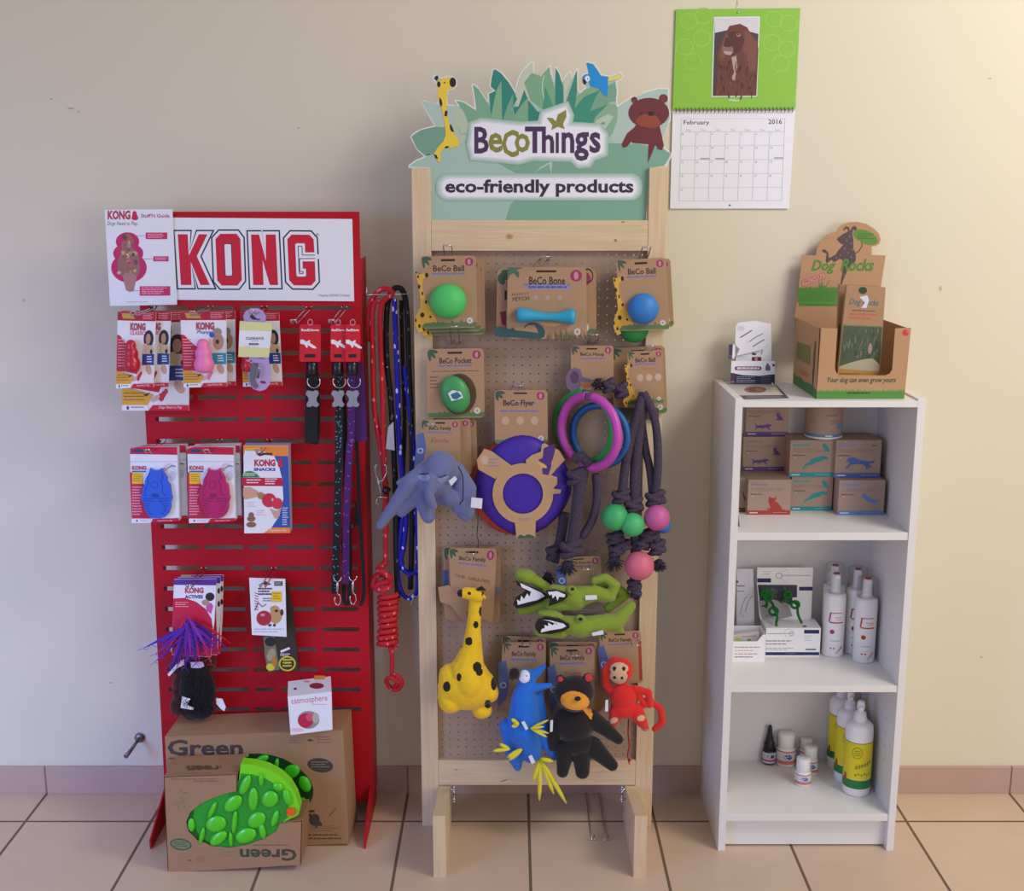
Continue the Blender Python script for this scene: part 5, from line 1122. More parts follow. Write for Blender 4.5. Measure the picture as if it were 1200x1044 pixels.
t = thing('flying_disc', W(*Z8(790, 735), .18), 'orange rubber flying disc showing behind the lower left of the purple one', 'flying disc', 'flying discs'); disc(t, 768, 498, 246, 258, .200, mat('orange_rubber', '#c8451c', .55))
# ---- marled rope toys
def marl():
    m = mat('marled_rope', '#483b4c', .95, noise=.75, nscale=230, bump=1.0, bscale=200); return m
MR = marl(); MRD = mat('marled_rope_dark', '#2c2636', .95, noise=.6, nscale=300)
Z9 = zoom(630, 400, 3.482)
def prope(t, pts, r, name='rope'):
    sp = spline([(*Z9(p[0], p[1]), p[2]) for p in pts], 5); b = MB(); b.tube([W(*p) for p in sp], r, MR, 12); return b.build(name, t)
def knot(t, x, y, rx, ry, D, rot=0):
    cx, cy = Z9(x, y); px_ = mpp(cx, cy, D)/3.482; c = W(cx, cy, D); b = MB()
    for k, (dy, s_) in enumerate(((-.45, .85), (0, 1), (.45, .9))):
        pts = []
        for i in range(16):
            a = 2*math.pi*i/16; pts.append(c+Vector((rx*.72*px_*s_*math.cos(a), .011*s_*math.sin(a), -dy*ry*px_+.35*ry*px_*math.cos(a)*(1 if k != 1 else -1))))
        b.tube(pts, .42*min(rx, ry)*px_, MR, 8, closed=True)
    b.sphere(c, 1, MR, 2, sc=(rx*.75*px_, .012, ry*.8*px_)); return b.build('knot', t)
def fray(t, x, y, r, D, seed=1, n=70):
    rn = random.Random(seed); cx, cy = Z9(x, y); c = W(cx, cy, D); L = r*mpp(cx, cy, D)/3.482; b = MB()
    b.sphere(c, L*.55, MRD, 2)
    for k in range(n):
        d = Vector((rn.gauss(0, 1), rn.gauss(0, .7)-.3, rn.gauss(-.6, .8))).normalized()
        b.tube([c, c+d*L*.6, c+d*L+Vector((rn.uniform(-.2, .2)*L, 0, -.15*L))], [.0016, .0014, .0004], rn.choice((MR, MRD, MRD)), 4, cap=False)
    b.build('frayed_end', t)
bhook(694, 402, 'chrome wire hook carrying the rope hoop toys', rise=.025)
t = thing('hoop_toy', W(672, 662, .22), 'magenta plastic hoop tied to thick grey purple rope with knots', 'dog hoop', 'rope hoop toys')
b = bcard(.20, [(669, 405), (719, 405), (719, 466), (669, 466)], 'BeCo Hoop', grass=False); b.m = zoom(640, 420, 7.456)
b.greek(350, 42, 450, 50, 1, C('#c86a50'), 1); b.slab([(170, 160), (200, 100), (250, 78), (300, 95), (320, 160), (400, 185), (395, 210), (310, 205), (290, 270), (220, 290), (180, 250)], C('#75607a'), .0016, lift=.0006); b.ell(248, 165, 36, 55, C('#54405c'), 8); b.ell(350, 235, 50, 22, C('#b06a3c'), 1)
b.build('backing_card', t)
def hoop(t, cx, cy, R_, ang, D, m, a0, a1, r=.0092):
    c = W(cx, cy, D); b = MB(); n = 36; pts = []
    for i in range(n+1):
        a = R(a0+(a1-a0)*i/n); pts.append(c+Vector((R_*math.sin(a)*math.cos(R(ang)), -R_*math.sin(a)*math.sin(R(ang)), R_*math.cos(a))))
    b.tube(pts, r, m, 14); b.build('hoop', t)
MG = mat('magenta_plastic', '#c64bae', .4); GH = mat('green_hoop', '#2c9a45', .4); BH_ = mat('blue_hoop', '#1c5c9c', .45)
hoop(t, 690.3, 506, .080, 43, .245, MG, 4, 196, .0102); hoop(t, 690.3, 506, .080, 43, .245, MG, 214, 356, .0102)
b = MB(); p = W(690.3, 506, .245)+Vector((0, 0, .080)); b.tube([p+Vector((-.008, 0, -.001)), p+Vector((.008, 0, -.001))], .0085, mat('grey_joint', '#6a5a70', .6), 12); b.build('joint', t)
prope(t, [(185, 520, .25), (172, 600, .25), (158, 720, .245), (140, 830, .24)], .0145); prope(t, [(238, 540, .235), (242, 640, .235), (222, 730, .232), (180, 800, .235)], .0095)
for x, y, rx, ry, D in ((160, 550, 42, 34, .25), (140, 845, 55, 38, .245)): knot(t, x, y, rx, ry, D)
prope(t, [(150, 480, .25), (180, 470, .256), (210, 500, .25)], .011); fray(t, 120, 915, 42, .245, 3)
t = thing('hoop_toy', W(650, 665, .2), 'green plastic hoop on rope, showing behind the left of the magenta one', 'dog hoop', 'rope hoop toys')
hoop(t, 684, 501, .078, 40, .214, GH, 0, 360, .0088)
prope(t, [(110, 700, .205), (95, 800, .205), (75, 900, .205)], .012); knot(t, 65, 860, 32, 30, .21); fray(t, 42, 960, 32, .205, 5)
prope(t, [(300, 185, .225), (345, 205, .225), (350, 225, .222)], .010); knot(t, 290, 180, 26, 30, .228); knot(t, 342, 198, 28, 32, .226); fray(t, 245, 170, 30, .23, 6)
t = thing('hoop_toy', W(705, 560, .19), 'dark blue plastic hoop behind the right of the magenta one', 'dog hoop', 'rope hoop toys'); hoop(t, 703, 510, .068, 30, .206, BH_, 0, 360, .0088)
# ball on rope
bhook(757, 412, 'chrome wire hook carrying the balls on ropes', rise=.02)
t = thing('rope_ball_toy', W(738, 672, .22), 'bunch of marled ropes with green, pink and salmon rubber balls between knots', 'dog rope toy')
q = [(735.5, 412), (777, 410), (778, 473), (735, 474)]
b = bcard(.205, q, 'BeCo Ball', True, name2=None); gir_print(b); b.greek(.4, .33, .8, .36, 1, C('#c86a50'), 1)
for u in (.35, .6, .85): b.ell(u, .5, .09, .07, C('#c9ae96'), 1)
b.build('backing_card', t)
prope(t, [(432, 212, .222), (412, 280, .235), (385, 370, .235), (362, 480, .235), (345, 615, .235)], .0105); prope(t, [(432, 220, .222), (422, 300, .225), (408, 400, .225), (400, 520, .228), (395, 660, .23)], .0125)
prope(t, [(432, 210, .226), (460, 265, .235), (482, 340, .235), (490, 430, .235), (490, 530, .235), (480, 625, .235)], .0095); prope(t, [(425, 330, .215), (440, 440, .215), (458, 520, .22), (468, 620, .225)], .009)
for x, y, rx, ry in ((342, 632, 42, 30), (392, 668, 42, 34), (482, 640, 46, 32), (318, 800, 44, 24), (350, 832, 40, 22), (322, 850, 36, 26), (450, 790, 40, 28), (490, 840, 36, 30), (425, 825, 30, 24), (395, 990, 32, 24), (402, 1022, 24, 20)): knot(t, x, y, rx, ry, .235 if y < 760 else .24)
prope(t, [(330, 770, .235), (325, 850, .235), (315, 890, .235)], .010); prope(t, [(400, 790, .23), (400, 900, .232), (395, 1000, .235)], .012); prope(t, [(480, 770, .235), (490, 870, .235)], .010); prope(t, [(455, 770, .235), (440, 850, .236)], .009)
for k, (x, y, r_) in enumerate(((310, 895, 42), (440, 880, 36), (495, 905, 34), (400, 1030, 24))): fray(t, x, y, r_, .245, 10+k)
for x, y, r_, col, D in ((315, 718, 55, '#3fae62', .25), (388, 748, 49, '#46b76b', .262), (487, 720, 53, '#c65a98', .255), (512, 752, 32, '#2f6fb4', .232), (415, 915, 60, '#d56a80', .252)):
    cx, cy = Z9(x, y); b = MB(); b.sphere(W(cx, cy, D), r_/3.482*mpp(cx, cy, D), mat('ball_rubber_'+col[1:], col, .5), 4); b.build('ball', t)
t = thing('ball_pack', W(748, 490, .17), 'clear tray pack edged in dark olive behind the balls on ropes', 'dog ball'); b = bcard(.178, [(716, 408), (779, 405), (782, 484), (720, 492)], '', grass=True); b.setD(.179); b.m = lambda u, v: (u, v); b.rect(722, 478, 772, 492, C('#4d5238'), 6); b.build('backing_card', t)
# ================= plush animals =================
Z10 = zoom(490, 630, 3.871); Z11 = zoom(490, 730, 3.871)
def zk(zf, a, bb): return K_((*zf(a[0], a[1]), a[2], a[3]/zf.s), (*zf(bb[0], bb[1]), bb[2], bb[3]/zf.s))
for z_, s_ in ((Z8, 4.444), (Z10, 3.871), (Z11, 3.871), (Z9, 3.482)): z_.s = s_
def ze(zf, x, y, D, rx, ry, rd, rot=0): return E_(*zf(x, y), D, rx/zf.s, ry/zf.s, rd, rot)
def pe(zf, x, y, rx, ry, rot=0): cx, cy = zf(x, y); return inell(cx, cy, rx/zf.s, ry/zf.s, rot)
def tagl(t, zf, pts, D): b = MB(D, zf); b.slab(pts, C('#e4e6ea'), .0008); b.build('care_label', sub(t, 'body'))
FY, FB, FG, FR, FGR, FK = FEL('#f2c413'), FEL('#1c6fd4'), FEL('#859a2a'), FEL('#dc2418'), FEL('#6d749c'), FEL('#17110f')
FO, FBE, FYL = FEL('#e89a2c'), FEL('#d8b08a'), FEL('#e2d42c'); SPOT = FEL('#181208')
# elephant
bhook(508, 500, 'chrome wire hook carrying the grey elephant', L=.10, rise=.02)
t = thing('plush_elephant', W(505, 612, .25), 'grey blue plush elephant with long ears hanging over the left post', 'plush toy')
bcard(.215, [Z8(285, 142), Z8(485, 142), Z8(490, 420), Z8(245, 400)], 'BeCo Family', grass=False, name2='Estella', fish=True).build('hang_card', t)
EA = [zk(Z8, (350, 370, .255, 45), (230, 470, .262, 52)), zk(Z8, (230, 470, .262, 50), (70, 690, .255, 24)), zk(Z8, (260, 540, .255, 40), (180, 620, .255, 30)), zk(Z8, (240, 440, .26, 30), (165, 470, .258, 14)),
 ze(Z8, 385, 400, .262, 92, 98, .036), ze(Z8, 350, 470, .262, 90, 70, .034), zk(Z8, (335, 450, .29, 34), (325, 540, .298, 26)), zk(Z8, (325, 540, .298, 26), (348, 590, .292, 20)),
 zk(Z8, (470, 400, .25, 40), (535, 500, .252, 38)), zk(Z8, (535, 500, .252, 38), (530, 630, .25, 32)), zk(Z8, (500, 480, .25, 55), (500, 600, .25, 45)), ze(Z8, 430, 540, .25, 80, 60, .026), zk(Z8, (300, 580, .26, 48), (320, 645, .26, 38)), zk(Z8, (480, 600, .25, 40), (515, 655, .25, 22)), ze(Z8, 300, 520, .255, 80, 50, .026)]
blob('body', EA, .0022, FGR, t, [(FEL('#8f97b8'), pe(Z8, 297, 440, 30, 20, 10)), (FEL('#8f97b8'), pe(Z8, 398, 450, 30, 18, -15)), (FEL('#3b3f5c'), pe(Z8, 297, 424, 26, 5, -5)), (FEL('#3b3f5c'), pe(Z8, 395, 436, 26, 5, -15))], smooth=3)
tagl(t, Z8, [(425, 460), (458, 435), (470, 450), (440, 487)], .305); tagl(t, Z8, [(545, 545), (602, 552), (598, 605), (540, 597)], .288)
b = MB(); CORD = mat('black_cord', '#101014', .8); b.tube([W(*Z8(x, y), .30) for x, y in ((475, 385), (498, 430), (502, 500), (500, 560), (482, 582))], .0012, CORD, 6); b.tube([W(*Z8(x, y), .27) for x, y in ((578, 605), (578, 680), (572, 740), (580, 770), (578, 810))], .0009, CORD, 6); b.build('cord', t)
for k, (dx, lb) in enumerate(((12, 'first empty looking elephant card, right behind the front elephant'), (19, 'hindmost elephant card by the left post'))):
    t = thing('hang_card', W(520+dx, 560, .19), ('kraft hang card tucked directly behind the grey elephant', 'outermost kraft hang card behind the grey elephant, nearest the disc')[k], 'hang card', 'spare plush hang cards')
    bcard(.20-.012*k, [(494+dx, 491+k), (539+dx, 491+k), (541+dx, 556), (492+dx, 556)], '', grass=False).build('card', t)
# giraffe
bhook(554, 641, 'chrome wire hook carrying the yellow giraffe', rise=.008)
t = thing('plush_giraffe', W(548, 842, .24), 'yellow plush giraffe with black spots, head up against its kraft card', 'plush toy')
b = bcard(.20, [Z10(138, 48), Z10(358, 48), Z10(340, 390), Z10(150, 300)], 'BeCo Family', grass=False); b.text('THE GIRAFFE', .1, .44, .88, .49, C('#7a6350'), 2, bold=.02)
b.m = Z10; b.slab([(90, 225), (140, 215), (200, 280), (222, 300), (215, 385), (190, 360), (150, 310), (100, 290)], KR_, .0018, lift=.0006); b.build('hang_card', t)
GIR = [zk(Z10, (222, 250, .232, 28), (268, 262, .232, 34)), zk(Z10, (195, 252, .234, 20), (225, 252, .232, 28)), zk(Z10, (262, 270, .228, 30), (252, 400, .23, 34)), zk(Z10, (252, 400, .23, 34), (245, 500, .232, 48)),
 zk(Z11, (245, 113, .232, 48), (225, 220, .235, 80)), ze(Z11, 222, 290, .235, 135, 108, .045), ze(Z11, 235, 270, .250, 72, 84, .036), zk(Z11, (225, 220, .235, 85), (300, 290, .235, 58)), ze(Z11, 150, 355, .24, 58, 52, .035), ze(Z11, 290, 395, .232, 46, 38, .026), ze(Z11, 330, 315, .24, 36, 44, .026), zk(Z11, (150, 240, .232, 60), (140, 330, .24, 55))]
sp_ = [(Z11, 230, 83, 17, 19), (Z11, 268, 200, 20, 24), (Z11, 278, 222, 16, 18), (Z11, 130, 288, 17, 24), (Z11, 185, 245, 11, 19), (Z11, 343, 275, 13, 30), (Z11, 316, 368, 15, 20), (Z10, 262, 395, 12, 16), (Z10, 284, 335, 8, 22), (Z11, 193, 100, 8, 13), (Z10, 232, 252, 8, 7), (Z10, 300, 252, 12, 26)]
blob('body', GIR, .0022, FY, t, [(SPOT, pe(*p)) for p in sp_]+[(SPOT, pe(Z10, 178, 250, 24, 34))], smooth=3)
b = MB(); b.tube([W(*Z10(268, 236), .238), W(*Z10(288, 228), .24), W(*Z10(306, 240), .236)], [.004, .005, .002], SPOT, 8); b.tube([W(*Z10(290, 262), .24), W(*Z10(306, 275), .238)], [.005, .003], FY, 8); b.build('horn', sub(t, 'body'))
tagl(t, Z11, [(340, 205), (352, 200), (358, 225), (346, 228)], .235) if False else None
t = thing('hang_card', W(560, 730, .175), 'kraft hang card peeking out behind the giraffe card', 'hang card', 'spare plush hang cards'); b = bcard(.18, [(519, 641), (587, 640), (586, 730), (521, 726)], '', grass=False); b.m = Z10; b.poly([(112, 150), (135, 145), (138, 215), (114, 218)], C('#4c5a94'), 2); b.poly([(340, 215), (392, 235), (362, 262), (340, 255)], C('#7f8288'), 2); b.build('card', t)
# crocodiles
bhook(684, 655, 'chrome wire hook carrying the green crocodiles', L=.11, rise=.005)
WT = C('#eceaf0', .8)
def teeth(t, D, mouth, tri):
    b = MB(D, Z10); b.slab(mouth, SPOT, .006)
    for q in tri: b.poly(q, WT, 4)
    b.build('mouth', sub(t, 'body'))
t = thing('plush_crocodile', W(*Z10(640, 350), .24), 'green plush crocodile with the widest open jaw, behind the other at upper left', 'plush toy', 'plush crocodiles')
blob('body', [ze(Z10, 490, 175, .232, 55, 34, .018, 15), zk(Z10, (500, 175, .232, 28), (580, 225, .232, 24)), zk(Z10, (470, 335, .232, 20), (600, 300, .235, 34)), zk(Z10, (590, 260, .232, 42), (760, 250, .23, 34)), zk(Z10, (760, 250, .23, 34), (880, 220, .225, 30)), zk(Z10, (880, 220, .225, 28), (940, 260, .225, 24)), zk(Z10, (940, 260, .225, 24), (860, 320, .225, 22))], .0022, FG, t, smooth=2)
teeth(t, .253, [(440, 195), (480, 212), (540, 232), (588, 262), (592, 272), (560, 290), (500, 312), (445, 322), (433, 300), (445, 270), (470, 255), (490, 240), (450, 215)], [[(462, 205), (500, 222), (560, 250), (575, 265), (540, 283), (500, 292), (452, 305), (448, 280), (462, 288), (468, 262), (480, 278), (495, 252), (505, 268), (512, 245), (470, 225)]])
t = thing('plush_crocodile', W(*Z10(700, 335), .26), 'green plush crocodile in the middle with its tail curled into a ring', 'plush toy', 'plush crocodiles')
b = bcard(.215, [Z10(630, 92), Z10(828, 82), Z10(835, 250), Z10(640, 260)], 'BeCo Family', grass=False, leaf=False, fish=True); b.build('hang_card', t)
blob('body', [zk(Z10, (615, 240, .262, 30), (720, 275, .262, 52)), zk(Z10, (600, 310, .262, 22), (720, 290, .262, 42)), zk(Z10, (720, 270, .262, 50), (800, 250, .26, 38)), zk(Z10, (800, 250, .26, 38), (870, 265, .26, 30)), zk(Z10, (870, 265, .26, 28), (895, 215, .26, 24)), zk(Z10, (895, 215, .26, 24), (850, 180, .26, 20)), zk(Z10, (850, 180, .26, 20), (800, 195, .262, 18)), ze(Z10, 695, 240, .275, 26, 24, .012)], .0022, FG, t, [(SPOT, pe(Z10, 700, 234, 9, 8))], smooth=2)
teeth(t, .290, [(578, 240), (620, 236), (670, 250), (680, 266), (660, 285), (625, 300), (590, 312), (600, 285), (585, 262)], [[(588, 246), (630, 242), (668, 258), (664, 270), (640, 268), (632, 286), (624, 262), (610, 276), (606, 256), (596, 262)]])
tagl(t, Z10, [(758, 262), (810, 260), (812, 280), (760, 283)], .288)
t = thing('plush_crocodile', W(*Z10(700, 458), .27), 'green plush crocodile lying lowest with a straight body', 'plush toy', 'plush crocodiles')
blob('body', [ze(Z10, 600, 350, .272, 60, 24, .018, 10), zk(Z10, (550, 425, .272, 24), (650, 425, .272, 34)), zk(Z10, (600, 380, .27, 34), (740, 405, .272, 50)), zk(Z10, (740, 405, .272, 50), (900, 380, .268, 40)), zk(Z10, (900, 380, .268, 40), (965, 310, .262, 24)), zk(Z10, (880, 400, .268, 30), (920, 420, .268, 16)), ze(Z10, 735, 365, .285, 24, 16, .012)], .0022, FG, t, [(SPOT, pe(Z10, 737, 369, 10, 8))], smooth=2)
teeth(t, .302, [(530, 395), (545, 370), (580, 358), (640, 368), (685, 392), (688, 408), (660, 425), (600, 438), (550, 435), (532, 415)], [[(565, 372), (600, 375), (660, 390), (672, 402), (650, 412), (600, 420), (556, 430), (560, 415), (575, 408), (572, 395), (590, 402), (590, 385), (612, 398), (618, 384), (640, 398), (600, 380)]])
tagl(t, Z10, [(788, 432), (838, 420), (842, 438), (792, 446)], .305)
t = thing('hang_card', W(*Z10(760, 355), .2), 'rounded grey brown hang card squeezed between the crocodiles', 'hang card', 'spare plush hang cards'); b = MB(.232, Z10); b.slab([(650, 330), (760, 290), (830, 300), (850, 330), (840, 365), (660, 360)], mat('grey_card', '#85746a', .7), .002); b.greek(700, 325, 830, 345, 2, C('#a5968c'), 1); b.build('card', t)
# parrot
bhook(616.5, 741, 'chrome wire hook carrying the blue parrot', rise=.0)
t = thing('plush_parrot', W(613, 920, .25), 'blue plush parrot with yellow feet and long yellow tail feathers', 'plush toy')
bcard(.205, [Z11(385, 88), Z11(580, 86), Z11(575, 420), Z11(360, 400)], 'BeCo Family', grass=False, fish=True).build('hang_card', t)
PA = [ze(Z11, 490, 245, .25, 42, 40, .022), zk(Z11, (520, 240, .245, 26), (572, 195, .242, 10)), zk(Z11, (495, 270, .25, 40), (480, 350, .252, 62)), zk(Z11, (480, 350, .252, 62), (480, 480, .255, 80)), zk(Z11, (480, 480, .255, 80), (510, 580, .25, 55)), zk(Z11, (405, 470, .25, 40), (440, 600, .25, 40)), zk(Z11, (440, 600, .25, 40), (452, 655, .25, 18)), zk(Z11, (500, 300, .26, 26), (600, 282, .262, 11)), zk(Z11, (540, 320, .24, 30), (560, 480, .24, 40)), zk(Z11, (560, 500, .25, 40), (618, 600, .25, 20))]
blob('body', PA, .0022, FB, t, [(SPOT, pe(Z11, 435, 232, 30, 32)), (FEL('#e6e8ee'), pe(Z11, 482, 242, 26, 30))], smooth=2)
b = MB(); b.sphere(W(*Z11(436, 230), .262), .0130, SPOT, 3, sc=(1, .9, 1.1)); b.tube([W(*Z11(425, 225), .26), W(*Z11(418, 250), .262), W(*Z11(430, 262), .262)], [.005, .004, .001], SPOT, 8); b.build('beak', sub(t, 'body'))
b = MB(); b.sphere(W(*Z11(492, 240), .2755), .0016, SPOT, 2); b.build('eye', sub(t, 'body'))
def leaves(t, name, zf, base, tips, D, w_, m):
    b = MB()
    for i, tp in enumerate(tips):
        A = W(*zf(*base), D+.002*i); B = W(*zf(*tp), D+.006+.002*i); Mx = (A+B)/2
        b.tube([A, A.lerp(B, .25), Mx, A.lerp(B, .8), B], [w_*.5, w_*.9, w_, w_*.85, w_*.3], m, 10)
    return b.build(name, t)
leaves(t, 'tail_feathers', Z11, (555, 615), [(520, 720), (550, 805), (615, 775), (672, 818), (612, 628)], .262, .0055, FYL)
leaves(t, 'foot', Z11, (510, 478), [(590, 440), (592, 500), (585, 518), (570, 470)], .292, .0032, FYL); leaves(t, 'foot', Z11, (455, 460), [(425, 435), (425, 470), (440, 450)], .290, .005, FYL)
leaves(t, 'wing_tip', Z11, (470, 572), [(405, 610), (412, 622)], .284, .006, FYL); leaves(t, 'wing_tip', Z11, (415, 572), [(370, 548), (340, 580)], .284, .0045, FYL)
tagl(t, Z11, [(468, 450), (482, 445), (500, 478), (488, 486)], .298); tagl(t, Z11, [(500, 605), (515, 598), (532, 632), (515, 640)], .29)
t = thing('hang_card', W(612, 830, .17), 'kraft hang card rising behind the parrot card', 'hang card', 'spare plush hang cards'); bcard(.185, [(588, 745), (640, 747), (640, 830), (586, 828)], '', grass=False).build('card', t)
# bear
bhook(672, 753, 'chrome wire hook carrying the black bear', rise=.0)
t = thing('plush_bear', W(680, 910, .26), 'black plush bear with an orange muzzle and red inner ears', 'plush toy')
bcard(.215, [Z11(598, 108), Z11(800, 104), Z11(800, 420), Z11(600, 420)], 'BeCo Family', grass=False, fish=True, name2='Toby').build('hang_card', t)
BE = [ze(Z11, 708, 315, .262, 92, 82, .036), ze(Z11, 645, 252, .262, 20, 20, .01), ze(Z11, 772, 246, .262, 24, 22, .01), ze(Z11, 712, 360, .285, 66, 44, .024), ze(Z11, 710, 460, .262, 84, 95, .036), ze(Z11, 725, 540, .262, 72, 62, .034), zk(Z11, (650, 425, .262, 40), (610, 500, .262, 30)), zk(Z11, (610, 490, .262, 32), (615, 560, .262, 26)), zk(Z11, (780, 430, .26, 46), (850, 480, .262, 36)), zk(Z11, (850, 480, .262, 36), (908, 528, .262, 24)), zk(Z11, (670, 570, .265, 46), (655, 675, .27, 28)), zk(Z11, (740, 580, .268, 46), (745, 675, .272, 34)), zk(Z11, (790, 560, .262, 48), (880, 645, .265, 28))]
blob('body', BE, .0022, FK, t, [(FO, pe(Z11, 711, 353, 66, 43, 8)), (FO, inpoly([Z11(*p) for p in ((745, 390), (780, 380), (792, 415), (785, 440), (765, 415))])), (FEL('#c93a3a'), pe(Z11, 645, 255, 13, 13)), (FEL('#c93a3a'), pe(Z11, 774, 247, 17, 18))], smooth=3)
c = W(*Z11(724, 343), .31); b = MB(); b.sphere(c, .0075, SPOT, 3, sc=(1, .6, .75)); b.build('nose', sub(t, 'body'))
tagl(t, Z11, [(600, 442), (612, 440), (610, 492), (598, 495)], .292)
t = thing('hang_card', W(690, 830, .18), 'kraft hang card with a rounded bear outline showing behind the black bear', 'hang card', 'spare plush hang cards'); b = bcard(.195, [(643, 752), (700, 752), (700, 838), (645, 838)], '', grass=False); b.m = Z11; b.slab([(780, 280), (815, 285), (845, 320), (848, 370), (820, 405), (790, 430), (770, 400)], KR_, .002, lift=.0006); b.build('card', t)
# monkey
bhook(741, 741, 'chrome wire hook carrying the red monkey', rise=.0)
t = thing('plush_monkey', W(745, 855, .24), 'bright red plush monkey with a beige face and hooked tail', 'plush toy')
b = bcard(.20, [Z11(822, 40), Z11(1010, 35), Z11(1018, 270), Z11(830, 280)], 'BeCo Family', grass=False, fish=True); b.poly([(.93, .2), (1, .2), (1.0, .95), (.93, .95)], C('#a83a30'), 2); b.build('hang_card', t)
MK = [ze(Z11, 918, 215, .245, 60, 62, .026), zk(Z11, (890, 175, .24, 26), (850, 215, .24, 20)), zk(Z11, (850, 215, .24, 20), (850, 275, .24, 19)), zk(Z11, (850, 275, .24, 19), (885, 320, .24, 22)), ze(Z11, 930, 335, .245, 62, 66, .028), ze(Z11, 935, 385, .245, 66, 50, .028), zk(Z11, (900, 400, .25, 36), (885, 450, .255, 22)), zk(Z11, (985, 400, .25, 40), (1015, 450, .255, 26)), zk(Z11, (1015, 445, .252, 26), (1030, 475, .25, 18)), zk(Z11, (985, 300, .25, 19), (1045, 315, .252, 17)), zk(Z11, (1045, 315, .252, 17), (1050, 370, .25, 17)), zk(Z11, (1050, 350, .242, 15), (1100, 390, .24, 17)), zk(Z11, (1100, 390, .24, 17), (1108, 450, .24, 17)), zk(Z11, (1108, 450, .24, 17), (1075, 480, .24, 16)), zk(Z11, (1000, 330, .25, 14), (1030, 372, .25, 14))]
blob('body', MK, .002, FR, t, [(FBE, pe(Z11, 912, 207, 42, 28)), (FBE, pe(Z11, 910, 243, 40, 34)), (SPOT, pe(Z11, 890, 207, 8, 10)), (SPOT, pe(Z11, 933, 207, 8, 10)), (SPOT, pe(Z11, 891, 247, 7, 7)), (SPOT, pe(Z11, 925, 250, 7, 7)), (FBE, pe(Z11, 888, 442, 20, 12, -20)), (FBE, pe(Z11, 1012, 432, 19, 13, -20)), (FEL('#b9796a'), pe(Z11, 1032, 490, 30, 10))], smooth=2)
b = MB(); RC = mat('red_cord', '#b0141c', .8); b.tube([W(*Z11(x, y), .225) for x, y in ((955, 420), (952, 500), (958, 560), (950, 600), (958, 640))], .0016, RC, 6); b.sphere(W(*Z11(958, 622), .226), .004, RC, 2); b.build('cord', t)
tagl(t, Z11, [(850, 350), (862, 348), (862, 400), (848, 402)], .265)
# loose double prong on the floor
t = thing('wire_hook', G(700, 955, .003), 'chrome double wire hook lying on the floor under the pegboard', 'hook'); b = MB(); g = lambda x, y, z=.0022: G(x, y, z)
for tip, bse in (((693.5, 984), (685.5, 922)), ((710.5, 984), (700.5, 922))):
    b.tube([g(*bse, z=.006), g(*bse), g((tip[0]+bse[0])/2, (tip[1]+bse[1])/2), g(*tip)], .0017, CHROME, 6)
    b.tube([g(tip[0]-5, tip[1]), g(tip[0]+3, tip[1]), g(tip[0]+3, tip[1]-6, .010)], .0015, CHROME, 6)
b.build('prong', t); b = MB(); b.tube([g(685.5, 922, .006), g(700.5, 922, .006)], .0017, CHROME, 6); b.build('crossbar', t)
# ================= on top of the bookcase =================
Z14 = zoom(820, 250, 4.348); ZT = SH[0]
KRB = mat('kraft_carton', '#b98f68', .7, noise=.05, nscale=50); KRI = mat('kraft_carton_inside', '#b58a5c', .75, noise=.05, nscale=50)
Z60 = zoom(920, 370, 7.5); Z61 = zoom(925, 255, 8)
bx0, bx1, bf, bb = .6655, .8575, .258, .034
t = thing('counter_display_box', ((bx0+bx1)/2, -.15, ZT), 'open kraft counter display box with a tall dog shaped header on the bookcase', 'display box')
GRB, GRB2, DBR, RDP = C('#4d8a34'), C('#3c7a3c'), C('#4c3a36'), C('#c8323a')
b = MB(bf, Z60); kf = W(*Z60(300, 728), bf)
b.slab([(318, 108), (460, 112), (437, 460), (450, 500), (480, 522), (880, 525), (920, 510), (942, 470), (968, 112), (1108, 105), (1048, 730), (275, 728)], KRB, .002)
g = [(275, 727), (280, 668)]; rn = random.Random(1)
for i in range(50):
    x = 290+i*15.5; g.append((x, 660-rn.uniform(0, 22)-(30 if 440 < x < 560 else 0)*rn.random())); g.append((x+7, 668))
g += [(1052, 660), (1047, 727)]; b.poly(g, GRB, 1)
b.text('Your dog can even grow yours', 372, 540, 975, 600, C('#2f4a36'), 2, shear=.3, bold=.02); b.greek(545, 672, 750, 688, 1, C('#2f4a26'), 3, fill=.8, rag=0)
b.ell(1060, 148, 28, 28, C('#d8203c'), 2); b.ell(1078, 138, 9, 12, C('#e8606c'), 3); b.build('tray_front', t)
hz = W(*Z60(318, 108), bf).z
b = MB()
def sidep(x, s_, top_b): # side wall
    th = .002*s_
    zf, zb = hz, hz+.002
    b.add([(x, -bf+.002, ZT), (x, -bf+.002, zf), (x, -bb, top_b), (x, -bb, ZT), (x+th, -bf+.002, ZT), (x+th, -bf+.002, zf), (x+th, -bb, top_b), (x+th, -bb, ZT)],
          [(0, 1, 2, 3), (7, 6, 5, 4), (1, 5, 6, 2), (0, 3, 7, 4)], KRB)
sidep(bx0+.0005, 1, hz); sidep(bx1-.0005, -1, hz); b.add([(bx0, -bf, ZT+.001), (bx1, -bf, ZT+.001), (bx1, -bb, ZT+.001), (bx0, -bb, ZT+.001)], [(0, 1, 2, 3)], KRI)
b.m = quad(proj((bx0, -bb, hz)), proj((bx0, -bf, hz)), proj((bx0, -bf, ZT)), proj((bx0, -bb, ZT))); b.plane((bx0+.0002, 0, 0), (-1, 0, 0))
b.poly([(.01, .99), (.01, .84), (.15, .86), (.3, .83), (.5, .87), (.7, .84), (.99, .88), (.99, .99)], GRB2, 1)
for k in range(7): b.poly([(.1+k*.085, .36-.01*k), (.16+k*.085, .33), (.17+k*.085, .58), (.11+k*.085, .6)], C('#6d7c3c'), 2)
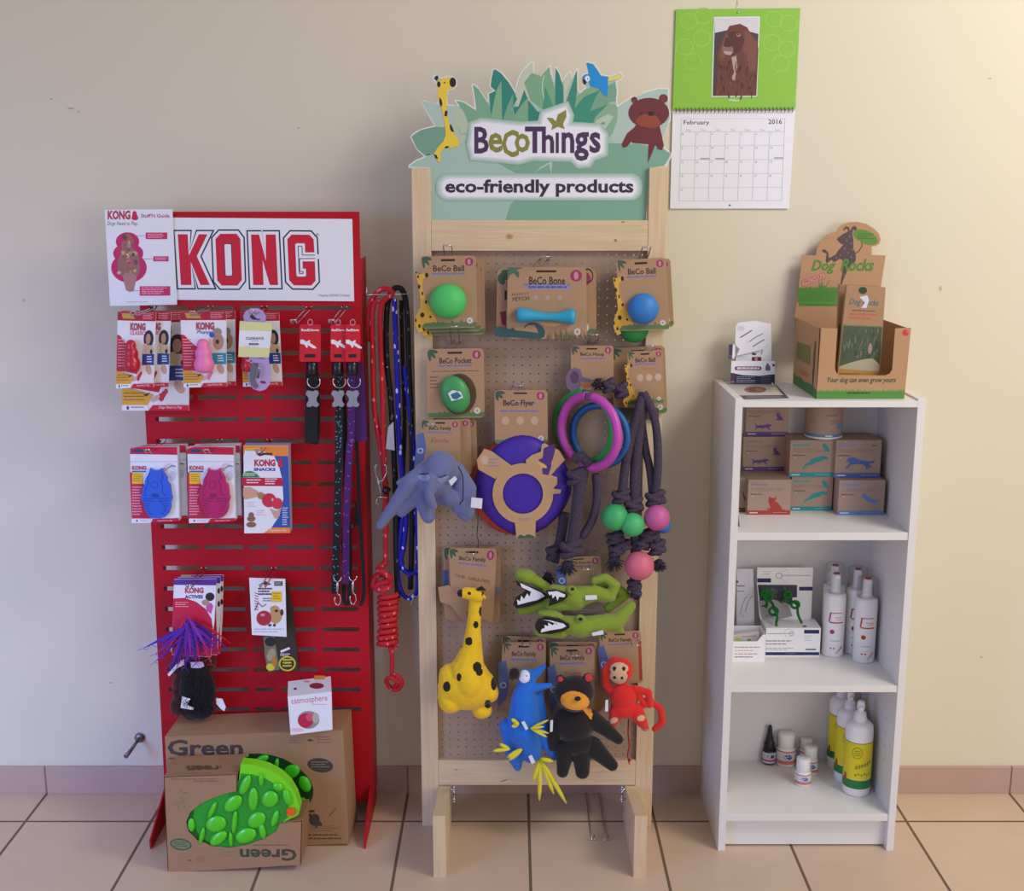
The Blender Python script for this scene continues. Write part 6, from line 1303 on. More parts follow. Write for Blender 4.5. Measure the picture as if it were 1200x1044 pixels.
b.poly([(.84, .2), (.88, .22), (.87, .6), (.82, .62), (.80, .4)], DBR, 2); b.poly([(.80, .62), (.87, .6), (.85, .9), (.82, .9)], DBR, 2); b.greek(.25, .72, .7, .8, 2, C('#a85a30'), 2, fill=.4)
b.build('tray_side', t)
b = MB(bb, Z61)
hd = [(122, 355), (250, 352), (258, 290), (290, 225), (345, 170), (400, 145), (448, 135), (460, 95), (500, 62), (560, 44), (640, 40), (720, 58), (790, 100), (840, 150), (857, 205), (845, 245), (810, 265), (772, 272), (772, 350), (903, 355), (850, 700), (800, 1250), (60, 1250), (50, 930), (70, 800)]
b.slab(hd, KRB, .002)
DG_ = C('#54423f'); DG2 = C('#75625c')
b.poly([(305, 305), (330, 295), (365, 325), (372, 380), (430, 350), (450, 320), (495, 265), (505, 250), (480, 245), (440, 200), (500, 155), (550, 130), (540, 100), (510, 120), (500, 115), (530, 78), (558, 90), (570, 125), (590, 85), (615, 75), (635, 100), (625, 130), (600, 110), (590, 150), (600, 200), (600, 290), (620, 330), (625, 400), (600, 430), (545, 480), (530, 530), (500, 600), (490, 640), (450, 670), (460, 640), (480, 610), (495, 520), (500, 400), (470, 385), (420, 420), (395, 395), (350, 430), (340, 400), (350, 340), (310, 320)], DG_, 1)
b.line([(615, 340), (650, 315), (680, 270), (682, 235), (665, 210)], 10, DG_, 1)
for x, y in ((565, 175), (540, 215), (580, 240), (520, 290), (550, 330), (480, 350), (580, 370), (440, 375), (590, 300), (515, 540)): b.ell(x, y, 12, 9, DG2, 2, rot=30)
gp = []; rn = random.Random(6)
for i in range(40):
    a = 2*math.pi*i/40; k = 1 if i % 2 else .86; gp.append((715+122*k*math.cos(a)+10*math.sin(a), 182+72*k*math.sin(a)+28*math.cos(a)))
b.poly(gp, C('#5c8c2c'), 3); b.greek(640, 150, 800, 215, 3, C('#35601e'), 4, fill=.25)
b.text('Dog', 205, 395, 435, 528, C('#4f8a34'), 5, shear=.35, bold=.022); b.text('Rocks', 480, 385, 795, 500, C('#4f8a34'), 5, shear=.35, bold=.022)
q = [(112, 592), (325, 515), (338, 568), (125, 645)]
b.poly(q, C('#c4453e'), 3); b.poly([(117, 595), (322, 521), (333, 565), (128, 640)], C('#c7a08a'), 4); b.text('PROVEN', 132, 562, 318, 598, C('#c8323a'), 5, rot=-19.5, bold=.012)
g = [(78, 790), (85, 665)]
for i in range(36): x = 92+i*10.4; g.append((x, 655-rn.uniform(0, 18)-(70 if 270 < x < 340 else 0)*rn.random())); g.append((x+5, 668))
g += [(465, 660), (462, 830), (88, 826), (88, 795)]; b.poly(g, GRB, 2); b.line([(90, 797), (460, 797)], 5, C('#6fa848'), 3); b.line([(340, 648), (365, 610), (382, 588)], 6, C('#6b7a45'), 3)
b.build('header', t, label='kraft header with a spotted dog silhouette and green lettering')
def pouch(D, q, lb, front):
    t = thing('stone_pouch', W((q[2][0]+q[3][0])/2, (q[2][1]+q[3][1])/2, D), lb, 'pouch', 'kraft pouches in the counter display')
    b = MB(D, quad(*q)); b.slab([(0, 0), (1, 0), (1, .3), (1.0, .75), (.96, 1), (.04, 1), (0, .75), (0, .3)], C('#a9845f', .6), .012)
    b.ell(.42, .04, .11, .032, C('#23401f'), 1)
    b.text('Dog Rocks', .1, .12, .85, .19, C('#3f6a74') if front else C('#4f7a34'), 2, shear=.3, bold=.015)
    b.poly([(.35, .1), (.55, .08), (.6, .13), (.55, .2), (.42, .2), (.5, .15)], C('#cdd2e0', .2), 3) if front else None
    b.greek(.2, .22, .8, .24, 1, C('#6d5644'), 2); b.greek(.15, .25, .85, .32, 2, C('#c0634a'), 2, fill=.5)
    b.rect(.02, .36, .98, .37, C('#6f7f5c'), 2); b.rect(.02, .37, .98, .78, C('#47573d'), 1)
    rn = random.Random(3)
    for k in range(60): b.ell(rn.uniform(.08, .92), rn.uniform(.4, .66), rn.uniform(.02, .06), rn.uniform(.01, .025), C(rn.choice(('#5d6b4a', '#39452f', '#70755a', '#4c4a38'))), 2, n=6, rot=rn.uniform(0, 180))
    b.poly([(.02, .74), (.3, .7), (.6, .67), (.8, .66), (.98, .72), (.97, .8), (.02, .8)], C('#b5aa8a'), 4); b.ell(.72, .57, .05, .05, C('#a38c80'), 4)
    b.poly([(.0, .76), (.97, .78), (.96, .9), (.0, .9)], C('#b98a3f'), 5); b.greek(.05, .8, .55, .87, 2, C('#8a6a3a'), 6, fill=.3); b.poly([(0, .9), (.2, .89), (.3, .9), (.6, .885), (.96, .895), (.96, 1), (.03, 1)], C('#1f5c3c'), 6)
    b.build('bag', t)
pz = lambda D: proj((.75, -D, ZT+.003))[1]
pouch(.19, [Z61(470, 625), Z61(850, 640), (Z61(790, 0)[0], pz(.19)), (Z61(430, 0)[0], pz(.19))], 'kraft pouch at the back of the counter display, mostly hidden', False)
pouch(.222, [Z61(540, 632), Z61(903, 655), (Z60(820, 0)[0], pz(.222)), (Z60(440, 0)[0], pz(.222))], 'front kraft pouch with a green picture panel and a foil hang hole', True)
# leaflets and holder
Z62 = zoom(845, 370, 9.944)
WPP = C('#f2f1f4', .45)
for k, (pts, col, lb) in enumerate((([(100, 800), (640, 800), (790, 955), (270, 968)], '#4a3c44', 'dark edged leaflet at the bottom of the small pile on the bookcase'), ([(50, 780), (620, 790), (720, 920), (180, 925)], '#cfc6bb', 'leaflet with a brown food picture lying on top of the small pile'))):
    z = ZT+.0012+.0016*k; b = MB(plane=((0, 0, z), (0, 0, 1)), m=Z62); b.slab(pts, C('#5a4c54') if not k else C('#c9c1b8'), .001)
    if k: b.ell(400, 862, 130, 38, C('#8d5a40'), 1); b.ell(380, 865, 60, 18, C('#6e3f30'), 2); b.ell(440, 858, 40, 14, C('#a86e50'), 3); b.poly([(560, 830), (640, 840), (690, 905), (600, 900)], C('#e0d8b0'), 1); b.greek(430, 915, 620, 924, 1, C('#d8d2d8'), 1)
    else: b.rect(300, 940, 700, 952, C('#8a7c88'), 1)
    tag(b.build('leaflet'), lb, 'leaflet', 'leaflets in a small pile')
zl = ZT+.0042; D0 = .075
yb = lambda D, z: proj((.56, -D, z))[1]
t = thing('leaflet_holder', W(882, yb(D0, zl), D0), 'clear leaflet holder with a white and navy printed front', 'leaflet holder')
b = MB(D0, lambda u, v: (845+u/9.944, 370+v/9.944 if v < 800 else yb(D0, zl)))
b.slab([(122, 525), (628, 528), (628, 830), (110, 830)], WPP, .0015); NVD = C('#262540')
b.poly([(112, 665), (250, 690), (450, 700), (626, 680), (626, 830), (110, 830)], NVD, 1); b.poly([(112, 665), (160, 668), (150, 830), (110, 830)], C('#4a3258'), 2)
b.poly(rr(158, 590, 470, 635, 22), C('#8a3a74'), 2); b.poly(rr(380, 590, 470, 635, 20), C('#3c3a40'), 3); b.greek(185, 600, 450, 626, 1, C('#e6d6e4'), 4, fill=.9, rag=0)
b.poly([(520, 640), (515, 600), (535, 550), (550, 555), (575, 600), (572, 640)], C('#6a6878'), 2); b.ell(612, 575, 14, 16, C('#2c2c34'), 2)
b.greek(180, 708, 400, 790, 4, C('#a9a8c4'), 2, fill=.35); b.greek(465, 705, 600, 790, 5, C('#6c7c9c'), 2, seed=3, fill=.3); b.ell(135, 770, 22, 10, C('#c45a9c'), 3); b.ell(598, 788, 10, 10, WPP, 3)
b.build('printed_front', t)
ACR = mat('clear_acrylic', '#f4f6f8', .08, trans=.9, alpha=.35)
b = MB(.052, Z62); b.slab([(165, 110), (190, 70), (300, 40), (470, 40), (590, 90), (600, 200), (592, 560), (170, 560)], ACR, .0015); b.build('clear_back', t)
b = MB(); c0, c1 = W(*Z62(125, 700), D0), W(*Z62(620, 700), D0)
for x in (c0.x, c1.x-.0015): b.box(x, x+.0015, -D0+.002, -.050, zl, zl+.035, ACR)
b.build('clear_side', t)
def leaf(D, pts, deco, lb):
    b = MB(D, Z62); b.slab(pts, WPP, .0008); deco(b); tag(b.build('leaflet'), lb, 'leaflet', 'leaflets standing in the clear holder')
leaf(.058, [(170, 120), (200, 80), (400, 60), (580, 95), (590, 560), (175, 560)], lambda b: (b.rect(358, 480, 468, 535, C('#5c1c20'), 2), b.ell(410, 505, 20, 20, C('#c88a8c'), 3), b.poly([(365, 430), (410, 440), (405, 458), (358, 455)], C('#2c2a34'), 2), b.line([(485, 380), (468, 450)], 8, C('#55555e'), 2), b.greek(190, 470, 340, 520, 3, C('#c0bdc8'), 2, fill=.3)), 'upright white leaflet at the back of the clear holder')
leaf(.064, [(172, 130), (420, 70), (560, 300), (480, 395), (180, 465), (215, 390), (165, 330)], lambda b: (b.poly(rr(190, 120, 270, 175, 20), C('#dddbe6'), 2), b.line([(222, 255), (362, 168)], 13, C('#6d6b7a'), 2), b.line([(330, 300), (410, 245), (490, 205)], 9, C('#77758a'), 2), b.line([(365, 360), (440, 315), (505, 275)], 11, C('#6d6b7a'), 2), b.line([(300, 318), (330, 300)], 5, C('#a9a7b8'), 2)), 'white leaflet with slanting lines tilted forward in the clear holder')
leaf(.069, [(92, 332), (150, 332), (215, 380), (165, 465), (150, 500), (85, 500)], lambda b: (b.poly([(92, 332), (138, 332), (128, 500), (85, 500)], C('#4a3a50'), 2), b.poly([(165, 345), (212, 382), (165, 462)], C('#8c8a9a'), 2), b.ell(110, 470, 14, 12, C('#9a5a9c'), 3)), 'purple and grey leaflet poking out of the left of the clear holder')
# ================= first compartment: pet food cartons =================
Z15 = zoom(840, 460, 5.217); z1 = SH[1]
KC = mat('pale_kraft_carton', '#a88e7e', .7, noise=.04, nscale=50); KCS = mat('pale_kraft_side', '#80695a', .7, noise=.04, nscale=50)
def silh(b, kind, x, y, s, col, lvl=3):
    P = {'cat_walk': [(0, .2), (.08, .25), (.15, .45), (.3, .4), (.6, .38), (.78, .2), (.82, .3), (.95, .3), (1, .4), (.88, .55), (.8, .6), (.95, .95), (.85, .9), (.72, .68), (.5, .72), (.52, .95), (.42, .75), (.2, .7), (.05, .98), (.05, .85), (.12, .6), (.05, .35)],
     'cat_sit': [(.1, .1), (.2, .2), (.4, .22), (.5, .08), (.5, .3), (.42, .42), (.6, .5), (.8, .75), (.85, .9), (1.1, .97), (.9, 1), (.35, 1), (0, .95), (.05, .85), (.2, .85), (.12, .6), (.05, .4)],
     'leap': [(0, 1), (.05, .75), (.1, .6), (.2, .55), (.35, .25), (.6, .08), (.8, 0), (.9, .08), (1, .12), (.95, .25), (.75, .3), (.7, .4), (.5, .5), (.35, .65), (.2, .68), (.12, .8)],
     'dog_run': [(.05, .25), (.12, .05), (.3, .02), (.5, .22), (.75, .3), (.9, .35), (1.05, .2), (1, .42), (.88, .5), (.85, .6), (1.0, .85), (.85, .78), (.78, .95), (.72, .7), (.6, .55), (.35, .55), (.2, .6), (.1, .85), (-.03, .9), (.08, .7), (.15, .5), (.15, .4), (.02, .35)],
     'dog_leap': [(0, .2), (.12, .15), (.15, 0), (.3, .2), (.5, .42), (.75, .6), (1, .5), (.8, .72), (.75, .8), (.78, 1.05), (.68, .85), (.45, .75), (.28, .6), (.2, .42), (.02, .38), (.15, .3)]}[kind]
    b.poly([(x+u*s[0], y+v*s[1]) for u, v in P], C(col), lvl)
def carton(q, D, zbot, depth, col, kind, lb, grp, pad=0, hdr='#8a7a88', side=True):
    """q = tl, tr, br, bl of the front in Z15 coordinates (bottom row snapped to the support)"""
    tl, tr, br, bl = [W(*Z15(*p), D) for p in q]; x0 = (tl.x+bl.x)/2; x1 = (tr.x+br.x)/2; zt = (tl.z+tr.z)/2
    t = thing('food_carton', ((x0+x1)/2, -D+depth/2, zbot), lb, 'carton', grp); b = MB()
    b.hexa([Vector(p) for p in ((x0, -D, zt), (x1, -D, zt), (x1, -D, zbot), (x0, -D, zbot), (x0, -D+depth, zt), (x1, -D+depth, zt), (x1, -D+depth, zbot), (x0, -D+depth, zbot))], KC)
    a_, c_, d_, e_ = (proj((x, -D, z)) for x, z in ((x0, zt), (x1, zt), (x1, zbot), (x0, zbot))); b.m = quad(a_, c_, d_, e_); b.setD(D)
    b.rect(0, .875, 1, 1, C(col), 1); b.rect(.05, .925, .24, .955, C('#dcd2d4'), 2); b.greek(.6, .93, .95, .95, 1, C('#c9b0b0'), 2)
    b.greek(.06, .1, .45, .18, 1, C(hdr), 1, fill=.8, rag=.1); b.greek(.06, .25, .85, .35, 2, C('#7a5f5c'), 1, seed=4, fill=.22, rag=.1); b.greek(.06, .4, .35, .45, 1, C('#5c4440'), 1, fill=.5); b.rect(.1, .46, .13, .48, C('#e0d8d4'), 1)
    if kind == 'cats': silh(b, 'cat_walk', .2, .58, (.42, .25), col); silh(b, 'cat_sit', .7, .27, (.2, .26), col)
    elif kind == 'cat': silh(b, 'cat_sit', .46, .42, (.4, .46), col)
    elif kind == 'leap': silh(b, 'leap', .3, .42, (.58, .38), col); b.poly([(.72, .15), (.76, .08), (.86, .2), (.9, .32), (.8, .3)], C(col), 3)
    elif kind == 'dog': silh(b, 'dog_run', .22, .45, (.62, .35), col); silh(b, 'dog_run', .78, .12, (.14, .06), '#6a5a58')
    else: silh(b, 'dog_leap', .48, .36, (.44, .36), col)
    b.build('box', t); return t
CGp = 'pet food cartons on the top shelf'
carton([(190, 533), (457, 533), (448, 750), (190, 752)], .1295, z1, .11, '#a8392e', 'cat', 'carton with a red sitting cat, front left of the top shelf', CGp)
zr_ = W(*Z15(320, 533), .1295).z+.0004
carton([(458, 515), (712, 515), (700, 726), (450, 728)], .0926, z1, .08, '#1f8f94', 'leap', 'teal carton with a leaping cat, on the shelf itself', CGp, hdr='#4f9a9c')
zc_ = W(*Z15(580, 515), .0926).z+.0004
carton([(745, 535), (1030, 537), (1020, 752), (742, 755)], .1324, z1, .11, '#5b7fb4', 'dogleap', 'blue carton with a jumping dog at lower right, on the shelf itself', CGp, hdr='#7d86b0')
zb_ = W(*Z15(880, 536), .1324).z+.0004
carton([(448, 292), (722, 290), (712, 508), (445, 510)], .0955, zc_, .085, '#1f8f94', 'leap', 'teal carton with a leaping cat, stacked under the round tub', CGp, hdr='#4f9a9c')
carton([(728, 292), (1008, 290), (998, 507), (724, 508)], .108, zb_, .09, '#4a64a8', 'dog', 'dark blue carton with a running dog, stacked at upper right', CGp, hdr='#7d86b0')
zp = zr_
Dp = -G(*Z15(290, 479), zp).y
carton([(165, 270), (421, 272), (413, 478), (160, 480)], Dp, zp, Dp-.012, '#5a3a80', 'cats', 'purple carton with cats, sitting on the red cat carton', CGp)
zp2 = W(*Z15(290, 271), Dp).z+.0004; Dp2 = -G(*Z15(300, 265), zp2).y
zmax = W(*Z15(300, 60), Dp2).z
carton([(182, 62), (440, 60), (436, 262), (176, 267)], min(Dp2, .12), zp2, min(Dp2, .12)-.012, '#5f3a8c', 'cats', 'purple carton with cats, topmost at left, its top behind the bookcase edge', CGp)
carton([(130, 520), (186, 520), (186, 742), (128, 742)], .105, z1, .06, '#7a3a30', 'dogleap', 'narrow sliver of a brown carton left of the red cat carton', CGp)
zt_ = W(*Z15(590, 291), .0955).z+.0005
t = thing('food_tub', ((W(*Z15(655, 290), .06)).x, -.052, zt_), 'round kraft tub with a blue band standing on the teal carton', 'tub'); cx = W(*Z15(653, 290), .06).x; b = MB()
r = .0435; BLU2 = C('#5f86ac')
b.lathe((cx, -.052, zt_), [(r*.97, 0), (r*1.02, .001, WPP), (r*1.02, .0045, WPP), (r, .0055, BLU2), (r, .0125, BLU2), (r, .0126), (r, .082), (r*.97, .084)], KC, n=40)
b.setD(.052+r); b.m = Z15
for px0, py0, w_, h_ in ((630, 155, 95, 8), (640, 170, 60, 6), (560, 165, 36, 30), (640, 120, 80, 12), (560, 210, 30, 12)): pass
BZ = [0.0]
def oncyl(b, cx, cy_, r, ang0, ang1, z0, z1, m, lift=.0003, n=5):
    vs = []
    for i in range(n+1):
        a = R(ang0+(ang1-ang0)*i/n); vs += [Vector((cx+(r+lift)*math.sin(a), cy_-(r+lift)*math.cos(a), z)) for z in (z0+BZ[0], z1+BZ[0])]
    b.add(vs, [(2*i, 2*i+2, 2*i+3, 2*i+1) for i in range(n)], m)
def P_ell(b, cx, cy_, r, a, z, ra, rz, m, lift=.0005, n=14):
    vs = [Vector((cx+(r+lift)*math.sin(R(a+ra*math.cos(2*math.pi*i/n))), cy_-(r+lift)*math.cos(R(a+ra*math.cos(2*math.pi*i/n))), z+BZ[0]+rz*math.sin(2*math.pi*i/n))) for i in range(n)]
    b.add(vs, [tuple(range(n))], m)
for a0, a1, z0, z1_ in ((5, 55, .043, .0455), (5, 35, .038, .0398), (-10, 30, .056, .060)): oncyl(b, cx, -.052, r, a0, a1, zt_+z0, zt_+z1_, C('#8a7068'))
P_ell(b, cx, -.052, r, 42, zt_+.032, 14, .007, C('#5f95bd')); P_ell(b, cx, -.052, r, -48, zt_+.042, 12, .007, C('#a08570')); oncyl(b, cx, -.052, r, -8, 14, zt_+.0075, zt_+.0105, C('#d2dce8'))
b.build('tub', t)
b = MB(.205, Z15); b.slab([(140, 640), (178, 800), (160, 812), (138, 808)], C('#b9bac4'), .001) if False else None
b = MB(); x0 = BX0+BT+.002; p = [Vector((x0, -.225, z1+.0005)), Vector((x0+.016, -.215, z1+.0005)), Vector((x0+.002, -.205, z1+.085)), Vector((x0, -.215, z1+.085))]
b.add([Vector((x0+.012, -.235, z1+.0005)), Vector((x0+.012, -.130, z1+.0005)), Vector((x0, -.130, z1+.075)), Vector((x0, -.235, z1+.075)), Vector((x0+.0135, -.235, z1+.0005)), Vector((x0+.0135, -.130, z1+.0005)), Vector((x0+.0015, -.130, z1+.075)), Vector((x0+.0015, -.235, z1+.075))], [(0, 1, 2, 3), (7, 6, 5, 4), (0, 4, 5, 1), (1, 5, 6, 2), (2, 6, 7, 3), (3, 7, 4, 0)], C('#b9bac6'))
tag(b.build('leaflet'), 'thin pale leaflet leaning against the left side of the top shelf', 'leaflet')
# ================= second compartment =================
Z16 = zoom(840, 630, 5.217); z2 = SH[2]; Z63 = zoom(858, 660, 9.08)
NVB = C('#22265e')
t = thing('hook_display_box', W(*Z63(640, 975), .105), 'white and navy counter box with a picture backboard and green plastic hooks', 'display box')
x0, x1 = W(*Z63(352, 975), .105).x, W(*Z63(930, 972), .105).x; ztop = W(*Z63(640, 688), .105).z
b = MB(); b.box(x0, x1, -.105, -.04, z2, ztop, WPP)
b.setD(.105); b.m = lambda u, v: Z63(u, v); b.rect(354, 945, 926, 978, NVB, 2); b.rect(766, 708, 926, 748, NVB, 2)
b.line([(375, 750), (640, 745)], 6, C('#8a8aa0'), 2); b.ring(632, 748, 26, 24, .8, C('#8a8aa0'), 2); b.ring(600, 740, 45, 42, .92, C('#bdbccb'), 2)
b.greek(360, 820, 640, 885, 2, C('#8d8cae'), 2, fill=.35); b.greek(360, 900, 660, 932, 2, C('#8d8cae'), 2, fill=.3); b.greek(766, 770, 850, 840, 3, C('#a6a5bd'), 2, fill=.2); b.rect(780, 910, 892, 922, C('#34344c'), 2); b.rect(565, 955, 675, 963, C('#5a5e94'), 3)
b.plane((0, 0, ztop), (0, 0, 1)); 
for x, y, rx, ry in ((395, 585, 45, 12), (540, 578, 40, 10), (770, 672, 26, 12), (640, 545, 30, 10)): b.ell(x, y, rx, ry, C('#b4b0b4'), 1); b.ell(x, y, rx*.6, ry*.5, C('#2a2a30'), 2)
b.build('tray', t)
b = MB(.045, Z63); b.slab([(268, 45), (862, 45), (842, 560), (842, 690), (330, 690), (290, 560), (262, 200)], WPP, .0012)
b.rect(266, 160, 413, 204, NVB, 1); b.rect(712, 250, 856, 290, NVB, 1); b.ring(498, 132, 36, 32, .82, C('#8f8fa4'), 1); b.line([(530, 128), (830, 130)], 6, C('#8f8fa4'), 1); b.ring(565, 130, 42, 68, .93, C('#c9c8d6'), 1); b.greek(330, 88, 420, 135, 2, C('#a6a5bd'), 1, fill=.2)
b.poly([(272, 228), (690, 230), (690, 360), (640, 365), (640, 440), (560, 450), (420, 520), (340, 560), (305, 500)], C('#3a3a4c'), 1)
rn = random.Random(9)
for k in range(40): b.ell(rn.uniform(300, 640), rn.uniform(250, 420), rn.uniform(10, 34), rn.uniform(8, 18), C(rn.choice(('#3c5c46', '#2c3048', '#565266', '#4a6a52', '#6a6672'))), 2, rot=rn.uniform(0, 180), n=8)
b.poly([(280, 400), (420, 380), (600, 430), (640, 560), (330, 640), (300, 520)], C('#aaa5a8'), 3); b.ell(340, 450, 34, 8, C('#3a3a44'), 4, rot=-20); b.ell(400, 560, 50, 18, C('#8d898e'), 4)
b.build('backboard', t)
GHK = mat('green_hook', '#1f7a33', .3, trans=.2)
def ghook(pts, r, ring=None):
    b = MB(); b.tube([W(*Z63(x, y), d) for x, y, d in spline(pts, 4)], r, GHK, 8)
    if ring: x, y, rx, ry = ring; b.tube([W(*Z63(x+rx*math.cos(a/14*6.283), y+ry*math.sin(a/14*6.283)), .075) for a in range(14)], r*1.1, GHK, 7, closed=True)
    return b
for pts, ring, lb in (([(400, 300, .06), (380, 380, .06), (430, 430, .065), (450, 500, .08)], (385, 350, 40, 50), 'green hook tool resting highest at left on the picture backboard'), ([(440, 470, .08), (480, 560, .085), (470, 640, .09), (475, 680, .092)], (440, 510, 45, 40), 'green hook tool standing in the middle of the tray'), ([(560, 330, .06), (620, 400, .065), (690, 440, .075), (700, 540, .085), (740, 640, .092)], (670, 440, 42, 36), 'green hook tool slanting down to the right end of the tray'), ([(350, 290, .055), (340, 350, .056), (370, 420, .06), (360, 470, .07)], (350, 320, 34, 30), 'darker green hook tool at the far left of the picture backboard'), ([(590, 300, .055), (560, 370, .056), (520, 420, .06)], (590, 330, 36, 34), 'green hook tool at the upper right of the picture area')):
    tag(ghook(pts, .0032, ring).build('tick_hook'), lb, 'hook tool', 'green hook tools in the counter box')
t = thing('small_box', W(*Z63(180, 1080), .15), 'small white open box of cards at the left end of the middle shelf', 'box'); D_ = .137
xl, xr = BX0+BT+.004, W(*Z63(352, 900), D_).x; zt1 = W(*Z63(200, 760), D_).z; zt2 = W(*Z63(100, 832), D_).z
b = MB(D_); a_ = [proj((xl, -D_, zt2)), proj((xr-.02, -D_, zt2)), proj((xr-.007, -D_, zt1)), proj((xr, -D_, zt1)), proj((xr, -D_, z2)), proj((xl, -D_, z2))]; b.slab(a_, WPP, .0012)
b.box(xr-.0012, xr, -D_+.0012, -.075, z2, zt1, WPP); b.box(xl, xr, -.076, -.075, z2, zt1, WPP)
b.setD(D_); b.m = Z63
for y, c_ in ((888, '#a874a4'), (925, '#d8a8a0'), (960, '#c08aa0'), (992, '#6a68a0')): b.greek(25, y, 300, y+10, 1, C(c_), 1, seed=y, fill=.9)
b.build('box', t)
b = MB(.11); q = [proj((xl+.004, -.11, zt2+.004)), proj((xr-.01, -.11, zt1-.004)), proj((xr-.01, -.11, z2+.002)), proj((xl+.004, -.11, z2+.002))]; b.slab(q, C('#d9d4d8'), .012); b.m = Z63; b.ell(60, 800, 30, 18, C('#d6d23c'), 1); b.ell(180, 815, 22, 12, C('#7fae4c'), 1); b.poly([(100, 775), (260, 765), (250, 780), (100, 790)], C('#d2a29c'), 1); tag(b.build('card_bundle'), 'bundle of pale cards with yellow and green marks inside the small white box', 'cards')
b = MB(.035, Z63); q = [(48, 60), (225, 60), (232, 320), (235, 700), (48, 700)]; b.slab([(max(45, x), y) for x, y in q], C('#dfe0ec'), .001); b.poly([(48, 180), (66, 190), (62, 210), (48, 208)], C('#34345c'), 1); b.greek(50, 235, 135, 250, 1, C('#6a6a94'), 1, fill=.8, rag=0); b.greek(50, 290, 130, 318, 1, C('#a79cc0'), 1, fill=.5, rag=0)
b.poly([(50, 325), (205, 320), (228, 345), (222, 580), (55, 575)], C('#d6d6e0'), 1)
for o in (0, 50): b.line([(90+o, 520), (110+o, 430), (140+o, 370), (165+o, 350)], 8, C('#7d9a86'), 2); 
b.line([(80, 520), (130, 575)], 5, C('#7d9a86'), 2); tag(b.build('leaflet'), 'pale leaflet picturing two hook tools, standing behind the small white box', 'leaflet')
# bottles
WB = mat('white_bottle', '#f0eeec', .3, coat=.15)
def bottle(name, lb, cat, grp, cx, cbot, wpx, zf, zsh, prof_fn, D=None, xo=None):
    X, Y = zf(cx, cbot); g = G(X, Y, zsh); Df = -g.y if D is None else D
    r = wpx/2/zf.s*mpp(X, Y, Df); c = Vector((W(X, Y, Df).x, -Df+r, zsh)); t = thing(name, c, lb, cat, grp)
    H = lambda py: W(X, zf(cx, py)[1], Df-r).z-zsh
    BZ[0] = c.z; prof_fn(t, c, r, H); BZ[0] = 0.0; return t
for z_, s_ in ((Z16, 5.217), (Z15, 5.217)): z_.s = s_
Z17 = zoom(820, 790, 4.615); Z17.s = 4.615
Z64 = zoom(960, 650, 7.737); Z64.s = 7.737
def mousse(col, accent):
    def f(t, c, r, H):
        hs = H(330); hc = H(180); b = MB()
        b.lathe(c, [(r*.9, 0), (r, .003), (r, hs*.9), (r*.96, hs*.955), (r*.8, hs*.99), (r*.45, hs)], WB, n=32)
        cx_, cy_ = c.x, c.y; m1, m2 = C(col), C(accent)
        oncyl(b, cx_, cy_, r, -38, 30, hs*.70, hs*.712, m1); oncyl(b, cx_, cy_, r, -38, 35, hs*.545, hs*.565, m1)
        for k in range(6): oncyl(b, cx_, cy_, r, -44+k*1.0, -36+k*1.0, hs*(.56+.024*k), hs*(.585+.024*k), m1, n=2)
        P_ell(b, cx_, cy_, r, -22, hs*.41, 12, hs*.035, m1); oncyl(b, cx_, cy_, r, -30, 25, hs*.26, hs*.275, C('#a8c4de')); oncyl(b, cx_, cy_, r, -12, 28, hs*.63, hs*.64, m2); oncyl(b, cx_, cy_, r, -5, 25, hs*.6, hs*.608, m2)
        P_ell(b, cx_, cy_, r, -25, hs*.15, 5, hs*.012, m1); P_ell(b, cx_, cy_, r, -8, hs*.15, 5, hs*.012, m1)
        for k in range(7): oncyl(b, cx_, cy_, r, 2+k*5, 8+k*5, hs*(.07+.012*k), hs*(.085+.016*k), m2, n=2)
        b.build('bottle', t)
        b = MB(); b.lathe(c+Vector((0, 0, hs)), [(r*.5, 0), (r*.46, .004), (r*.40, .006), (r*.38, (hc-hs)), (r*.2, hc-hs+.002), (0, hc-hs+.002)], WB, n=24)
        b.tube([c+Vector((0, 0, hc-.004)), c+Vector((0, -r*.5, hc-.003))], [r*.28, r*.2], WB, 10); b.build('pump', t)
        b = MB(); b.lathe(c+Vector((0, 0, hc+.002)), [(r*.3, 0), (r*.3, .002), (0, .003)], C(col), n=16); b.build('tip', sub(t, 'pump'), label='small coloured tip')
        b = MB(); CL = mat('clear_cap', '#f2f4f6', .1, trans=.95, alpha=.25); b.lathe(c+Vector((0, 0, hs-.0005)), [(r*.93, 0), (r*.93, (hc-hs)*1.05), (r*.85, (hc-hs)*1.15), (0, (hc-hs)*1.16)], CL, n=28); b.build('clear_cap', t)
    return f
Z64b = lambda dx, dy: None
BG = 'white pump bottles on the middle shelf'
def mk(dx, dy, cx, bot, wpx, col, acc, lb, D=None):
    zf = lambda u, v: (960+(u)/7.737, 650+(v+dy)/7.737); zf.s = 7.737
    bottle('pump_bottle', lb, 'bottle', BG, cx, bot, wpx, zf, z2, mousse(col, acc), D)
mk(0, 0, 142, 935, 196, '#b0246c', '#d0709c', 'front left white pump bottle with magenta markings')
mk(0, -75, 130, 930, 190, '#a02a5c', '#d0709c', 'white pump bottle directly behind the magenta marked one', D=.075)
mk(0, 45, 425, 945, 200, '#c4381c', '#e8946c', 'front right white pump bottle with orange markings')
mk(0, -40, 335, 935, 190, '#a8283c', '#d89a80', 'white pump bottle between and behind the two front ones', D=.095)
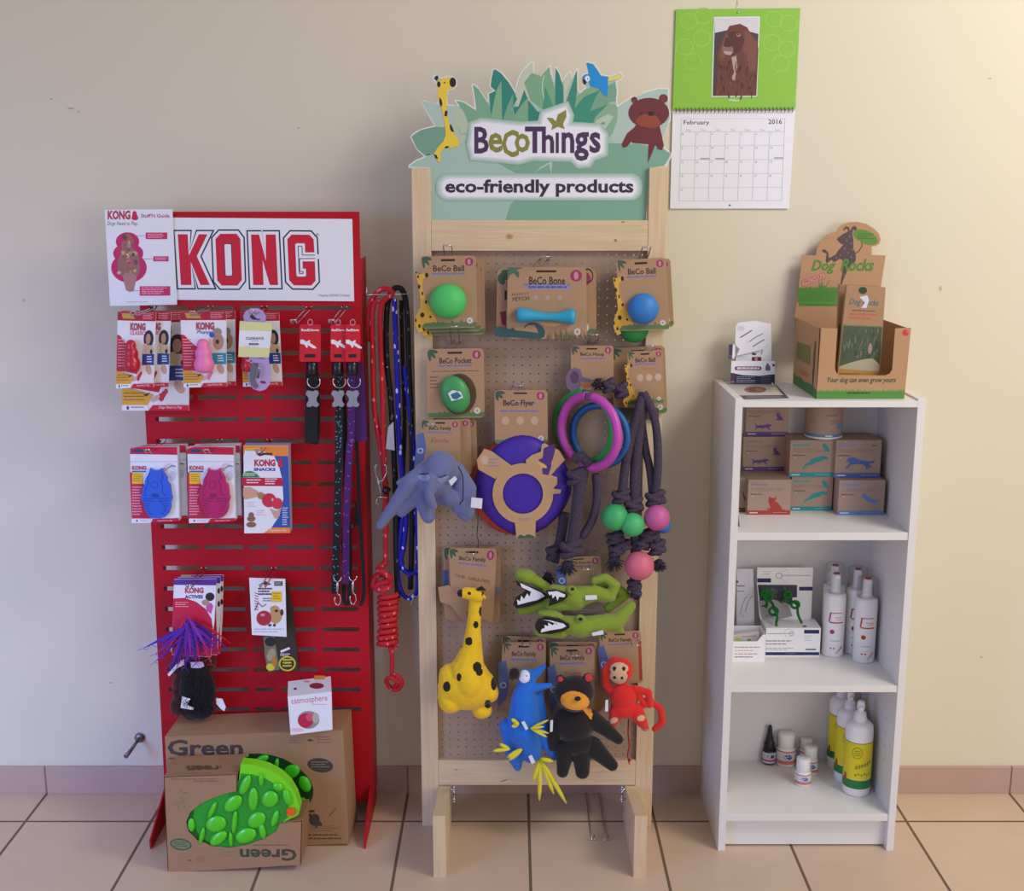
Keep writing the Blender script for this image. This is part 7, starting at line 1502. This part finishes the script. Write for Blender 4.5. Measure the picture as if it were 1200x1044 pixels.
# ================= third compartment =================
z3 = SH[3]
Z65 = zoom(885, 840, 11.6); Z65.s = 11.6
def dropper(t, c, r, H):
    GL = mat('dark_amber_glass', '#1c0f10', .12, coat=.4); b = MB(); h1 = H(405)
    b.lathe(c, [(r*.85, 0), (r, .003), (r, h1*.85), (r*.92, h1), (r*.5, h1*1.12)], GL, n=28)
    for z0, z1_, m in ((.14, .92, '#c7c4d8'), (.3, .42, '#b8325c'), (.42, .47, '#e6c8d6')): oncyl(b, c.x, c.y, r, -75, 70, h1*z0, h1*z1_, C(m), n=12, lift=.0003 if z0 < .2 else .0006)
    P_ell(b, c.x, c.y, r, 5, h1*.68, 30, h1*.12, C('#4c5ca0'), .0007); P_ell(b, c.x, c.y, r, 15, h1*.62, 14, h1*.08, C('#26305c'), .0009); b.build('bottle', t)
    b = MB(); h2 = H(275); k = h2-h1; b.lathe(c+Vector((0, 0, h1)), [(r*.72, 0), (r*.78, .002), (r*.74, k*.28), (r*.55, k*.36), (r*.52, k*.5), (r*.34, k*.66), (r*.28, k*.92), (r*.16, k), (0, k)], mat('black_rubber', '#101014', .5), n=24); b.build('dropper_cap', t)
bottle('dropper_bottle', 'small dark dropper bottle with a black rubber top', 'bottle', None, 380, 495, 76, Z17, z3, dropper)
def jar(ltop, ctop):
    def f(t, c, r, H):
        hl, hc = H(ltop), H(ctop); b = MB()
        b.lathe(c, [(r*.88, 0), (r, .003), (r, hl), (r*.8, hl+.003), (r*.78, hl+.006)], WB, n=30)
        for z0, z1_, m in ((.18, .95, '#d9d6de'), (.9, .98, '#cf6a70'), (.2, .42, '#d07a74')): oncyl(b, c.x, c.y, r, -80, 80, hl*z0, hl*z1_, C(m), n=14, lift=.0003 if z1_ == .95 else .0006)
        P_ell(b, c.x, c.y, r, 0, hl*.64, 26, hl*.15, C('#8d93bc'), .0007)
        for a, z in ((-10, .72), (6, .75), (18, .6), (-2, .6), (10, .55)): P_ell(b, c.x, c.y, r, a, hl*z, 7, hl*.045, C('#2c3384'), .0009, 8)
        b.build('jar', t); b = MB(); b.lathe(c+Vector((0, 0, hl+.004)), [(r*.8, 0), (r*.86, .001), (r*.86, hc-hl-.007), (r*.8, hc-hl-.004), (0, hc-hl-.004)], WB, n=36); b.build('lid', t)
    return f
JG = 'white lidded pill jars'
bottle('pill_jar', 'largest white lidded jar, right beside the dropper bottle', 'jar', JG, 475, 508, 104, Z17, z3, jar(395, 312))
bottle('pill_jar', 'white lidded jar at the back right of the jar cluster', 'jar', JG, 582, 495, 80, Z17, z3, jar(405, 345))
bottle('pill_jar', 'white lidded jar in the middle of the three smaller jars', 'jar', JG, 606, 550, 80, Z17, z3, jar(458, 388))
bottle('pill_jar', 'small white lidded jar standing nearest the shelf front', 'jar', JG, 566, 612, 88, Z17, z3, jar(525, 450))
def spray(lt, lb_, sh, nz, gt):
    def f(t, c, r, H):
        hs = H(sh); hn = H(nz); b = MB()
        b.lathe(c, [(r*.9, 0), (r, .004), (r, hs*.93), (r*.94, hs*.985), (r*.75, hs*1.02), (r*.4, hs*1.04)], WB, n=36)
        Y1, Y2, G1_ = C('#dfd01c', .4), C('#8d9a20', .4), C('#1c7a34', .4); z_t, z_b, z_g = H(lt), H(lb_), H(gt)
        oncyl(b, c.x, c.y, r, -110, 85, z_g, z_t, Y1, n=20); oncyl(b, c.x, c.y, r, -110, 85, z_b, z_g, G1_, n=20); oncyl(b, c.x, c.y, r, -110, 85, z_g-.0008, z_g+.0012, C('#e6e07a', .4), .0006, n=20); oncyl(b, c.x, c.y, r, -110, 85, z_t-.001, z_t+.0005, C('#3c4a20', .4), .0006, n=20)
        L = z_t-z_g
        P_ell(b, c.x, c.y, r, -20, z_g+L*.74, 22, L*.16, Y2, .0007, 20); P_ell(b, c.x, c.y, r, -20, z_g+L*.74, 19, L*.135, Y1, .001, 20)
        for k in range(3): oncyl(b, c.x, c.y, r, -33, -7, z_g+L*(.67+.055*k), z_g+L*(.69+.055*k), Y2, .0013)
        for k in range(6): oncyl(b, c.x, c.y, r, -25+k*12, -16+k*12, z_g+L*(.30+.025*k), z_g+L*(.40+.025*k), Y2, .0007, 2); P_ell(b, c.x, c.y, r, -22+k*12, z_g+L*(.14+.03*(k % 2)), 5, L*.03, Y2, .0007, 8)
        P_ell(b, c.x, c.y, r, -70, z_g+L*.02, 8, L*.12, C('#9a4a2c', .4), .0007)
        b.build('bottle', t)
        b = MB(); k = hn-hs; b.lathe(c+Vector((0, 0, hs*1.02)), [(r*.5, 0), (r*.48, k*.2), (r*.42, k*.25), (r*.40, k*.45), (r*.24, k*.5), (r*.22, k*.62), (r*.3, k*.66), (r*.28, k*.92), (r*.2, k), (0, k)], WB, n=22); b.tube([c+Vector((0, 0, hs+k*.8)), c+Vector((-r*.1, -r*.55, hs+k*.8))], [r*.2, r*.14], WB, 10); b.build('spray_head', t)
        b = MB(); CL = mat('clear_cap', '#f2f4f6', .1, trans=.95, alpha=.25)
    return f
SG = 'yellow labelled spray bottles'
bottle('spray_bottle', 'front white spray bottle with a full yellow and green label', 'bottle', SG, 864, 668, 148, Z17, z3, spray(345, 588, 262, 150, 540))
bottle('spray_bottle', 'middle of the three yellow labelled spray bottles', 'bottle', SG, 808, 590, 132, Z17, z3, spray(270, 515, 195, 100, 470), D=.135)
bottle('spray_bottle', 'rearmost of the three yellow labelled spray bottles', 'bottle', SG, 765, 520, 126, Z17, z3, spray(205, 435, 130, 40, 395), D=.07)
t = thing('red_packet', (BX0+BT+.012, -.16, z3), 'small glossy red packet mostly hidden at the left end of the lowest shelf', 'packet'); b = MB(); xa = BX0+BT+.002
b.add([(xa, -.175, z3+.0004), (xa+.020, -.175, z3+.0004), (xa+.019, -.175, z3+.016), (xa, -.175, z3+.028), (xa, -.10, z3+.0004), (xa+.016, -.10, z3+.0004), (xa+.010, -.10, z3+.030), (xa, -.10, z3+.042)], [(0, 1, 2, 3), (7, 6, 5, 4), (1, 5, 6, 2), (2, 6, 7, 3), (3, 7, 4, 0), (0, 4, 5, 1)], mat('red_gloss', '#d81c20', .25, coat=.3)); b.setD(.175); b.build('packet', t)
for o in bpy.data.objects:
    if '_o' in o: del o['_o']
